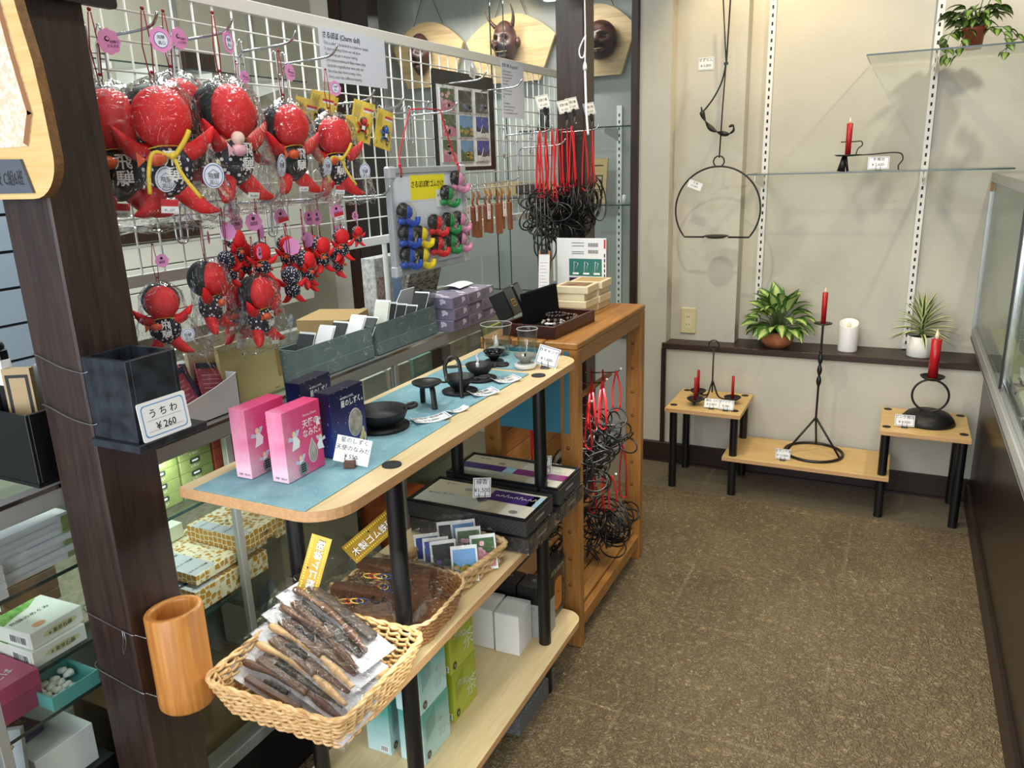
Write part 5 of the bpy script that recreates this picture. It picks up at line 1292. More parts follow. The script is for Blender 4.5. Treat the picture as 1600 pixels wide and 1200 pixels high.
# soap-like boxes on the upper shelf
M['green_kraft'] = noisy('green_kraft', '6D7A45', '8C9860', 18, 0.6); M['red_kraft'] = noisy('red_kraft', '7E3428', '9C4A38', 18, 0.6); M['orange_kraft'] = noisy('orange_kraft', 'A8664A', 'BB7A5A', 18, 0.6)
def capsule(mb, w, d, h):
    mb.at(f_right(w, 0, 0)); mb.poly(rrect(d*0.30, d*0.62, h*0.55, h*0.98, 0.003, 3), plain('pack_label', '2F3630', 0.5), 0.0004); mb.poly(rrect(d*0.36, d*0.56, h*0.70, h*0.85, 0.002, 3), M['paper'], 0.0008); mb.text('いちい', d*0.32, h*0.25, h*0.28, M['ink_white'], 0.0006)
for c, (y0, mat, nm) in enumerate(((0.905, 'green_kraft', 'green'), (0.990, 'green_kraft', 'green'), (1.076, 'red_kraft', 'red'), (1.162, 'red_kraft', 'red'))):
    for k in range(4 if c < 3 else 3):
        lev = ('bottom', 'second', 'third', 'top')[k]
        pkg('soap_carton', '%s carton with dark oval label, %s layer of the %s %s stack in the showcase' % (nm, lev, 'first' if c % 2 == 0 else 'second', nm), 'carton', (-1.305, y0, 0.778+0.0262*k), (0.075, 0.080, 0.0258), M[mat], '%s cartons in the showcase' % nm, 0, capsule)
for c, (y0, n) in enumerate(((0.82, 4), (0.735, 3))):
    for k in range(n): pkg('soap_carton', 'green carton partly hidden by the near wooden post in the showcase', 'carton', (-1.30, y0, 0.778+0.0262*k), (0.075, 0.080, 0.0258), M['green_kraft'], 'green cartons behind the post', 0, capsule)
white_soap = plain('cream_soap_box', 'DAD8C6', 0.5)
for c, (y0, hx, nm, ln, gp) in enumerate(((1.595, 'DAD8C6', 'cream white', None, 0), (1.715, 'DAD8C6', 'cream white', None, 0), (1.835, '8FB0A8', 'pale teal', 'ひだ', 0), (1.945, '3F4240', 'charcoal', 'すみ', 0), (2.050, 'C9C29A', 'straw yellow', 'さるぼぼ', 0), (2.16, '9A9A90', 'grey', None, 0), (2.30, 'B8B04A', 'mustard', None, 0))):
    for k in range(2):
        mt = plain('box_'+nm.replace(' ', '_'), hx, 0.5)
        def deco(mb, w, d, h, ln=ln):
            if ln: mb.at(f_right(w, 0, 0)); mb.text(ln, d/2, h*0.3, h*0.4, M['ink'], 0.0005, 'c')
        pkg('small_carton', '%s showcase box, %s of the pair %s' % (nm, 'lower' if k == 0 else 'upper', 'nearest the navy boxes' if c == 0 else ('beside the teal boxes' if c == 1 else 'along the upper shelf')), 'carton', (-1.335, y0, 0.778+0.0435*k), (0.10, 0.104, 0.043), mt, 'small boxes on the upper showcase shelf', 0, deco)
# honeycomb boxes
hc = N('honeycomb_print'); _v = hc.coord((1, 1, 1))
_w = hc.n('TexVoronoi', feature='DISTANCE_TO_EDGE', i_Vector=_v, i_Scale=75.0, i_Randomness=0.35).outputs[0]
hc.set(Base_Color=hc.mix(hc.ramp(_w, [(0.05, 1.0), (0.11, 0.0)]), 'B5852E', 'DDD6BC'), Roughness=0.4)
M['honey'] = hc.m
def hdeco(mb, w, d, h):
    mb.at(f_topr(w, 0, h)); mb.rect(0.0, 0.002, d*0.28, w*0.9, plain('hc_label', 'B9BFC4', 0.5), 0.0004)
    for k in range(4): mb.text('はちみつ石鹸', 0.004, w*(0.1+0.22*k), 0.008, M['ink'], 0.0008)
    mb.at(f_right(w, 0, 0)); mb.text('飛騨', d*0.55, h*0.35, h*0.3, M['ink'], 0.0005)
for (x, y, z, s, lab) in ((-1.40, 0.965, 0.6045, (0.195, 0.20, 0.022), 'flat honeycomb patterned box in the middle of the showcase stack'), (-1.33, 0.955, 0.549, (0.13, 0.20, 0.046), 'honeycomb patterned box at the bottom of the showcase stack'),
    (-1.345, 1.075, 0.6275, (0.16, 0.105, 0.036), 'honeycomb patterned box lying across the top of the showcase stack'), (-1.33, 1.190, 0.6045, (0.13, 0.11, 0.085), 'tall honeycomb patterned box beside the uprights in the showcase')):
    pkg('honeycomb_box', lab, 'box', (x, y, z), s, M['honey'], 'honeycomb boxes in the showcase', 0, hdeco)
def herb(mb, w, d, h):
    mb.at(f_front(0, 0, 0)); mb.rect(w*0.45, h*0.25, w*0.5, h*0.5, plain('violet_print', '7B5FA0', 0.5), 0.0004); mb.disc(w*0.42, h*0.6, 0.010, h*0.25, plain('lime_print', 'B8C84A', 0.5), 0.0006); mb.disc(w*0.5, h*0.3, 0.008, h*0.2, plain('pink_print', 'E08C94', 0.5), 0.0008)
pkg('herb_box', 'white box with purple and lime print beside the honeycomb boxes', 'box', (-1.475, 0.985, 0.6275), (0.105, 0.10, 0.034), plain('herb_white', 'DDE6D2', 0.5), None, 0.0, herb)
mb = MB(); mb.rect(0, 0, 0.05, 0.035, M['paper'], 0.0005); mb.text('¥ 700', 0.006, 0.012, 0.010, M['ink'], 0.0009); mb.thing('price_slip', 'small white price slip on the felt beside the white herb box', 'price card', (-1.50, 1.02, 0.6045), 0.5)
pkg('beige_carton', 'large beige carton deep in the showcase behind the table leg', 'carton', (-1.50, 1.30, 0.32), (0.20, 0.30, 0.24), plain('beige_carton', '9A927C', 0.7), None); 
pkg('carton_stand', 'pale carton under the beige carton on the showcase floor', 'carton', (-1.52, 1.28, 0.2005), (0.24, 0.34, 0.119), plain('pale_carton', 'A59E88', 0.7))
for k, (y, z) in enumerate(((1.69, 0.2005), (1.69, 0.3215), (1.80, 0.2005), (1.80, 0.3215))):
    pkg('orange_box', 'orange box in the showcase, %s of the %s pair' % (('lower', 'upper')[k % 2], ('nearer', 'farther')[k//2]), 'box', (-1.36, y, z), (0.14, 0.10, 0.12), plain('orange_box', 'A8512C', 0.5), 'orange boxes in the showcase', 0, lambda mb, w, d, h: (mb.at(f_right(w, 0, 0)), barcode(mb, d*0.3, h*0.2, d*0.5, h*0.25)))
for k, (x, y, z, s) in enumerate(((-1.36, 1.36, 0.215, 0.070), (-1.33, 1.50, 0.217, 0.078), (-1.30, 1.61, 0.212, 0.056))):
    mb = MB(); r_ = random.Random(k)
    mb.ball((0, 0, s*1.6), (s*0.9, s*1.1, s*1.6), plain('bubble_wrap', '8E959A', 0.25) if k != 1 else M['bag'], 24, 14, lambda p, d: p*(1+0.12*sin(d.x*9+k)+0.1*sin(d.y*11+d.z*7)))
    mb.thing('wrapped_bundle', 'crumpled plastic-wrapped bundle in the showcase, %s one' % ('nearest', 'middle', 'farthest')[k], 'bundle', (x, y, z))
for k, (y, h, s) in enumerate(((0.80, 0.20, 0.12), (0.935, 0.165, 0.16))):
    pkg('brown_carton', 'brown cardboard carton low in the showcase behind the bamboo cup, %s one' % ('nearer' if k == 0 else 'farther'), 'carton', (-1.42, y, 0.2005), (0.19, s, h), plain('brown_card', '6E5A40', 0.7))
mb = MB(); mb.prism([(-0.004, 0), (0.09, 0), (0.09, 0.14), (0, 0.14)], 0, 0.003, M['paper']); mb.thing('white_envelope', 'pale sheet lying on the showcase floor by the brown cartons', 'paper', (-1.34, 1.12, 0.2005), 0.2)

# left end of the showcase
cdm = plain('clear_case', 'F3F4FA', 0.12, spec=0.8); cdm.node_tree.nodes['Principled BSDF'].inputs['Alpha'].default_value = 0.62; cdin = plain('case_insert', 'EDEDF2', 0.5)
for k in range(7):
    t2 = thing('clear_case', 'clear plastic case in the bright stack in the showcase left of the near post', 'plastic case', (-1.365+0.004*(k % 2), 0.625-0.003*(k % 3), 0.778+0.0118*k), 0.02*(k % 3), 'clear plastic cases in the taller stack')
    mb = MB(); mb.box(0.003, 0.137, 0.003, 0.122, 0.002, 0.007, cdin); mb.part('insert', t2)
    mb = MB(); mb.box(0, 0.14, 0, 0.125, 0, 0.0112, cdm); mb.part('case_shell', t2)
for k in range(4):
    mb = MB(); mb.box(0.003, 0.137, 0.003, 0.122, 0.002, 0.008, plain('case_insert_dark', '6E6E74', 0.5)); mb.box(0, 0.14, 0, 0.125, 0, 0.0118, cdm)
    mb.thing('clear_case', 'clear plastic case with dark insert at the left frame edge in the showcase', 'plastic case', (-1.335, 0.49-0.002*k, 0.778+0.0122*k), 0.03*k, 'clear plastic cases in the shorter stack')
def company(mb, w, d, h):
    mb.at(f_topr(w, 0, h)); mb.poly([(0, w), (0, w*0.62), (d*0.25, w*0.72), (d*0.6, w*0.8), (d*0.9, w)][::1], noisy('leaf_print', '3C8A2C', '8CC060', 60, 0.5), 0.0004); mb.text('飛騨のめぐみ', d*0.42, w*0.5, 0.012, M['ink'], 0.0006, 'c'); mb.disc(d*0.3, w*0.16, 0.011, 0.008, plain('orange_seal', 'DE9A62', 0.5), 0.0006)
    mb.at(f_right(w, 0, 0)); mb.disc(d*0.55, h*0.5, d*0.33, h*0.24, plain('pale_gold', 'D8CFA0', 0.5), 0.0004); mb.text('※ 薬草石鹸', d*0.55, h*0.36, h*0.3, M['ink'], 0.0008, 'c')
    mb.at(f_front(0, 0, 0)); barcode(mb, w*0.45, h*0.1, w*0.5, h*0.7)
for k in range(2): pkg('white_soap_box', 'white box with green leaf print, %s of two in the showcase left of the post' % ('lower', 'upper')[k], 'box', (-1.352-0.003*k, 0.655, 0.6045+0.032*k), (0.105, 0.098, 0.031), plain('soap_white', 'E6E6DE', 0.5), 'white leaf-print boxes', 0.05*k, company)
def pinkd(mb, w, d, h):
    mb.box(-0.001, w+0.001, -0.001, d+0.001, h*0.55, h+0.001, plain('pink_lid', 'B0446A', 0.45), 0.001)
    mb.at(f_topr(w, 0, h+0.0012)); mb.text('紅ことば', d*0.5, w*0.18, 0.018, M['ink_white'], 0.0004, 'c', rot=0.3)
    for k in range(3): mb.poly([(d*(0.2+0.25*k), w*0.6), (d*(0.32+0.25*k), w*0.72), (d*(0.28+0.25*k), w*0.9), (d*(0.16+0.25*k), w*0.82)], M['ink_white'], 0.0004); mb.disc(d*(0.22+0.25*k), w*0.9, 0.006, 0.006, M['hair'], 0.0006, 10)
pkg('pink_box', 'deep pink lidded box with white figures at the left end of the showcase', 'box', (-1.355, 0.545, 0.549), (0.125, 0.105, 0.066), plain('pink_base', '9E3C5E', 0.5), None, 0, pinkd)
for k in range(5):
    pkg('barcode_box', 'brown box with barcode label deep in the showcase beside the near post', 'box', (-1.515, 0.72, 0.6045+0.022*k), (0.085, 0.11, 0.0215), plain('brown_pack', '6B5138', 0.6), 'brown barcode boxes', 0.02*(k % 2), lambda mb, w, d, h: (mb.at(f_front(0, 0, 0)), barcode(mb, w*0.3, 0.003, w*0.6, h-0.006)))
t2 = thing('teal_tray', 'teal tray of small white stones in the showcase left of the post', 'tray', (-1.275, 0.640, 0.5485))
tm = plain('teal_tray', '5FA8A4', 0.4); mb = MB(); w, d = 0.085, 0.085
mb.box(0, w, 0, d, 0, 0.002, tm)
for a in ((0, w, 0, 0.003), (0, w, d-0.003, d), (0, 0.003, 0.003, d-0.003), (w-0.003, w, 0.003, d-0.003)): mb.box(a[0], a[1], a[2], a[3], 0.002, 0.026, tm)
mb.part('tray', t2)
r_ = random.Random(3)
for k in range(14):
    mb = MB(); mb.ball((0, 0, 0.007), (r_.uniform(0.007, 0.011), r_.uniform(0.006, 0.010), 0.0065), plain('white_stone', 'DCDDD4', 0.5), 10, 7, lambda p, d_: p*(1+0.15*sin(5*d_.x+k)))
    mb.thing('white_stone', 'small white stone heaped in the teal tray', 'stone', (-1.262+0.017*(k % 4)+0.003*(k//8), 0.656+0.0165*((k//4) % 4), 0.5507+0.008*(k//12)), k*1.1, 'white stones in the teal tray')
pkg('white_lidded_box', 'wide white box on the showcase floor at the lower left', 'box', (-1.36, 0.60, 0.40), (0.155, 0.105, 0.075), M['paper'], None, 0.0)
pkg('base_carton', 'dark carton carrying the wide white box on the showcase floor', 'carton', (-1.40, 0.585, 0.2005), (0.21, 0.14, 0.199), M['black'])
pkg('navy_label_box', 'small navy box with gold label lying on the wide white box', 'box', (-1.345, 0.605, 0.4755), (0.085, 0.045, 0.016), plain('navy_pack', '1C2F66', 0.4), None, 0.1, lambda mb, w, d, h: (mb.at(f_topr(w, 0, h)), mb.rect(d*0.3, w*0.35, d*0.5, w*0.35, M['gold'], 0.0004), mb.text('一位', d*0.55, w*0.45, 0.010, M['ink_white'], 0.0008, 'c')))
mb = MB(); mb.at(fr((0, 0, 0), (0.8, 0.6, 0), (-0.1, 0.13, 1))); mb.prism([(0, 0), (0.085, 0), (0.085, 0.11), (0, 0.11)], 0, 0.012, plain('pale_grey_box', 'B9BBC4', 0.5))
mb.at(mb.M @ Matrix.Translation((0, 0, 0.0125))); mb.tube(spline([(0.015, 0.02, 0), (0.03, 0.045, 0), (0.055, 0.065, 0), (0.07, 0.085, 0)], 4), [0.004]*6+[0.006]*4+[0.004]*3, plain('bird_print', 'B58A4A', 0.5), 6, flat=0.1); mb.thing('bird_print_box', 'pale grey box with a tan bird print standing at the lower left of the showcase', 'box', (-1.27, 0.535, 0.437))
pkg('box_riser', 'dark riser box under the pale grey bird print box', 'carton', (-1.30, 0.50, 0.2005), (0.115, 0.08, 0.235), M['black'])

# ------------------------------------------------------------------ goods standing on the counter glass
t2 = thing('pen_box', 'black open box of stationery on the counter left of the near post', 'box', (-1.332, 0.688, ZK+0.0025))
mb = MB(); w, d, h = 0.150, 0.135, 0.120
mb.box(0, w, 0, d, 0, 0.006, M['black']); mb.box(0, w, 0, 0.006, 0.006, h, M['black'], 0.001); mb.box(0, w, d-0.006, d, 0.006, h, M['black'], 0.001); mb.box(0, 0.006, 0.006, d-0.006, 0.006, h, M['black']); mb.box(w-0.006, w, 0.006, d-0.006, 0.006, h, M['black'], 0.001); mb.part('box_body', t2)
for k, (x, y, hh, kind) in enumerate(((0.040, 0.030, 0.20, 0), (0.062, 0.034, 0.205, 0), (0.088, 0.040, 0.175, 1), (0.045, 0.075, 0.16, 2), (0.075, 0.085, 0.17, 2))):
    mb = MB()
    if kind == 0:
        mb.box(-0.010, 0.010, -0.008, 0.008, 0, hh, M['black'], 0.002); mb.box(-0.0108, 0.0108, -0.0088, 0.0088, hh-0.058, hh-0.016, M['paper'], 0.001); mb.box(-0.0106, 0.0106, -0.0086, 0.0086, 0.03, 0.075, plain('brown_label', '6A4A40', 0.5)); mb.ball((0, 0, hh+0.004), 0.009, M['black'], 10, 7)
        mb.thing('brush_pen', 'black brush pen with white label, %s of two in the black box on the counter' % ('left' if k == 0 else 'right'), 'pen', (-1.332+x, 0.688+y, ZK+0.009))
    elif kind == 1:
        mb.prism([(-0.022, -0.006), (0.022, -0.006), (0.022, 0.006), (-0.022, 0.006)], 0, hh, plain('kraft_slim', 'A28C66', 0.6)); mb.at(f_front(-0.022, -0.0062, 0)); mb.frame2(0.004, 0.02, 0.036, hh-0.03, 0.005, M['ink'], 0.0004)
        mb.thing('slim_box', 'slim tan and black box standing in the black box on the counter', 'box', (-1.332+x, 0.688+y, ZK+0.009), 0.5)
    else:
        mb.box(-0.008, 0.008, -0.008, 0.008, 0, hh, plain('clear_pen', '9CA4A8', 0.3), 0.002)
        mb.thing('pen', 'pale pen standing in the black box on the counter, %s one' % ('nearer' if k == 3 else 'farther'), 'pen', (-1.332+x, 0.688+y, ZK+0.009))
ZG = ZK+0.0027
t2 = thing('white_display_box', 'white open display box of red packets on the counter', 'box', (-1.290, 0.905, ZG))
mb = MB(); pw = plain('white_board_box', 'E4E2E6', 0.6)
mb.at(fr((0.10, 0, 0), (0, 1, 0), (0, 0, 1))); mb.prism([(0, 0), (0.222, 0), (0.222, 0.078), (0.16, 0.06), (0.09, 0.046), (0.03, 0.042), (0, 0.044)], -0.002, 0, pw)
mb.at(fr((0, 0, 0), (0, 1, 0), (0, 0, 1))); mb.prism([(0, 0), (0.222, 0), (0.222, 0.09), (0, 0.09)], 0, 0.002, pw)
mb.at(); mb.box(0.0, 0.10, 0, 0.002, 0, 0.044, pw); mb.box(0.0, 0.10, 0.22, 0.222, 0, 0.078, pw); mb.box(0, 0.10, 0, 0.222, 0, 0.002, pw); mb.part('box_body', t2)
pk1 = noisy('red_packet', 'A83A50', 'CC5C70', 40, 0.35); pk2 = plain('packet_navy', '28284F', 0.4)
for k in range(9):
    mb = MB(); a = 0.25*sin(k*2.1); mb.at(Matrix.Rotation(-0.30-0.05*(k % 3), 4, 'Y') @ Matrix.Rotation(a, 4, 'X') @ fr((0, -0.035, 0), (0, 1, 0), (0, 0, 1)))
    mb.prism([(0, 0), (0.072, 0), (0.072, 0.086), (0, 0.086)], -0.0015, 0.0015, pk1)
    mb.rect(0, 0.074, 0.072, 0.012, pk2, 0.0019); mb.rect(0.060, 0.0, 0.012, 0.086, pk2, 0.0018)
    for j in range(6): mb.rect(0.008, 0.014+0.009*j, 0.040+0.006*(j % 2), 0.0022, plain('packet_text', 'DDA0A8', 0.5), 0.0021)
    mb.at(mb.M @ Matrix.Translation((-0.004, -0.002, 0.003))); mb.sheet(0.080, 0.098, M['bag'], 0, 5, 5, lambda p, a_, b_: Vector((p.x, p.y, 0.0015*sin(a_*9)*sin(b_*8))))
    mb.thing('red_packet', 'red and navy bagged packet in the white display box on the counter', 'packet', (-1.272+0.0085*k, 0.935+0.155*((k*0.37) % 1), ZG+0.022), 0, 'red packets in the white display box')
kr = plain('kraft_envelope', 'C6BA82', 0.6); kr2 = plain('kraft_flap', 'A58A56', 0.6)
for k, (y0, y1, h, x) in enumerate(((1.115, 1.285, 0.130, -1.215), (1.065, 1.235, 0.150, -1.245))):
    mb = MB(); mb.at(fr((0, 0, 0), (0, 1, 0), (-0.06, 0, 1))); W_ = y1-y0
    mb.prism([(0, 0), (W_, 0), (W_, h), (0, h)], -0.010, 0, kr if k == 0 else plain('kraft_pale', 'D2C7A0', 0.6))
    if k == 0: mb.rect(W_*0.93, h*0.22, W_*0.07, h*0.78, kr2, 0.0006); mb.rect(W_*0.84, 0.006, 0.012, 0.0015, M['ink_soft'], 0.0006)
    mb.thing('kraft_envelope_pack', 'pack of kraft envelopes standing on the counter, %s one' % ('front' if k == 0 else 'rear'), 'envelopes', (x, y0, ZG), 0)
def washi_box(label, loc, L, lid):
    t3 = thing('washi_card_box', label, 'card box', loc, 0, 'grey washi card boxes on the counter')
    w, h = 0.056, 0.082
    mb = MB(); mb.box(0, w, 0, 0.003, 0, h, M['washi_grey']); mb.box(0, w, L-0.003, L, 0, h, M['washi_grey']); mb.box(0, 0.003, 0.003, L-0.003, 0, h, M['washi_grey']); mb.box(w-0.003, w, 0.003, L-0.003, 0, h, M['washi_grey']); mb.box(0, w, 0, L, -0.0002, 0.003, M['washi_grey']); mb.part('box_body', t3)
    mb = MB(); mb.box(-0.002, w+0.002, -0.002, L+0.002, 0.001, 0.034, M['washi_grey'], 0.001); mb.part('lid_under', t3)
    return t3
washi_box('grey washi box of cards on the counter, nearer to the pink boxes', (-1.242, 1.300, ZG), 0.285, 0)
washi_box('grey washi box of cards on the counter, beside the lavender boxes', (-1.242, 1.610, ZG), 0.285, 0)
cardset = [(1.320, 0.112, 'ink_soft2', -0.5), (1.385, 0.118, 'paper', -0.55), (1.43, 0.122, 'ink_soft2', -0.6), (1.50, 0.125, 'paper', -0.6), (1.545, 0.118, 'ink_soft2', -0.7),
           (1.635, 0.130, 'cream', -0.35), (1.655, 0.125, 'ink', -0.45), (1.70, 0.115, 'ink', -0.5), (1.745, 0.108, 'ink', -0.6), (1.80, 0.135, 'ink', -0.55), (1.835, 0.140, 'film', -0.6)]
M['ink_soft2'] = plain('charcoal_card', '34383A', 0.5); M['cream'] = plain('cream_card', 'E4E3D4', 0.6); M['film'] = pane('card_sleeve', 'E6E8E8', 1.4, 0.10, 0.1).m
for k, (y, h, m, tl) in enumerate(cardset):
    mb = MB(); mb.at(TR(0, 0, 0) @ Matrix.Rotation(tl, 4, 'X') @ fr((-0.022, 0, 0), (1, 0, 0), (0, 0, 1)))
    mb.prism([(0, 0), (0.044, 0), (0.044, h), (0, h)], -0.003, 0, M[m]); mb.box(-0.002, 0.046, 0.002, h+0.006, -0.0045, -0.004, M['paper'] if m != 'film' else M['film'])
    bx = 'nearer' if k < 5 else 'farther'
    mb.thing('greeting_card', '%s card leaning in the %s grey washi box' % ({'ink_soft2': 'charcoal', 'paper': 'white', 'cream': 'cream', 'ink': 'black', 'film': 'clear-sleeved'}[m], bx), 'card', (-1.214, y, ZG+0.006), 0, 'cards in the %s washi box' % bx)
lav = plain('lavender_box', '777086', 0.5); lvw = plain('wisteria_print', 'D8D2E2', 0.5)
def lavd(mb, w, d, h):
    for F, L in ((f_front(0, 0, 0), w), (f_right(w, 0, 0), d)):
        mb.at(F)
        for cx in ((0.28, 0.72) if L > 0.1 else (0.75,)):
            for j in range(7): mb.disc(L*cx+0.006*(j % 3)-0.006, h*(0.78-0.11*(j//2)), 0.0045, 0.0035, lvw, 0.0004, 7)
        mb.rect(L*0.1, h*0.3, L*0.2, h*0.08, M['ink_soft'], 0.0004); mb.rect(L*0.1, h*0.5, L*0.16, h*0.08, M['ink_soft'], 0.0004)
    mb.at(f_top(0, 0, h))
    for j in range(12): mb.disc(w*((j*0.37) % 1)*0.9+0.006, d*((j*0.61) % 1)*0.85+0.005, 0.008, 0.006, lvw, 0.0004, 7)
for c in range(3):
    for k in range(3):
        pkg('lavender_box', 'lavender wisteria-print box, %s layer of the %s stack on the counter' % (('bottom', 'middle', 'top')[k], ('nearest', 'middle', 'farthest')[c]), 'box', (-1.262+0.004*((k+c) % 2), 1.925+0.088*c+(0.012 if k == 0 and c == 0 else 0)*0, ZG+0.0335*k), (0.118, 0.084, 0.033), lav, 'lavender boxes on the counter', (-0.04, 0.02, -0.03)[(k+c) % 3]*0.4, lavd)
bark = noisy('bark_paper', '4C4642', '9A948C', 40, 0.7, 0.4, 80, stretch=(1, 1, 6), lo=0.42, hi=0.58)
for k in range(4):
    mb = MB(); mb.at(Matrix.Rotation(0.30, 4, 'Y') @ fr((0, 0, 0), (0, 1, 0), (0, 0, 1))); mb.prism([(0, 0), (0.046, 0), (0.046, 0.215), (0, 0.215)], -0.010, 0, bark)
    mb.thing('bark_sheet', 'strip of dark birch-bark pattern standing behind the lavender boxes', 'bark strip', (-1.395-0.004*k, 2.02+0.055*k, ZG), 0, 'bark strips on the counter')
mb = MB(); mb.at(Matrix.Rotation(0.25, 4, 'Y') @ fr((0, 0, 0), (0, 1, 0), (0, 0, 1))); mb.prism([(0, 0), (0.13, 0), (0.13, 0.12), (0.06, 0.12)], -0.002, 0, M['paper']); mb.rect(0.04, 0.08, 0.0005, 0.0005, M['paper']); mb.thing('white_sign_sheet', 'blank white folded sheet standing behind the farther washi box', 'sign', (-1.345, 1.86, ZG))
mb = MB(); mb.sheet(0.07, 0.11, M['paper'], 0, 6, 4, lambda p, a, b: Vector((p.x, p.y, 0.004+0.008*sin(a*3)))); mb.thing('curled_paper', 'curled white paper lying on the lavender boxes', 'paper', (-1.265, 2.05, ZG+0.101), 0.1)
pkg('cardboard_flat', 'flat cardboard box on the counter behind the mesh', 'carton', (-1.58, 1.75, ZG), (0.16, 0.18, 0.045), plain('cardboard', 'A38658', 0.7), None, 0.3)
pkg('book_display', 'clear rack of printed leaflets behind the whiteboard', 'leaflet rack', (-1.50, 1.98, ZG), (0.05, 0.16, 0.20), noisy('leaflet_print', '8B8F90', 'C4C2BC', 70, 0.5), None, 0, lambda mb, w, d, h: (mb.at(f_right(w, 0, 0)), mb.rect(0.005, 0.02, 0.07, 0.12, noisy('leaflet_red', '7A4A48', 'A89A96', 90, 0.5), 0.0004), mb.text('ニッポンの力', 0.005, 0.16, 0.02, M['ink_soft'], 0.0006), mb.rect(0.09, 0.02, 0.05, 0.16, plain('leaflet_blue', '7FA0C8', 0.5), 0.0004)))

# ------------------------------------------------------------------ white wire mesh panel above the counter
XM, MY0, MY1, MZ0, MZ1 = -1.250, 0.83, 2.985, 1.205, 1.742
t = thing('wire_mesh_panel', 'white wire mesh panel standing above the counter between the two posts', 'mesh panel', (0, 0, 0))
mb = MB(); mb.box(XM-0.006, XM+0.006, MY0, MY1, MZ1-0.026, MZ1, M['white_metal'], 0.001); mb.part('top_rail', t)
mb = MB(); mb.box(XM-0.006, XM+0.006, MY0, MY1, MZ0, MZ0+0.022, M['white_metal'], 0.001); mb.part('bottom_rail', t)
mb = MB()
y = MY0+0.01
while y < MY1: mb.tube([(XM, y, MZ0+0.01), (XM, y, MZ1-0.01)], 0.0022, M['white_metal'], 6); y += 0.0505
for k in range(9): mb.tube([(XM+0.003, MY0, MZ1-0.062-0.0505*k), (XM+0.003, MY1, MZ1-0.062-0.0505*k)], 0.0018, M['white_metal'], 6)
mb.part('wire_grid', t)
for y in (0.86, 1.765, 2.94):
    mb = MB(); mb.cyl((XM-0.004, y, ZK+0.003), (XM-0.004, y, MZ0+0.002), 0.007, M['white_metal'], 12); mb.part('support_post', t)

def hook(y, z, label, L=0.165, x=XM, up=0.022):
    t = thing('mesh_hook', label, 'hook', (x, y, z), group='chrome hooks on the mesh')
    mb = MB(); mb.tube(spline([(0.008, 0, -0.07), (0.010, 0, -0.03), (0.018, 0, -0.006), (0.05, 0, -0.002), (L*0.85, 0, 0.002), (L, 0, up)], 5), 0.0026, M['chrome'], 7); mb.part('rod', t)
    mb = MB()
    for s in (-0.014, 0.014): mb.tube(spline([(-0.004, s, 0.010), (0.002, s, 0.021), (0.010, s, 0.012), (0.011, s, -0.06), (0.011, s*0.7, -0.075), (0.011, 0, -0.078)], 4), 0.0018, M['chrome'], 6)
    mb.tube([(0.010, -0.015, -0.025), (0.010, 0.015, -0.025)], 0.0018, M['chrome'], 6); mb.part('clip', t)
    return t
for y, z, w_ in ((0.965, 1.628, 'nearest upper hook carrying big charm dolls'), (1.125, 1.640, 'second upper hook carrying big charm dolls'), (1.290, 1.640, 'third upper hook carrying big charm dolls'), (1.415, 1.628, 'fourth upper hook carrying big charm dolls'),
                 (1.535, 1.548, 'nearer hook of the yellow charm cards'), (1.650, 1.538, 'farther hook of the yellow charm cards'), (1.765, 1.536, 'nearer hook holding the whiteboard cord'), (1.905, 1.540, 'farther hook holding the whiteboard cord'),
                 (2.08, 1.632, 'nearer hook above the black magnet board'), (2.315, 1.628, 'farther hook above the black magnet board'),
                 (1.085, 1.352, 'nearest lower hook carrying small charm dolls'), (1.195, 1.345, 'second lower hook carrying small charm dolls'), (1.330, 1.342, 'third lower hook carrying small charm dolls'), (1.57, 1.338, 'farthest lower hook carrying small charm dolls'),
                 (2.49, 1.498, 'nearest hook carrying wire puzzles'), (2.60, 1.456, 'low hook carrying wire puzzles'), (2.705, 1.512, 'hook carrying the crowded wire puzzles beside the far post')):
    hook(y, z, 'chrome mesh hook, '+w_, 0.19 if y > 2.4 else 0.165)
t = thing('post_hook', 'chrome rod hook reaching past the far wooden post', 'hook', (-1.135, 2.735, 1.505))
mb = MB(); mb.tube(spline([(0, 0, 0), (0.05, 0.005, 0.0), (0.125, 0.012, 0.004), (0.142, 0.014, 0.022)], 5), 0.0026, M['chrome'], 7); mb.part('rod', t)

# ------------------------------------------------------------------ charm dolls
tagpink = plain('pink_tag', 'DD8FC4', 0.6); gold_cord = plain('yellow_cord', 'E8C93A', 0.5)
def flower(mb, r, front='sticker'):
    o = []
    for k in range(40):
        a = 2*pi*k/40; rr = r*(0.86+0.14*abs(cos(4*a))); o.append((rr*cos(a), rr*sin(a)))
    mb.prism(o, -0.0004, 0.0004, tagpink)
    if front == 'sticker':
        mb.disc(0, 0, r*0.62, r*0.62, M['ink_blue'], 0.0007, 22); mb.disc(0, 0, r*0.57, r*0.57, M['paper_blue'], 0.0010, 22)
        mb.text('飛騨', 0, r*0.08, r*0.34, M['ink'], 0.0013, 'c'); mb.text('高山', 0, -r*0.34, r*0.34, M['ink_soft'], 0.0013, 'c')
    elif front == 'code':
        mb.disc(0, r*0.38, r*0.2, r*0.2, M['ink'], 0.0008, 12)
        for k in range(9): mb.rect(-r*0.42+r*0.095*k, -r*0.35, r*0.05, r*0.38, M['ink'], 0.0008)
    else:
        mb.disc(-r*0.15, r*0.2, r*0.22, r*0.2, M['ink'], 0.0008, 12); mb.disc(-r*0.12, r*0.22, r*0.14, r*0.12, tagpink, 0.0011, 12); mb.text('飛騨の', r*0.05, -r*0.12, r*0.26, M['ink'], 0.0008); mb.text('さるぼぼ', -r*0.25, -r*0.42, r*0.26, M['ink'], 0.0008)
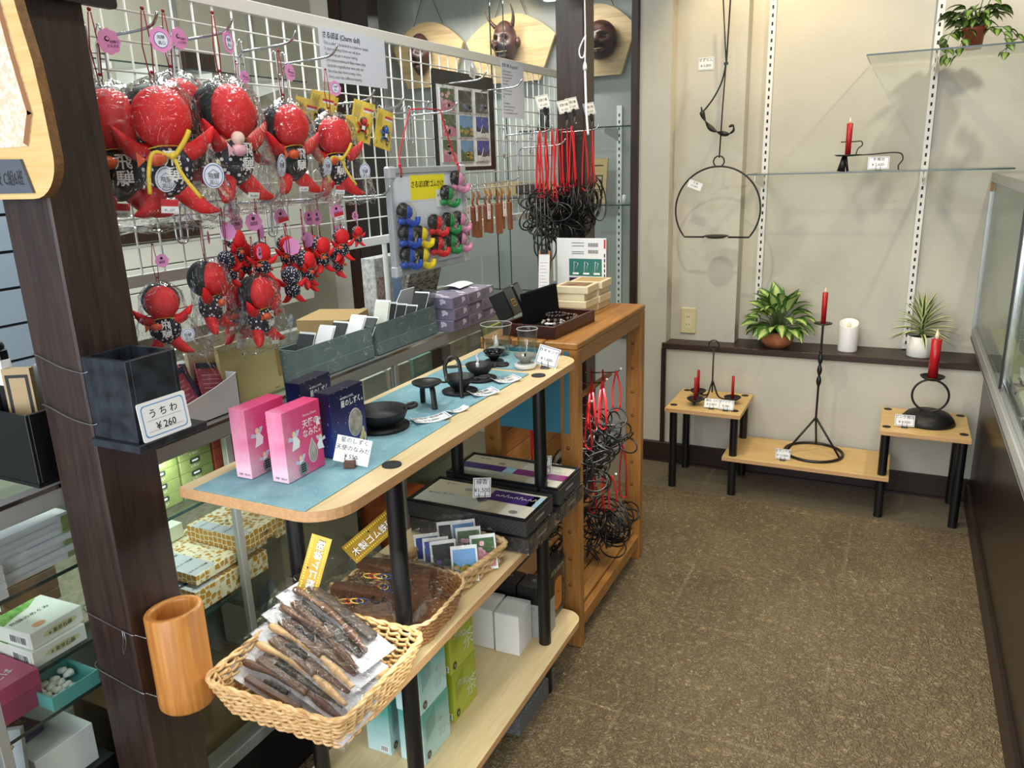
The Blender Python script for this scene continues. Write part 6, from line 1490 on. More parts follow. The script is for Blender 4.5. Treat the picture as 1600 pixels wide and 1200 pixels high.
def doll(label, loc, rz, big, bagged, tagkind, variant, bow=False, sticker=True):
    t = thing('charm_doll', label, 'charm doll', loc, rz, 'red faceless charm dolls')
    hood = M['black_cloth'] if big else M['dots']
    mb = MB(); mb.ball((0, 0.010, -0.055), (0.053, 0.046, 0.053), hood, 24, 16); mb.part('hood', t)
    mb = MB(); mb.ball((0, -0.016, -0.057), (0.047, 0.036, 0.049), M['red_cloth'], 26, 16); mb.part('face', t)
    mb = MB()
    mb.ball((0, 0, -0.133), (0.034, 0.029, 0.044), M['red_cloth'], 18, 12)
    for s in (-1, 1):
        mb.tube(spline([(s*0.020, -0.004, -0.112), (s*0.046, -0.012, -0.108), (s*0.066, -0.020, -0.090), (s*0.080, -0.022, -0.070)], 5), [0.016, 0.016, 0.0158, 0.0155, 0.0152, 0.0148, 0.0144, 0.0138, 0.013, 0.012, 0.0105, 0.009, 0.007, 0.005, 0.003, 0.001], M['red_cloth'], 10)
        mb.tube(spline([(s*0.014, 0, -0.160), (s*0.030, -0.010, -0.184), (s*0.048, -0.024, -0.202), (s*0.070, -0.034, -0.208)], 5), [0.019, 0.019, 0.0185, 0.018, 0.0175, 0.017, 0.0163, 0.0155, 0.0145, 0.013, 0.0115, 0.0095, 0.0075, 0.0052, 0.003, 0.001], M['red_cloth'], 10)
    mb.part('body', t)
    mb = MB(); mb.ball((0, -0.002, -0.136), (0.044, 0.036, 0.048), M['dots'] if variant else hood, 20, 12, lambda p, d: p if d.z < 0.75 else Vector((p.x, p.y, p.z*0.9)))
    if big:
        mb.at(fr((0, -0.0405, -0.130), (1, 0, 0), (0, -0.10, 1))); mb.text('飛', 0, 0.0, 0.026, M['ink_white'], 0.0, 'c', 1.1, b=0.014); mb.text('騨', 0, -0.026, 0.026, M['ink_white'], 0.0004, 'c', 1.1, b=0.014)
    mb.part('vest', t)
    mb = MB(); mb.tube([(0.036*cos(a), 0.028*sin(a)-0.004, -0.104-0.004*cos(2*a)) for a in [2*pi*k/24 for k in range(24)]], 0.0011, gold_cord, 5, closed=True)
    if bow:
        mb.tube(spline([(-0.004, -0.042, -0.118), (-0.03, -0.05, -0.112), (-0.042, -0.052, -0.14), (-0.045, -0.050, -0.175)], 5), 0.0035, gold_cord, 7)
        mb.tube(spline([(0.004, -0.042, -0.118), (0.02, -0.05, -0.095), (0.03, -0.05, -0.078)], 5), 0.0042, gold_cord, 7)
        mb.tube(spline([(0.002, -0.042, -0.118), (0.012, -0.048, -0.15), (0.035, -0.05, -0.185)], 5), 0.0032, gold_cord, 7); mb.ball((0, -0.044, -0.117), 0.006, gold_cord, 10, 8)
    mb.part('neck_cord', t)
    mb = MB(); ch = plain('charm_orange', 'D4572E', 0.4) if variant != 2 else plain('charm_pink', 'EFB2C2', 0.5)
    mb.ball((-0.026, -0.046, -0.122), (0.016, 0.010, 0.011), ch, 12, 8); mb.poly([(-0.042, -0.048, -0.122), (-0.056, -0.048, -0.110), (-0.056, -0.048, -0.134)], ch)
    if variant == 2: mb.ball((-0.026, -0.046, -0.102), 0.012, plain('charm_skin', 'F3D3C4', 0.5), 12, 8)
    mb.part('lucky_charm', t)
    mb = MB(); H = 0.105 if big else 0.22; r = 0.0011 if big else 0.002
    mb.tube([(-0.002, 0, -0.004), (-0.008, 0, H*0.5), (-0.002, 0, H)], r, M['dark_cord'], 5); mb.tube([(0.002, 0, -0.004), (0.006, 0, H*0.5), (0.002, 0, H)], r, M['dark_cord'], 5); mb.ball((0, 0, H+0.004), r*3, M['dark_cord'], 8, 6); mb.ball((0, 0, 0.014), r*2.6, M['dark_cord'], 8, 6); mb.part('hanging_cord', t)
    if tagkind:
        rr = 0.020 if big else 0.048
        mb = MB(); mb.at(fr((0.018 if big else -0.02, -0.012, 0.062 if big else 0.10), (1, 0.25, 0.08), (-0.08, 0, 1))); flower(mb, rr, tagkind)
        if not big and variant == 0:
            mb.at(mb.M @ TR(-0.02, -0.055, 0.002, 0.1)); mb.rect(0, 0, 0.07, 0.045, M['paper'], 0); mb.rect(0, 0.022, 0.07, 0.023, M['ink_red'], 0.0008); mb.text('¥900', 0.035, 0.006, 0.014, M['ink'], 0.0008, 'c')
        mb.part('paper_tag', t)
    if bagged:
        prof = [(0.004, 0.012, 0.010), (-0.006, 0.034, 0.026), (-0.03, 0.058, 0.048), (-0.07, 0.064, 0.056), (-0.105, 0.070, 0.054), (-0.14, 0.088, 0.052), (-0.175, 0.100, 0.062), (-0.205, 0.106, 0.060), (-0.222, 0.108, 0.040), (-0.236, 0.108, 0.004)]
        mb = MB(); nu = 44; vs = []; r_ = random.Random(7)
        pts = []
        for i in range(len(prof)-1):
            for q in range(3):
                f = q/3; pts.append(tuple(a+(b-a)*f for a, b in zip(prof[i], prof[i+1])))
        pts.append(prof[-1])
        for j, (z, a, b) in enumerate(pts):
            for i in range(nu):
                w = 2*pi*i/nu; k = 1+0.045*sin(i*1.9+j*0.8)+0.03*sin(i*3.7-j*1.3)
                vs.append((a*cos(w)*k, b*sin(w)*k-0.010, z+0.004*sin(i*1.1+j)))
        mb.add(vs, [(j*nu+i, j*nu+(i+1) % nu, (j+1)*nu+(i+1) % nu, (j+1)*nu+i) for j in range(len(pts)-1) for i in range(nu)], M['bag'], True)
        bag = mb.part('plastic_bag', t)
        if sticker:
            mb = MB(); mb.at(fr((0.052, -0.072, -0.150), (1, 0.30, 0), (0.0, -0.1, 1))); mb.disc(0, 0, 0.0205, 0.0205, M['paper_blue'], 0, 26); mb.tube([(0.0175*cos(a), 0.0175*sin(a), 0.0004) for a in [2*pi*k/26 for k in range(26)]], 0.0005, M['ink_blue'], 4, closed=True)
            mb.tube([(-0.012, 0.003, 0.0004), (0, 0.010, 0.0004), (0.012, 0.003, 0.0004)], 0.0004, M['ink_blue'], 4); mb.text('飛騨', 0, -0.005, 0.011, M['ink'], 0.0004, 'c'); mb.text('高山', 0, -0.014, 0.009, M['ink_soft'], 0.0004, 'c'); mb.part('round_sticker', bag)
            mb = MB(); mb.at(fr((-0.035, -0.060, -0.205), (1, -0.1, -0.08), (0.08, -0.2, 1))); mb.rect(0, 0, 0.026, 0.022, M['paper'], 0); mb.rect(0, 0.011, 0.026, 0.011, M['ink_red'], 0.0004); mb.text('¥1,650', 0.013, 0.003, 0.006, M['ink'], 0.0004, 'c'); mb.part('price_sticker', bag)
    return t
Q = pi/2
pa = doll('large bagged charm doll with a yellow rope bow, facing the front', (-1.11, 0.958, 1.548), Q-0.42, True, True, 'sticker', 1, True)
pb_ = doll('large bagged charm doll nearest the wooden post, half hidden', (-1.165, 0.905, 1.545), Q-0.35, True, True, 'picture', 0)
pc = doll('large bagged charm doll turned to the right with a pink figure charm', (-1.11, 1.105, 1.562), Q+0.05, True, True, 'sticker', 2)
dup(pb_, 'large bagged charm doll squeezed behind the bow doll and the one turned right', (-1.195, 1.075, 1.575), Q-0.2, scale=0.95)
dup(pb_, 'smaller bagged charm doll peeking out between two large dolls', (-1.205, 1.245, 1.545), Q-0.3, scale=0.62)
dup(pb_, 'large bagged charm doll with white kanji vest, second from the yellow cards', (-1.115, 1.268, 1.535), Q-0.12, scale=0.84)
dup(pa, 'large bagged charm doll right beside the yellow charm cards', (-1.11, 1.400, 1.516), Q-0.42, scale=0.80)
pm = doll('medium bagged charm doll facing front above the red packets', (-1.115, 0.912, 1.228), Q-0.62, True, True, 'code', 1); pm.scale = (0.58,)*3
dup(pm, 'medium bagged charm doll turned sharply right, second of the low row', (-1.12, 1.022, 1.253), Q+0.40, scale=0.62)
dup(pm, 'medium bagged charm doll above the kraft envelopes, third of the low row', (-1.11, 1.130, 1.212), Q+0.10, scale=0.64)
dup(pm, 'medium bagged charm doll pressed behind the third of the low row', (-1.175, 1.125, 1.205), Q-0.15, scale=0.60)
ps = doll('small unbagged charm doll facing front, nearest of the small row', (-1.12, 1.163, 1.272), Q-0.62, False, False, 'code', 1); ps.scale = (0.37,)*3
ps2 = doll('small unbagged charm doll with a red and white price tag at the far end', (-1.12, 1.415, 1.277), Q-0.55, False, False, 'code', 0); ps2.scale = (0.35,)*3
small = [(ps, (-1.17, 1.165, 1.272), -0.2, 0.36, 'small charm doll hanging behind the nearest small doll'), (ps, (-1.125, 1.296, 1.240), 0.25, 0.37, 'small charm doll turned right in the middle of the small row'),
         (ps, (-1.18, 1.39, 1.265), -0.3, 0.35, 'small charm doll hanging at the back near the far end'), (ps, (-1.12, 1.240, 1.215), 2.2, 0.37, 'small charm doll showing the back of its dotted hood, lowest one'),
         (ps, (-1.155, 1.330, 1.222), 1.3, 0.36, 'small charm doll seen from the side beside the lowest one'), (ps, (-1.15, 1.43, 1.232), 1.0, 0.33, 'small charm doll hanging low at the far end of the row'),
         (ps2, (-1.17, 1.215, 1.252), 0.9, 0.35, 'small charm doll in shade between the first and lowest small dolls'), (ps2, (-1.14, 1.095, 1.262), 1.6, 0.34, 'small charm doll behind the medium bagged doll turned sharply right'), (ps, (-1.11, 1.462, 1.277), -0.35, 0.22, 'tiny charm doll with the smallest red face beside the whiteboard')]
small += [(ps, (-1.14, 1.12, 1.30), 0.3, 0.36, 'small charm doll turned right, high between the first tags'), (ps2, (-1.15, 1.27, 1.275), -0.45, 0.36, 'small charm doll facing front under the bare mesh hook'),
          (ps, (-1.13, 1.355, 1.265), -0.1, 0.38, 'small charm doll looking right just before the back one at the far end'), (ps, (-1.14, 1.20, 1.195), 0.5, 0.36, 'small charm doll hanging low right behind the third bagged one')]
for p, l, yw, sc, lab in small: dup(p, lab, l, Q+yw, scale=sc)

# yellow charm cards
def mini(mb, x, y, s, col):
    mb.ball((x, y+0.008*s, 0.004), (0.007*s, 0.007*s, 0.005), M['black'], 10, 8); mb.ball((x+0.001, y+0.007*s, 0.006), (0.0056*s, 0.0056*s, 0.0045), col, 10, 8); mb.ball((x, y-0.004*s, 0.004), (0.006*s, 0.007*s, 0.004), M['black'], 10, 8)
    for dx, dy in ((-0.011, 0.003), (0.011, 0.004), (-0.008, -0.014), (0.009, -0.014)): mb.tube([(x, y-0.003*s, 0.004), (x+dx*s, y+dy*s, 0.004)], [0.0032*s, 0.0014*s], col, 7)
    mb.rect(x-0.003*s, y-0.008*s, 0.006*s, 0.007*s, M['paper'], 0.0086)
YC = [(-1.10, 1.520, 1.555, -0.75, 'red', 'yellow card with a red mini charm doll, largest in front'), (-1.105, 1.605, 1.540, -0.45, 'blue', 'yellow card with a blue mini charm doll'), (-1.15, 1.545, 1.525, -0.5, 'red', 'yellow card hanging lowest between the red and blue doll cards'),
      (-1.16, 1.455, 1.575, -1.1, 'black', 'yellow card turned edgewise behind the last large doll'), (-1.185, 1.43, 1.562, -0.9, 'black', 'yellow card farthest behind the last large doll'), (-1.18, 1.49, 1.572, -1.2, 'black', 'yellow card with a black mini charm beside the white tag loop')]
for x, y, z, yw, c, lab in YC:
    t = thing('charm_card', lab, 'charm card', (x, y, z), Q+yw+0.25, 'yellow charm cards')
    F = TR(0, 0, 0, 0, 0, 0.25) @ fr((-0.026, 0, -0.098), (1, 0, 0), (0, 0, 1))
    mb = MB(); mb.at(F); mb.prism([(0, 0), (0.052, 0), (0.052, 0.088), (0, 0.088)], -0.0006, 0, M['yellow'])
    for k in range(5): mb.rect(0.005+0.003*k, 0.050-0.004*(k % 2), 0.0008, 0.03, M['ink_soft'], 0.0004)
    mb.rect(0.026, 0.066, 0.024, 0.008, M['paper'], 0.0004); mb.rect(0.026, 0.070, 0.024, 0.005, M['ink_red'], 0.0007); mb.text('♪', 0.006, 0.008, 0.012, M['ink'], 0.0004); mb.text('飛', 0.036, 0.008, 0.009, M['ink'], 0.0004); mb.part('backing_card', t)
    mb = MB(); mb.at(F); mini(mb, 0.028, 0.036, 1.25, {'red': M['red_cloth'], 'blue': plain('mini_blue', '1E62B8', 0.4), 'black': M['black_cloth']}[c]); mb.part('mini_doll', t)
    mb = MB(); mb.at(F); mb.tube(spline([(0.034, 0.045, 0.002), (0.046, 0.03, 0.002), (0.042, 0.012, 0.002), (0.036, 0.018, 0.002), (0.04, 0.04, 0.002)], 5), 0.0006, M['ink'], 4); mb.part('strap', t)
    mb = MB(); mb.at(F @ Matrix.Translation((-0.003, -0.004, 0.011))); mb.sheet(0.058, 0.105, M['bag'], 0, 8, 10, lambda p, a, b: Vector((p.x, p.y, 0.003*sin(a*9+b*4)-0.010*abs(2*a-1)**3))); mb.part('plastic_bag', t)

# printed signs on the mesh
def hung(y0, y1, z0, z1, x): return fr((x, y0, z0), (0, y1-y0, 0), (0, 0, 1))
mb = MB(); mb.at(hung(1.548, 1.815, 1.600, 1.722, XM+0.012)); W_, H_ = 0.262, 0.118
mb.sheet(W_, H_, M['paper_blue'], 0, 8, 2, lambda p, a, b: Vector((p.x, p.y, 0.002*sin(a*3))))
tx = M['ink_soft']
mb.text('さるぼぼ (Charm doll)', 0.012, H_-0.021, 0.0165, M['ink'], 0.0028, sx=0.92, b=0.01)
for k, ln in enumerate(('This is called a Sarubobo.It is a charm or amulet.', 'In japan we hang it from our cell phon.', 'But you can put it on your keiring.', 'Saru means monkey,and Bobo means baby.', 'Sarubobo originally,they were only red.', 'But these days there is many colors.', 'Every color has a different meaning.')):
    mb.text(ln, 0.014+0.0015*k, H_-0.035-0.0122*k, 0.0098, tx, 0.0028, sx=0.90)
mb.thing('paper_sign', 'pale paper sign explaining the charm dolls in English on the mesh', 'sign')
mb = MB(); mb.at(hung(2.478, 2.66, 1.552, 1.735, XM+0.012)); W_, H_ = 0.175, 0.180; mb.prism([(0, 0), (W_, 0), (W_, H_), (0, H_)], 0, 0.0006, M['paper_blue'])
mb.text('知恵の輪 (Ring puzzle)', 0.008, H_-0.018, 0.0135, M['ink'], 0.001, sx=0.95)
for k, ln in enumerate(('This is a ring puzzle.', 'If you hang this on your', 'key ring, you take off', 'it like puzzle in', 'ten minutes.', '', 'If you have taken off', 'it, you are a genius!', 'But,', '', 'It is available to', 'anyone to take off the ring.', 'If you take off the ring,', 'it is so unique design by our tiller.')):
    mb.text(ln, 0.010, H_-0.034-0.0102*k, 0.0088, tx, 0.001, sx=0.9)
mb.thing('paper_sign', 'tall narrow paper sign about ring puzzles on the mesh by the far post', 'sign')

# black board of magnet photos
t = thing('magnet_board', 'black board holding nine bagged photo magnets on the mesh', 'display board', (XM+0.012, 2.03, 1.385))
mb = MB(); mb.at(fr((0, 0, 0), (0, 1, 0), (0, 0, 1))); mb.prism(rrect(0, 0.375, 0, 0.285, 0.006, 3), 0, 0.006, M['black']); mb.part('board', t)
mb = MB(); mb.at(fr((0.0064, 0, 0), (0, 1, 0), (0, 0, 1))); mb.rect(0.014, 0.012, 0.325, 0.232, M['paper'], 0); mb.part('white_sheet', t)
pk = [['cherry', 'dark', 'dark'], ['cherry', 'day', 'snow'], ['cherry', 'day', 'snow']]
for r in range(3):
    for c in range(3):
        mb = MB(); mb.at(fr((0, 0, 0), (0, 1, 0), (0, 0, 1))); w_, h_ = 0.086, 0.066
        mb.prism([(0, 0), (w_, 0), (w_, h_), (0, h_)], 0, 0.004, M['paper']); mb.at(mb.M @ Matrix.Translation((0.002, 0.002, 0.0042))); photo('%d%d' % (r, c), pk[r][c])(mb, w_-0.004, h_-0.004)
        mb.at(fr((0.010, -0.004, -0.004), (0, 1, 0), (0, 0, 1))); mb.sheet(w_+0.008, h_+0.008, M['bag'], 0, 8, 6, lambda p, a, b: Vector((p.x, p.y, 0.003*sin(a*8+r)*sin(b*7+c)-0.006*abs(2*a-1)**4)))
        mb.thing('photo_magnet', '%s photo magnet on the black board, %s row, %s column' % ({'cherry': 'pink blossom', 'dark': 'dark forest', 'day': 'yellow garden', 'snow': 'snowy roof'}[pk[r][c]], ('top', 'middle', 'bottom')[r], ('near', 'middle', 'far')[c]), 'photo magnet', (XM+0.0195, 2.055+0.105*c, 1.555-0.072*r), 0, 'photo magnets on the black board')
mb = MB(); mb.at(fr((0, 0, 0), (0, 1, -0.12), (0, 0, 1))); mb.prism([(0, 0), (0.05, 0), (0.05, 0.03), (0, 0.03)], 0, 0.0006, M['paper']); mb.text('マグネット', 0.025, 0.016, 0.008, M['ink'], 0.001, 'c'); mb.text('¥ 550', 0.025, 0.005, 0.008, M['ink'], 0.001, 'c'); mb.thing('price_card', 'white price tag clipped above the black magnet board', 'price card', (XM+0.06, 2.17, 1.655), 0.15)

# whiteboard of little rubber-band hooks
t = thing('whiteboard', 'small grey-framed whiteboard of coloured hooks hanging from red cord', 'whiteboard', (-1.115, 1.592, 1.140), rot=(0, 0, -0.02))
WL, WH = 0.355, 0.262
mb = MB(); mb.at(fr((0, 0, 0), (0, 1, 0), (0, 0, 1))); mb.box(0.004, WL-0.004, 0.004, WH-0.004, 0, 0.008, plain('whiteboard_face', 'D7DEEC', 0.25)); brd = mb.part('board', t)
mb = MB(); mb.at(fr((0, 0, 0), (0, 1, 0), (0, 0, 1))); al = plain('board_frame_grey', 'A2A6AC', 0.4)
for a in ((0, WL, 0, 0.016), (0, WL, WH-0.016, WH), (0, 0.014, 0.016, WH-0.016), (WL-0.014, WL, 0.016, WH-0.016)): mb.box(a[0], a[1], a[2], a[3], -0.002, 0.014, al, 0.002)
for x, y in ((0, 0), (WL-0.024, 0), (0, WH-0.026), (WL-0.024, WH-0.026)): mb.box(x-0.002, x+0.026, y-0.002, y+0.028, -0.003, 0.016, plain('board_corner', 'B4B8BE', 0.4), 0.004)
mb.part('frame', t)
mb = MB(); mb.at(fr((0.0085, 0, 0), (0, 1, 0), (0, 0, 1))); mb.rect(0.088, 0.178, 0.165, 0.066, M['paper'], 0.0004); mb.rect(0.091, 0.181, 0.159, 0.060, plain('sign_yellow', 'F2E227', 0.5), 0.0008); mb.text('さるぼぼ輪ゴムかけ', 0.1705, 0.212, 0.0185, M['ink'], 0.0012, 'c', 0.93, b=0.014); mb.part('yellow_label', brd)
mb = MB(); mb.at(fr((0.0090, 0, 0), (0, 1, 0), (0, 0, 1))); mb.rect(0.205, 0.158, 0.048, 0.044, M['paper'], 0.0009); mb.text('輪ゴムかけ', 0.229, 0.185, 0.007, M['ink'], 0.0013, 'c'); mb.text('¥ 200', 0.229, 0.170, 0.008, M['ink'], 0.0013, 'c'); mb.part('price_label', brd)
mb = MB()
for y, yh, zh in ((0.045, 0.122, 0.398), (0.315, 0.262, 0.402)): mb.tube(spline([(0.016, y, WH-0.022), (0.018, y, WH-0.004), (0.012, y, WH+0.006), (0.006, y+(yh-y)*0.3, WH+0.05), (0.002, yh, zh)], 5), 0.0018, M['red_cord'], 6); mb.ball((0.016, y, WH-0.022), 0.003, M['black'], 8, 6); mb.ball((0.014, y, WH+0.004), 0.0045, M['red_cord'], 8, 6)
mb.tube([(0.002, 0.122, 0.398), (0.004, 0.19, 0.402), (0.002, 0.262, 0.402)], 0.0018, M['red_cord'], 6); mb.part('red_cord', t)
hc_ = {'blue': '2A4FB0', 'yellow': 'F0D628', 'red': 'D6262E', 'green': '1E8A4A', 'pink': 'DE8FBC'}
hp = {}
for nm, hx in hc_.items(): hp[nm] = plain('hook_'+nm, hx, 0.2)
def bandhook(label, y, z, nm):
    t = thing('rubber_band_hook', label, 'novelty hook', (-1.1055, y, z), 0.0, 'coloured hooks on the whiteboard')
    mb = MB(); mb.at(fr((0, 0, 0), (0, 1, 0), (0, 0, 1)))
    mb.ball((0.0, 0.010, 0.010), (0.022, 0.021, 0.015), M['black'], 18, 12); mb.part('hood', t)
    mb = MB(); mb.at(fr((0, 0, 0), (0, 1, 0), (0, 0, 1))); mb.ball((0.007, 0.008, 0.015), (0.018, 0.018, 0.014), hp[nm], 18, 12)
    mb.tube(spline([(0.004, -0.008, 0.012), (0.014, -0.018, 0.016), (0.028, -0.022, 0.022), (0.040, -0.016, 0.024), (0.042, -0.006, 0.024)], 5), [0.009]*10+[0.008]*5+[0.0065]*6, hp[nm], 10); mb.ball((-0.010, -0.014, 0.010), (0.014, 0.009, 0.009), hp[nm], 12, 8); mb.part('body', t)
    mb = MB(); mb.at(fr((0, -0.032, -0.034), (0, 1, 0), (0, 0, 1))); mb.sheet(0.078, 0.066, M['bag'], 0, 12, 10, lambda p, a, b: Vector((p.x, p.y, 0.034*(16*a*(1-a)*b*(1-b))**0.5+0.002*sin(a*19)*sin(b*15)))); mb.part('plastic_bag', t)
for nm, c, r, lab in (('blue', 0, 0, 'upper'), ('blue', 0, 1, 'middle'), ('blue', 0, 2, 'lower'), ('yellow', 1, 1, 'upper'), ('yellow', 1, 2, 'lower'), ('red', 2, 1, 'upper'), ('red', 2, 2, 'lower'), ('green', 3, 0, 'upper'), ('green', 3, 1, 'middle'), ('green', 3, 2, 'lower'), ('pink', 4, 0, 'upper'), ('pink', 4, 1, 'middle'), ('pink', 4, 2, 'lower')):
    y = 1.632+(0.0, 0.062, 0.138, 0.205, 0.262)[c]; z = 1.288-0.053*r-0.006*(c == 1)
    if nm == 'green' and r == 0: z = 1.322
    if nm == 'pink' and r == 0: z = 1.358
    if nm in ('red', 'green', 'pink') and r > 0: z += 0.016
    bandhook('bagged %s novelty hook on the whiteboard, %s one' % (nm, lab), y, z, nm)

# wooden key charms
t0 = None
kw = wood('key_wood', '6A3A22', '9A5E3C', (30, 30, 4), 1, 0.5)
t = thing('chrome_ring_hook', 'long chrome hook with rings carrying the wooden key charms', 'hook', (XM, 2.06, 1.345))
mb = MB(); mb.tube(spline([(0, -0.03, 0.0), (0.05, -0.03, 0.005), (0.10, -0.02, -0.002), (0.10, 0.1, 0.0), (0.10, 0.30, 0.004), (0.11, 0.34, 0.02)], 6), 0.0025, M['chrome'], 6); mb.part('rod', t)
for k in range(8):
    y = 2.035+0.040*k; x = -1.150+0.006*(k % 2)
    t = thing('wooden_key_charm', 'reddish wooden bar key charm hanging from the chrome rod, %s from the whiteboard' % ('first', 'second', 'third', 'fourth', 'fifth', 'sixth', 'seventh', 'eighth')[k], 'key charm', (x, y, 1.345), 0.2*sin(k*2), 'wooden key charms')
    mb = MB(); mb.at(TR(0, 0, 0, 0, 0.05*sin(k*3))); mb.box(-0.006, 0.006, -0.013, 0.013, -0.145-0.006*(k % 3), -0.062, kw, 0.002); mb.part('wood_bar', t)
    mb = MB(); mb.tube([(0, 0.007*cos(a), -0.010+0.011*sin(a)) for a in [2*pi*j/14 for j in range(14)]], 0.0012, M['chrome'], 5, closed=True)
    mb.part('ring', t)
    mb = MB(); mb.tube([(0, 0, -0.020), (0.003, 0.003, -0.035), (-0.003, -0.002, -0.050), (0, 0, -0.064)], [0.003, 0.0045, 0.0035, 0.003], plain('brown_cord', '8A5426', 0.6), 7); mb.part('cord', t)
    if k in (0, 1, 3, 6):
        mb = MB(); mb.at(fr((0.010, -0.010, -0.105), (0, 1, 0), (0, 0, 1))); mb.prism([(0, 0), (0.018, 0), (0.018, 0.046), (0, 0.046)], 0, 0.0006, M['paper'])
        for j, chx in enumerate('飛騨一位'): mb.text(chx, 0.009, 0.034-0.0105*j, 0.011, M['ink_red'], 0.001, 'c')
        mb.tube([(0.009, 0.044, 0), (0.009, 0.07, -0.004)], 0.0005, M['paper'], 4); mb.part('paper_tag', t)

# ------------------------------------------------------------------ wire ring puzzles on red cords
def puzzle(label, loc, rz, seed, kind, clen=0.20):
    r_ = random.Random(seed)
    t = thing('wire_ring_puzzle', label, 'ring puzzle', loc, rz, 'wire ring puzzles')
    mb = MB(); wv = 0.010
    mb.tube(spline([(0, 0, 0), (-0.006, wv, -clen*0.5), (-0.010, 0.004, -clen)], 4), 0.0027, M['red_cord'], 6); mb.tube(spline([(0, 0, 0), (0.008, -wv, -clen*0.5), (0.012, -0.004, -clen*1.03)], 4), 0.0027, M['red_cord'], 6)
    mb.tube(spline([(-0.010, 0.004, -clen), (0.002, 0, -clen-0.012), (0.012, -0.004, -clen*1.03)], 4), 0.0027, M['red_cord'], 6); mb.part('red_cord', t)
    mb = MB(); z0 = -clen+0.01
    R3 = 0.0026
    def circ(c, r, tx, tz, n=26, sq=1.0):
        m = Matrix.Translation(c) @ Matrix.Rotation(tz, 4, 'Z') @ Matrix.Rotation(tx, 4, 'X')
        mb.tube([m @ Vector((r*cos(2*pi*k/n), r*sq*sin(2*pi*k/n), 0)) for k in range(n)], R3, M['wire'], 6, closed=True)
    if kind == 0:       # long ladder frame
        L = 0.27
        for y in (-0.045, -0.012, 0.022, 0.05):
            mb.tube([(0, y, z0-0.02), (0.004, y, z0-L)], R3, M['wire'], 6)
        mb.tube(spline([(0, -0.045, z0-0.02), (0, 0, z0-0.005), (0, 0.05, z0-0.02)], 6), R3, M['wire'], 6); mb.tube([(0.004, -0.045, z0-L), (0.004, 0.05, z0-L)], R3, M['wire'], 6)
        for k in range(6): circ((0.004*k-0.01, r_.uniform(-0.02, 0.03), z0-0.06-0.035*k), r_.uniform(0.045, 0.06), 1.57+r_.uniform(-0.5, 0.5), 1.57+r_.uniform(-0.4, 0.4))
    elif kind == 1:     # concentric coil
        for k in range(7): circ((0.004*k-0.012, 0.002*k, z0-0.085+0.004*k), 0.030+0.0085*k, 1.57+0.18*(k % 3-1), 1.57+0.12*(k % 2))
        mb.tube([(0, 0, z0-0.01), (0, 0, z0-0.15)], R3, M['wire'], 6); mb.tube([(0, -0.07, z0-0.09), (0, 0.07, z0-0.08)], R3, M['wire'], 6)
    elif kind == 2:     # tangled loops
        for k in range(9): circ((r_.uniform(-0.03, 0.03), r_.uniform(-0.04, 0.04), z0-r_.uniform(0.03, 0.15)), r_.uniform(0.028, 0.058), r_.uniform(0.7, 2.4), r_.uniform(0, 3), sq=r_.uniform(0.55, 1))
    else:               # wavy rods with rings
        for k in range(3):
            P = [(r_.uniform(-0.03, 0.03), r_.uniform(-0.05, 0.05), z0-0.022*j) for j in range(9)]; mb.tube(spline(P, 5), R3, M['wire'], 6)
        for k in range(4): circ((r_.uniform(-0.02, 0.02), r_.uniform(-0.03, 0.03), z0-r_.uniform(0.05, 0.16)), r_.uniform(0.03, 0.05), r_.uniform(0.9, 2.2), r_.uniform(0, 3))
    mb.part('wire_puzzle', t)
    return t
up = [(-1.10, 2.475, 1.505, 0, 0.205, 'with a long ladder frame, nearest the key charms'), (-1.15, 2.575, 1.500, 2, 0.19, 'tangled, just behind the ladder-framed one'),
      (-1.10, 2.590, 1.462, 2, 0.19, 'on the low hook, nearest the front tip'), (-1.13, 2.598, 1.462, 3, 0.16, 'on the low hook, in its middle'), (-1.17, 2.605, 1.462, 2, 0.17, 'on the low hook, deepest in'),
      (-1.075, 2.690, 1.522, 1, 0.20, 'with concentric rings on the crowded hook tip'), (-1.095, 2.70, 1.518, 2, 0.21, 'second from the crowded hook tip'), (-1.115, 2.70, 1.518, 3, 0.22, 'third from the crowded hook tip'), (-1.135, 2.70, 1.516, 2, 0.19, 'fourth from the crowded hook tip'), (-1.155, 2.705, 1.516, 1, 0.22, 'fifth from the crowded hook tip'), (-1.18, 2.70, 1.516, 3, 0.20, 'deepest on the crowded hook'),
      (-1.085, 2.738, 1.506, 2, 0.18, 'on the post hook, closest to the post'), (-1.045, 2.742, 1.508, 3, 0.20, 'in the middle of the post hook'), (-1.018, 2.748, 1.510, 1, 0.19, 'with round coils at the tip of the post hook')]
for i, (x, y, z, kd, cl, lab) in enumerate(up): puzzle('black wire puzzle on red cord '+lab, (x, y, z), 0.5*sin(i*1.7), 40+i, kd, cl)
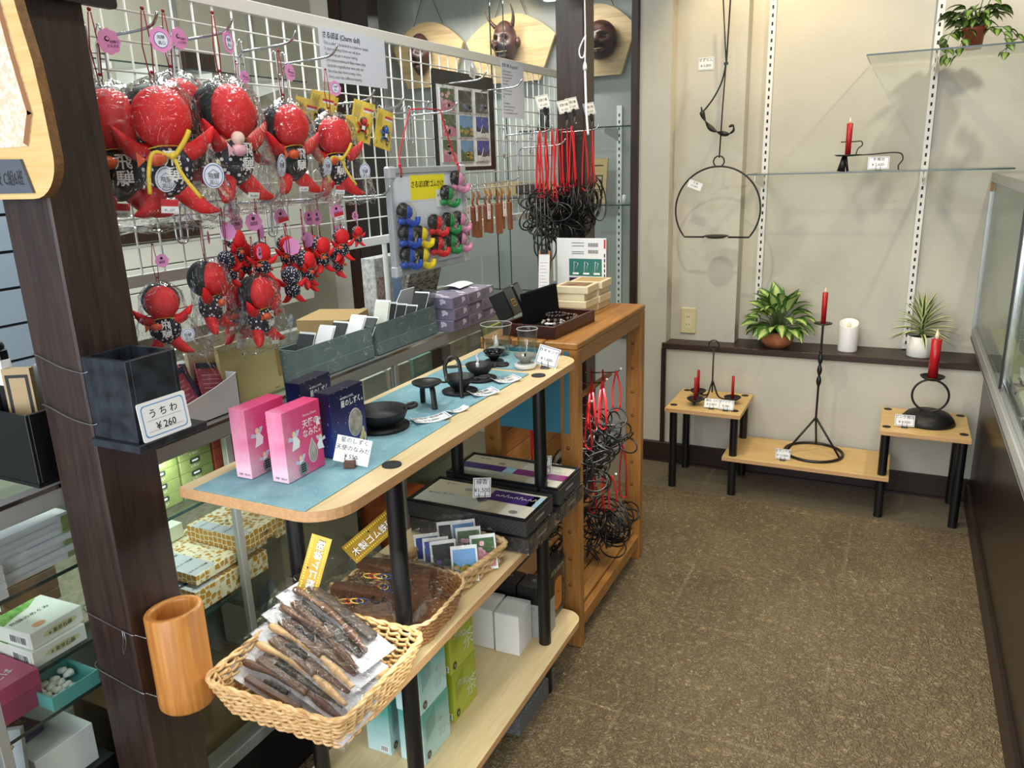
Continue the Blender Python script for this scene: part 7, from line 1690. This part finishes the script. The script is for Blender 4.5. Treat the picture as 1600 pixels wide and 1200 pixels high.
low = [(-0.752, 1.982, 0.742, 2, 0.13, 'on the near rack hook, at its tip'), (-0.79, 1.985, 0.738, 3, 0.15, 'on the near rack hook, deeper in'), (-0.82, 1.985, 0.736, 1, 0.16, 'on the near rack hook, deepest'),
       (-0.755, 2.113, 0.770, 3, 0.14, 'on the middle rack hook, at its tip'), (-0.79, 2.115, 0.768, 2, 0.15, 'on the middle rack hook, deeper in'), (-0.83, 2.115, 0.766, 2, 0.17, 'on the middle rack hook, deepest'),
       (-0.755, 2.243, 0.770, 2, 0.12, 'on the far rack hook, at its tip'), (-0.80, 2.245, 0.768, 3, 0.16, 'on the far rack hook, deeper in'), (-0.84, 2.25, 0.766, 2, 0.15, 'on the far rack hook, deepest'),
       (-0.752, 2.198, 0.436, 1, 0.11, 'hanging low near the rack floor, at the hook tip'), (-0.785, 2.20, 0.434, 2, 0.12, 'hanging low near the rack floor, deeper in'), (-0.82, 2.20, 0.432, 3, 0.13, 'hanging low near the rack floor, deepest'),
       (-0.77, 2.36, 0.49, 2, 0.19, 'sticking out past the far front post of the rack'), (-0.86, 2.03, 0.49, 2, 0.14, 'hanging from the middle dowel behind the front post'), (-0.87, 1.965, 0.50, 3, 0.12, 'hanging from the middle dowel nearest the table'), (-0.86, 2.08, 0.29, 1, 0.06, 'lying lowest in the rack behind the incense boxes'),
       (-0.93, 1.98, 0.69, 2, 0.20, 'behind the teal sheet'), (-0.86, 2.30, 0.69, 2, 0.14, 'on the top dowel toward the far post'), (-0.86, 2.17, 0.49, 2, 0.10, 'on the middle dowel toward the rack centre')]
for i, (x, y, z, kd, cl, lab) in enumerate(low): puzzle('rack wire puzzle on red cord, '+lab, (x, y, z), 0.8*sin(i*2.3)+0.3, 80+i, kd, cl)
for i, (x, y, z, a, lab) in enumerate(((-1.06, 2.55, 1.575, 0.5, 'nearest'), (-1.075, 2.66, 1.590, 0.4, 'upper middle'), (-1.04, 2.74, 1.575, 0.7, 'farthest, in front of the post'), (-1.08, 2.42, 1.585, 0.9, 'beside the ring puzzle sign'))):
    mb = MB(); mb.at(Matrix.Rotation(-0.2, 4, 'Y') @ fr((0, 0, 0), (0.35, 1, 0.1), (0, 0, 1))); w_, h_ = 0.062, 0.042
    mb.prism([(0, 0), (w_, 0), (w_, h_), (0, h_)], 0, 0.0006, M['paper']); mb.frame2(0.002, 0.002, w_-0.004, h_-0.004, 0.001, M['ink_blue'], 0.001); mb.text('知恵の輪', w_/2, 0.023, 0.011, M['ink'], 0.001, 'c'); mb.text('¥ 1,650', w_/2, 0.008, 0.011, M['ink'], 0.001, 'c')
    mb.box(w_*0.4, w_*0.6, -0.022, 0.004, -0.003, 0.003, M['black'], 0.001); mb.tube([(w_*0.5, -0.02, 0), (w_*0.4, -0.055, -0.01)], 0.003, plain('clip_brown', '4A4336', 0.5), 6)
    mb.thing('price_card', 'blue-bordered price tag clipped above the wire puzzles, %s' % lab, 'price card', (x, y, z-0.02))

# pull cord
t = thing('lamp_pull_cord', 'white pull cord with a loop and plastic bead hanging before the far post', 'pull cord', (-1.035, 2.72, 1.47))
mb = MB(); cw = plain('white_cord', 'E9E9EC', 0.5)
mb.tube(spline([(0.012, 0, 0.02), (0.006, 0, 0.10), (0.003, 0, 0.20), (0.002, 0, 0.24)], 6), 0.0042, cw, 8); mb.tube(spline([(0.002, 0, 0.25), (0.004, 0, 0.33), (0.004, 0, 0.345), (-0.018, 0, 0.305), (-0.014, 0, 0.278), (0.0, 0, 0.285), (0.004, 0, 0.345), (0.002, 0, 0.50)], 6), 0.0026, cw, 7); mb.part('cord', t)
mb = MB(); mb.lathe([(0, 0), (0.0075, 0), (0.007, 0.012), (0.0035, 0.026), (0, 0.027)], cw, 14, (0.002, 0, 0.236)); mb.part('bead', t)
pkg('lamp_switch_box', 'white lamp housing at the top of the far post with a pull cord', 'lamp', (-1.13, 2.64, 1.968), (0.13, 0.10, 0.05), M['white_metal'])

# ------------------------------------------------------------------ the window recess: carved masks on fan boards
def fan(label, loc, w, s=1.0, rz=0):
    t = thing('fan_plaque', label, 'wall plaque', loc, rz, 'fan-shaped mask plaques')
    mb = MB(); mb.at(fr((0, 0, 0), (1, 0, 0), (0, 0, 1)))
    top = [(0.262*w*(1-k/8), 0.155*s-0.115*s*(1-k/8)**2) for k in range(17)]
    o = [(-0.17*w, -0.17*s), (0.17*w, -0.17*s)]+top
    mb.prism(o, 0, 0.018, M['plaque'], M['oak']); mb.part('fan_board', t)
    mb = MB()
    for sx in (-1, 1): mb.tube([(sx*0.09*s, 0.0, 0.14*s), (0, 0.004, 0.34*s)], 0.0018, plain('plaque_cord', '5A3A34', 0.6), 5)
    mb.part('hanging_cord', t)
    return t
def mask(label, loc, s, kind):
    t = thing('carved_mask', label, 'mask', loc)
    def sculpt(p, d):
        x, z = d.x, d.z; r = p.copy()
        fwd = max(0, -d.y)
        bump = 0.16*math.exp(-((x/0.16)**2+((z+0.05)/0.28)**2)) - 0.14*(math.exp(-(((abs(x)-0.38)/0.16)**2+((z-0.14)/0.11)**2))) + 0.10*math.exp(-(((abs(x)-0.36)/0.26)**2+((z-0.34)/0.10)**2)) + 0.09*math.exp(-(((abs(x)-0.42)/0.2)**2+((z+0.20)/0.16)**2)) - 0.12*math.exp(-((x/0.32)**2+((z+0.46)/0.07)**2)) + 0.10*math.exp(-((x/0.25)**2+((z+0.68)/0.12)**2))
        r.y -= bump*s*0.075*fwd**0.5*2.8
        if kind == 'horn' and d.z < -0.2: r.x *= 1-0.25*(-d.z-0.2)
        if kind == 'long': r.x *= 1-0.3*max(0, -d.z)
        return r
    dims = {'horn': (0.062, 0.06, 0.105), 'long': (0.062, 0.055, 0.105), 'round': (0.085, 0.06, 0.088)}[kind]
    mb = MB(); mb.ball((0, 0, 0), tuple(k*s for k in dims), M['maskwood'], 40, 28, sculpt); mb.part('face', t)
    if kind == 'horn':
        mb = MB()
        mb.tube(spline([(0.045*s, -0.01, 0.075*s), (0.058*s, -0.02, 0.10*s), (0.062*s, -0.03, 0.135*s), (0.052*s, -0.035, 0.170*s)], 5), [0.013*s*(1-k/17) for k in range(16)], M['maskwood'], 10); mb.part('horn', t)
        mb = MB(); mb.tube(spline([(-0.045*s, -0.01, 0.075*s), (-0.062*s, -0.02, 0.095*s), (-0.080*s, -0.03, 0.125*s), (-0.088*s, -0.035, 0.150*s)], 5), [0.012*s*(1-k/17) for k in range(16)], M['maskwood'], 10); mb.part('horn', t)
        mb = MB(); mb.ball((0.068*s, 0.01, 0.0), (0.012*s, 0.02*s, 0.026*s), M['maskwood'], 10, 8); mb.ball((-0.068*s, 0.01, 0.0), (0.012*s, 0.02*s, 0.026*s), M['maskwood'], 10, 8); mb.part('ears', t)
    mb = MB(); mb.tube([(0.030*s*k/4, -0.066*s+0.0012*k*k*s, -0.047*s+0.0010*s*abs(k)) for k in range(-4, 5)], 0.0042*s, plain('mask_teeth', '9A7A58', 0.4), 8, flat=0.6); mb.part('teeth', t)
    return t
fan('cedar fan plaque seen whole, carrying the horned mask', (-1.868, 3.865, 1.975), 0.96); mask('carved dark wooden mask with two horns on the middle fan plaque', (-1.868, 3.795, 1.985), 1.0, 'horn')
fan('cedar fan plaque at the left, behind the white mesh top', (-2.356, 3.865, 1.985), 0.83); mask('long narrow carved mask on the left fan plaque', (-2.375, 3.80, 1.975), 1.0, 'long')
fan('cedar fan plaque at the right, partly behind the far post', (-1.410, 3.865, 1.970), 0.78); mask('round plump carved mask on the right fan plaque', (-1.365, 3.80, 1.955), 1.0, 'round')
t = thing('tube_lamp', 'white fluorescent tube lamp inside the window recess', 'lamp', (-1.80, 3.62, 2.16))
mb = MB(); mb.box(0, 0.68, 0, 0.06, 0.02, 0.06, M['white_metal'], 0.004); mb.part('housing', t)
mb = MB(); mb.cyl((0.02, 0.03, 0.008), (0.66, 0.03, 0.008), 0.012, plain('lit_tube', 'F4FFFA', 0.5, emit=3.0), 14); mb.part('tube', t)
slot_rail(-1.297, 0.66, 1.66, 3.897, 'white slotted rail inside the window recess right of the far post')
glass_shelf(-1.46, -1.115, 3.66, 3.885, 1.55, 'upper glass shelf in the window recess right of the far post', (-1.297,))
glass_shelf(-1.46, -1.115, 3.66, 3.885, 1.19, 'middle glass shelf in the window recess right of the far post', (-1.297,))
mb = MB(); mb.lathe([(0, 0), (0.012, 0), (0.010, 0.04), (0, 0.045)], M['potwhite'], 14); mb.thing('white_figurine', 'small white figurine on the middle glass shelf of the window recess', 'figurine', (-1.215, 3.72, 1.1965))
t = thing('name_plaque', 'pale wooden plaque with brushed black writing behind the far post', 'plaque', (-1.385, 3.78, 1.1965))
mb = MB(); mb.at(fr((-0.03, 0, 0), (1, 0, 0), (0, 0, 1))); mb.prism([(0, 0), (0.085, 0), (0.10, 0.215), (-0.01, 0.215)], 0, 0.014, M['oak']); mb.part('board', t)
mb = MB(); mb.at(fr((-0.03, -0.0145, 0), (1, 0, 0), (0, 0, 1))); mb.text('一', 0.045, 0.155, 0.07, M['ink'], 0, 'c'); mb.text('刀', 0.045, 0.085, 0.07, M['ink'], 0, 'c'); mb.text('彫', 0.045, 0.015, 0.07, M['ink'], 0, 'c'); mb.part('writing', t)
t = thing('long_plaque', 'long wooden plaque low in the window recess behind the mesh', 'plaque', (-2.02, 3.80, 1.24))
mb = MB(); mb.at(fr((0, 0, 0), (1, 0, 0), (0, 0, 1))); mb.prism(rrect(0, 0.46, 0, 0.07, 0.012, 4), 0, 0.02, M['oak']); mb.part('board', t)
mb = MB(); mb.box(0.20, 0.36, -0.045, -0.0205, 0.004, 0.066, M['maskwood'], 0.012); mb.part('carving', t)
glass_shelf(-2.20, -1.50, 3.66, 3.885, 1.228, 'glass shelf carrying the long plaque in the window recess', (-2.0, -1.6))
mb = MB(); mb.lathe([(0, 0), (0.035, 0), (0.038, 0.01), (0.024, 0.04), (0.032, 0.08), (0.020, 0.11), (0.012, 0.14), (0, 0.145)], M['iron'], 20); mb.thing('black_figurine', 'black iron figurine in the window recess beside the ring puzzle sign', 'figurine', (-1.62, 3.70, 1.5565))
glass_shelf(-1.74, -1.50, 3.66, 3.885, 1.55, 'short glass shelf carrying the black figurine in the window recess', (-1.62,))

# ------------------------------------------------------------------ left wall shelves seen through the mesh
glass_shelf_l = []
for y0, y1, z, lab in ((1.95, 2.36, 1.800, 'glass shelf on the left wall seen through the mesh, nearer one'), (2.42, 3.10, 1.800, 'glass shelf on the left wall seen through the mesh, farther one')):
    t = thing('glass_shelf', lab, 'shelf', (-2.815, y0, z))
    mb = MB(); mb.box(0, 0.24, 0, y1-y0, 0, 0.006, M['glass']); mb.box(0.24, 0.2412, 0, y1-y0, 0, 0.006, M['glass_edge']); mb.box(0, 0.24, -0.001, 0, 0, 0.006, M['glass_edge']); mb.part('glass_sheet', t)
    for yy in (0.12, y1-y0-0.1):
        mb = MB(); mb.at(fr((0, yy, 0), (1, 0, 0), (0, 0, 1))); mb.prism([(0, -0.06), (0.22, -0.02), (0.22, 0), (0, 0)], -0.001, 0.001, M['white_metal']); mb.part('bracket', t)
for y, lab in ((2.05, 'nearest'), (2.58, 'middle'), (3.02, 'farthest')):
    mb = MB(); mb.box(-2.82, -2.808, y-0.013, y+0.013, 0.9, 2.5, M['steel']); mb.thing('slotted_rail', 'steel slotted shelf rail on the left wall, %s one' % lab, 'shelf rail')
pkg('wooden_block', 'dark wooden block on the farther glass shelf of the left wall', 'block', (-2.70, 2.46, 1.8065), (0.05, 0.16, 0.075), M['darkwood'])
t = thing('wall_cabinet', 'white slatted wall cabinet with a dark band behind the dolls', 'cabinet', (-2.815, 1.88, 0.80))
mb = MB()
for k in range(5): mb.box(0, 0.26, 0, 1.10, 0.09*k, 0.09*k+0.086, plain('cabinet_white', 'C9C8BC', 0.5), 0.002)
mb.part('drawer_fronts', t)
mb = MB(); mb.box(0.255, 0.272, 0.02, 0.45, 0.365, 0.425, M['darkwood'], 0.002); mb.part('dark_band', t)
mb = MB(); mb.at(fr((0, 0, 0), (0, 1, 0), (0, 0, 1))); mb.prism([(0, 0), (0.19, 0), (0.19, 0.05), (0, 0.05)], 0, 0.002, M['paper']); mb.rect(0, 0.038, 0.19, 0.012, plain('label_wine', '7A1F2A', 0.5), 0.0026); mb.rect(0.02, 0.006, 0.02, 0.02, M['ink_sky'], 0.0026); mb.disc(0.012, 0.03, 0.01, 0.01, M['yellow'], 0.0030, 10); mb.text('ご案内', 0.06, 0.010, 0.022, M['ink_sky'], 0.0026); mb.thing('wall_label', 'small white label with a wine red band on the left wall behind the big dolls', 'label', (-2.815, 2.16, 1.675))
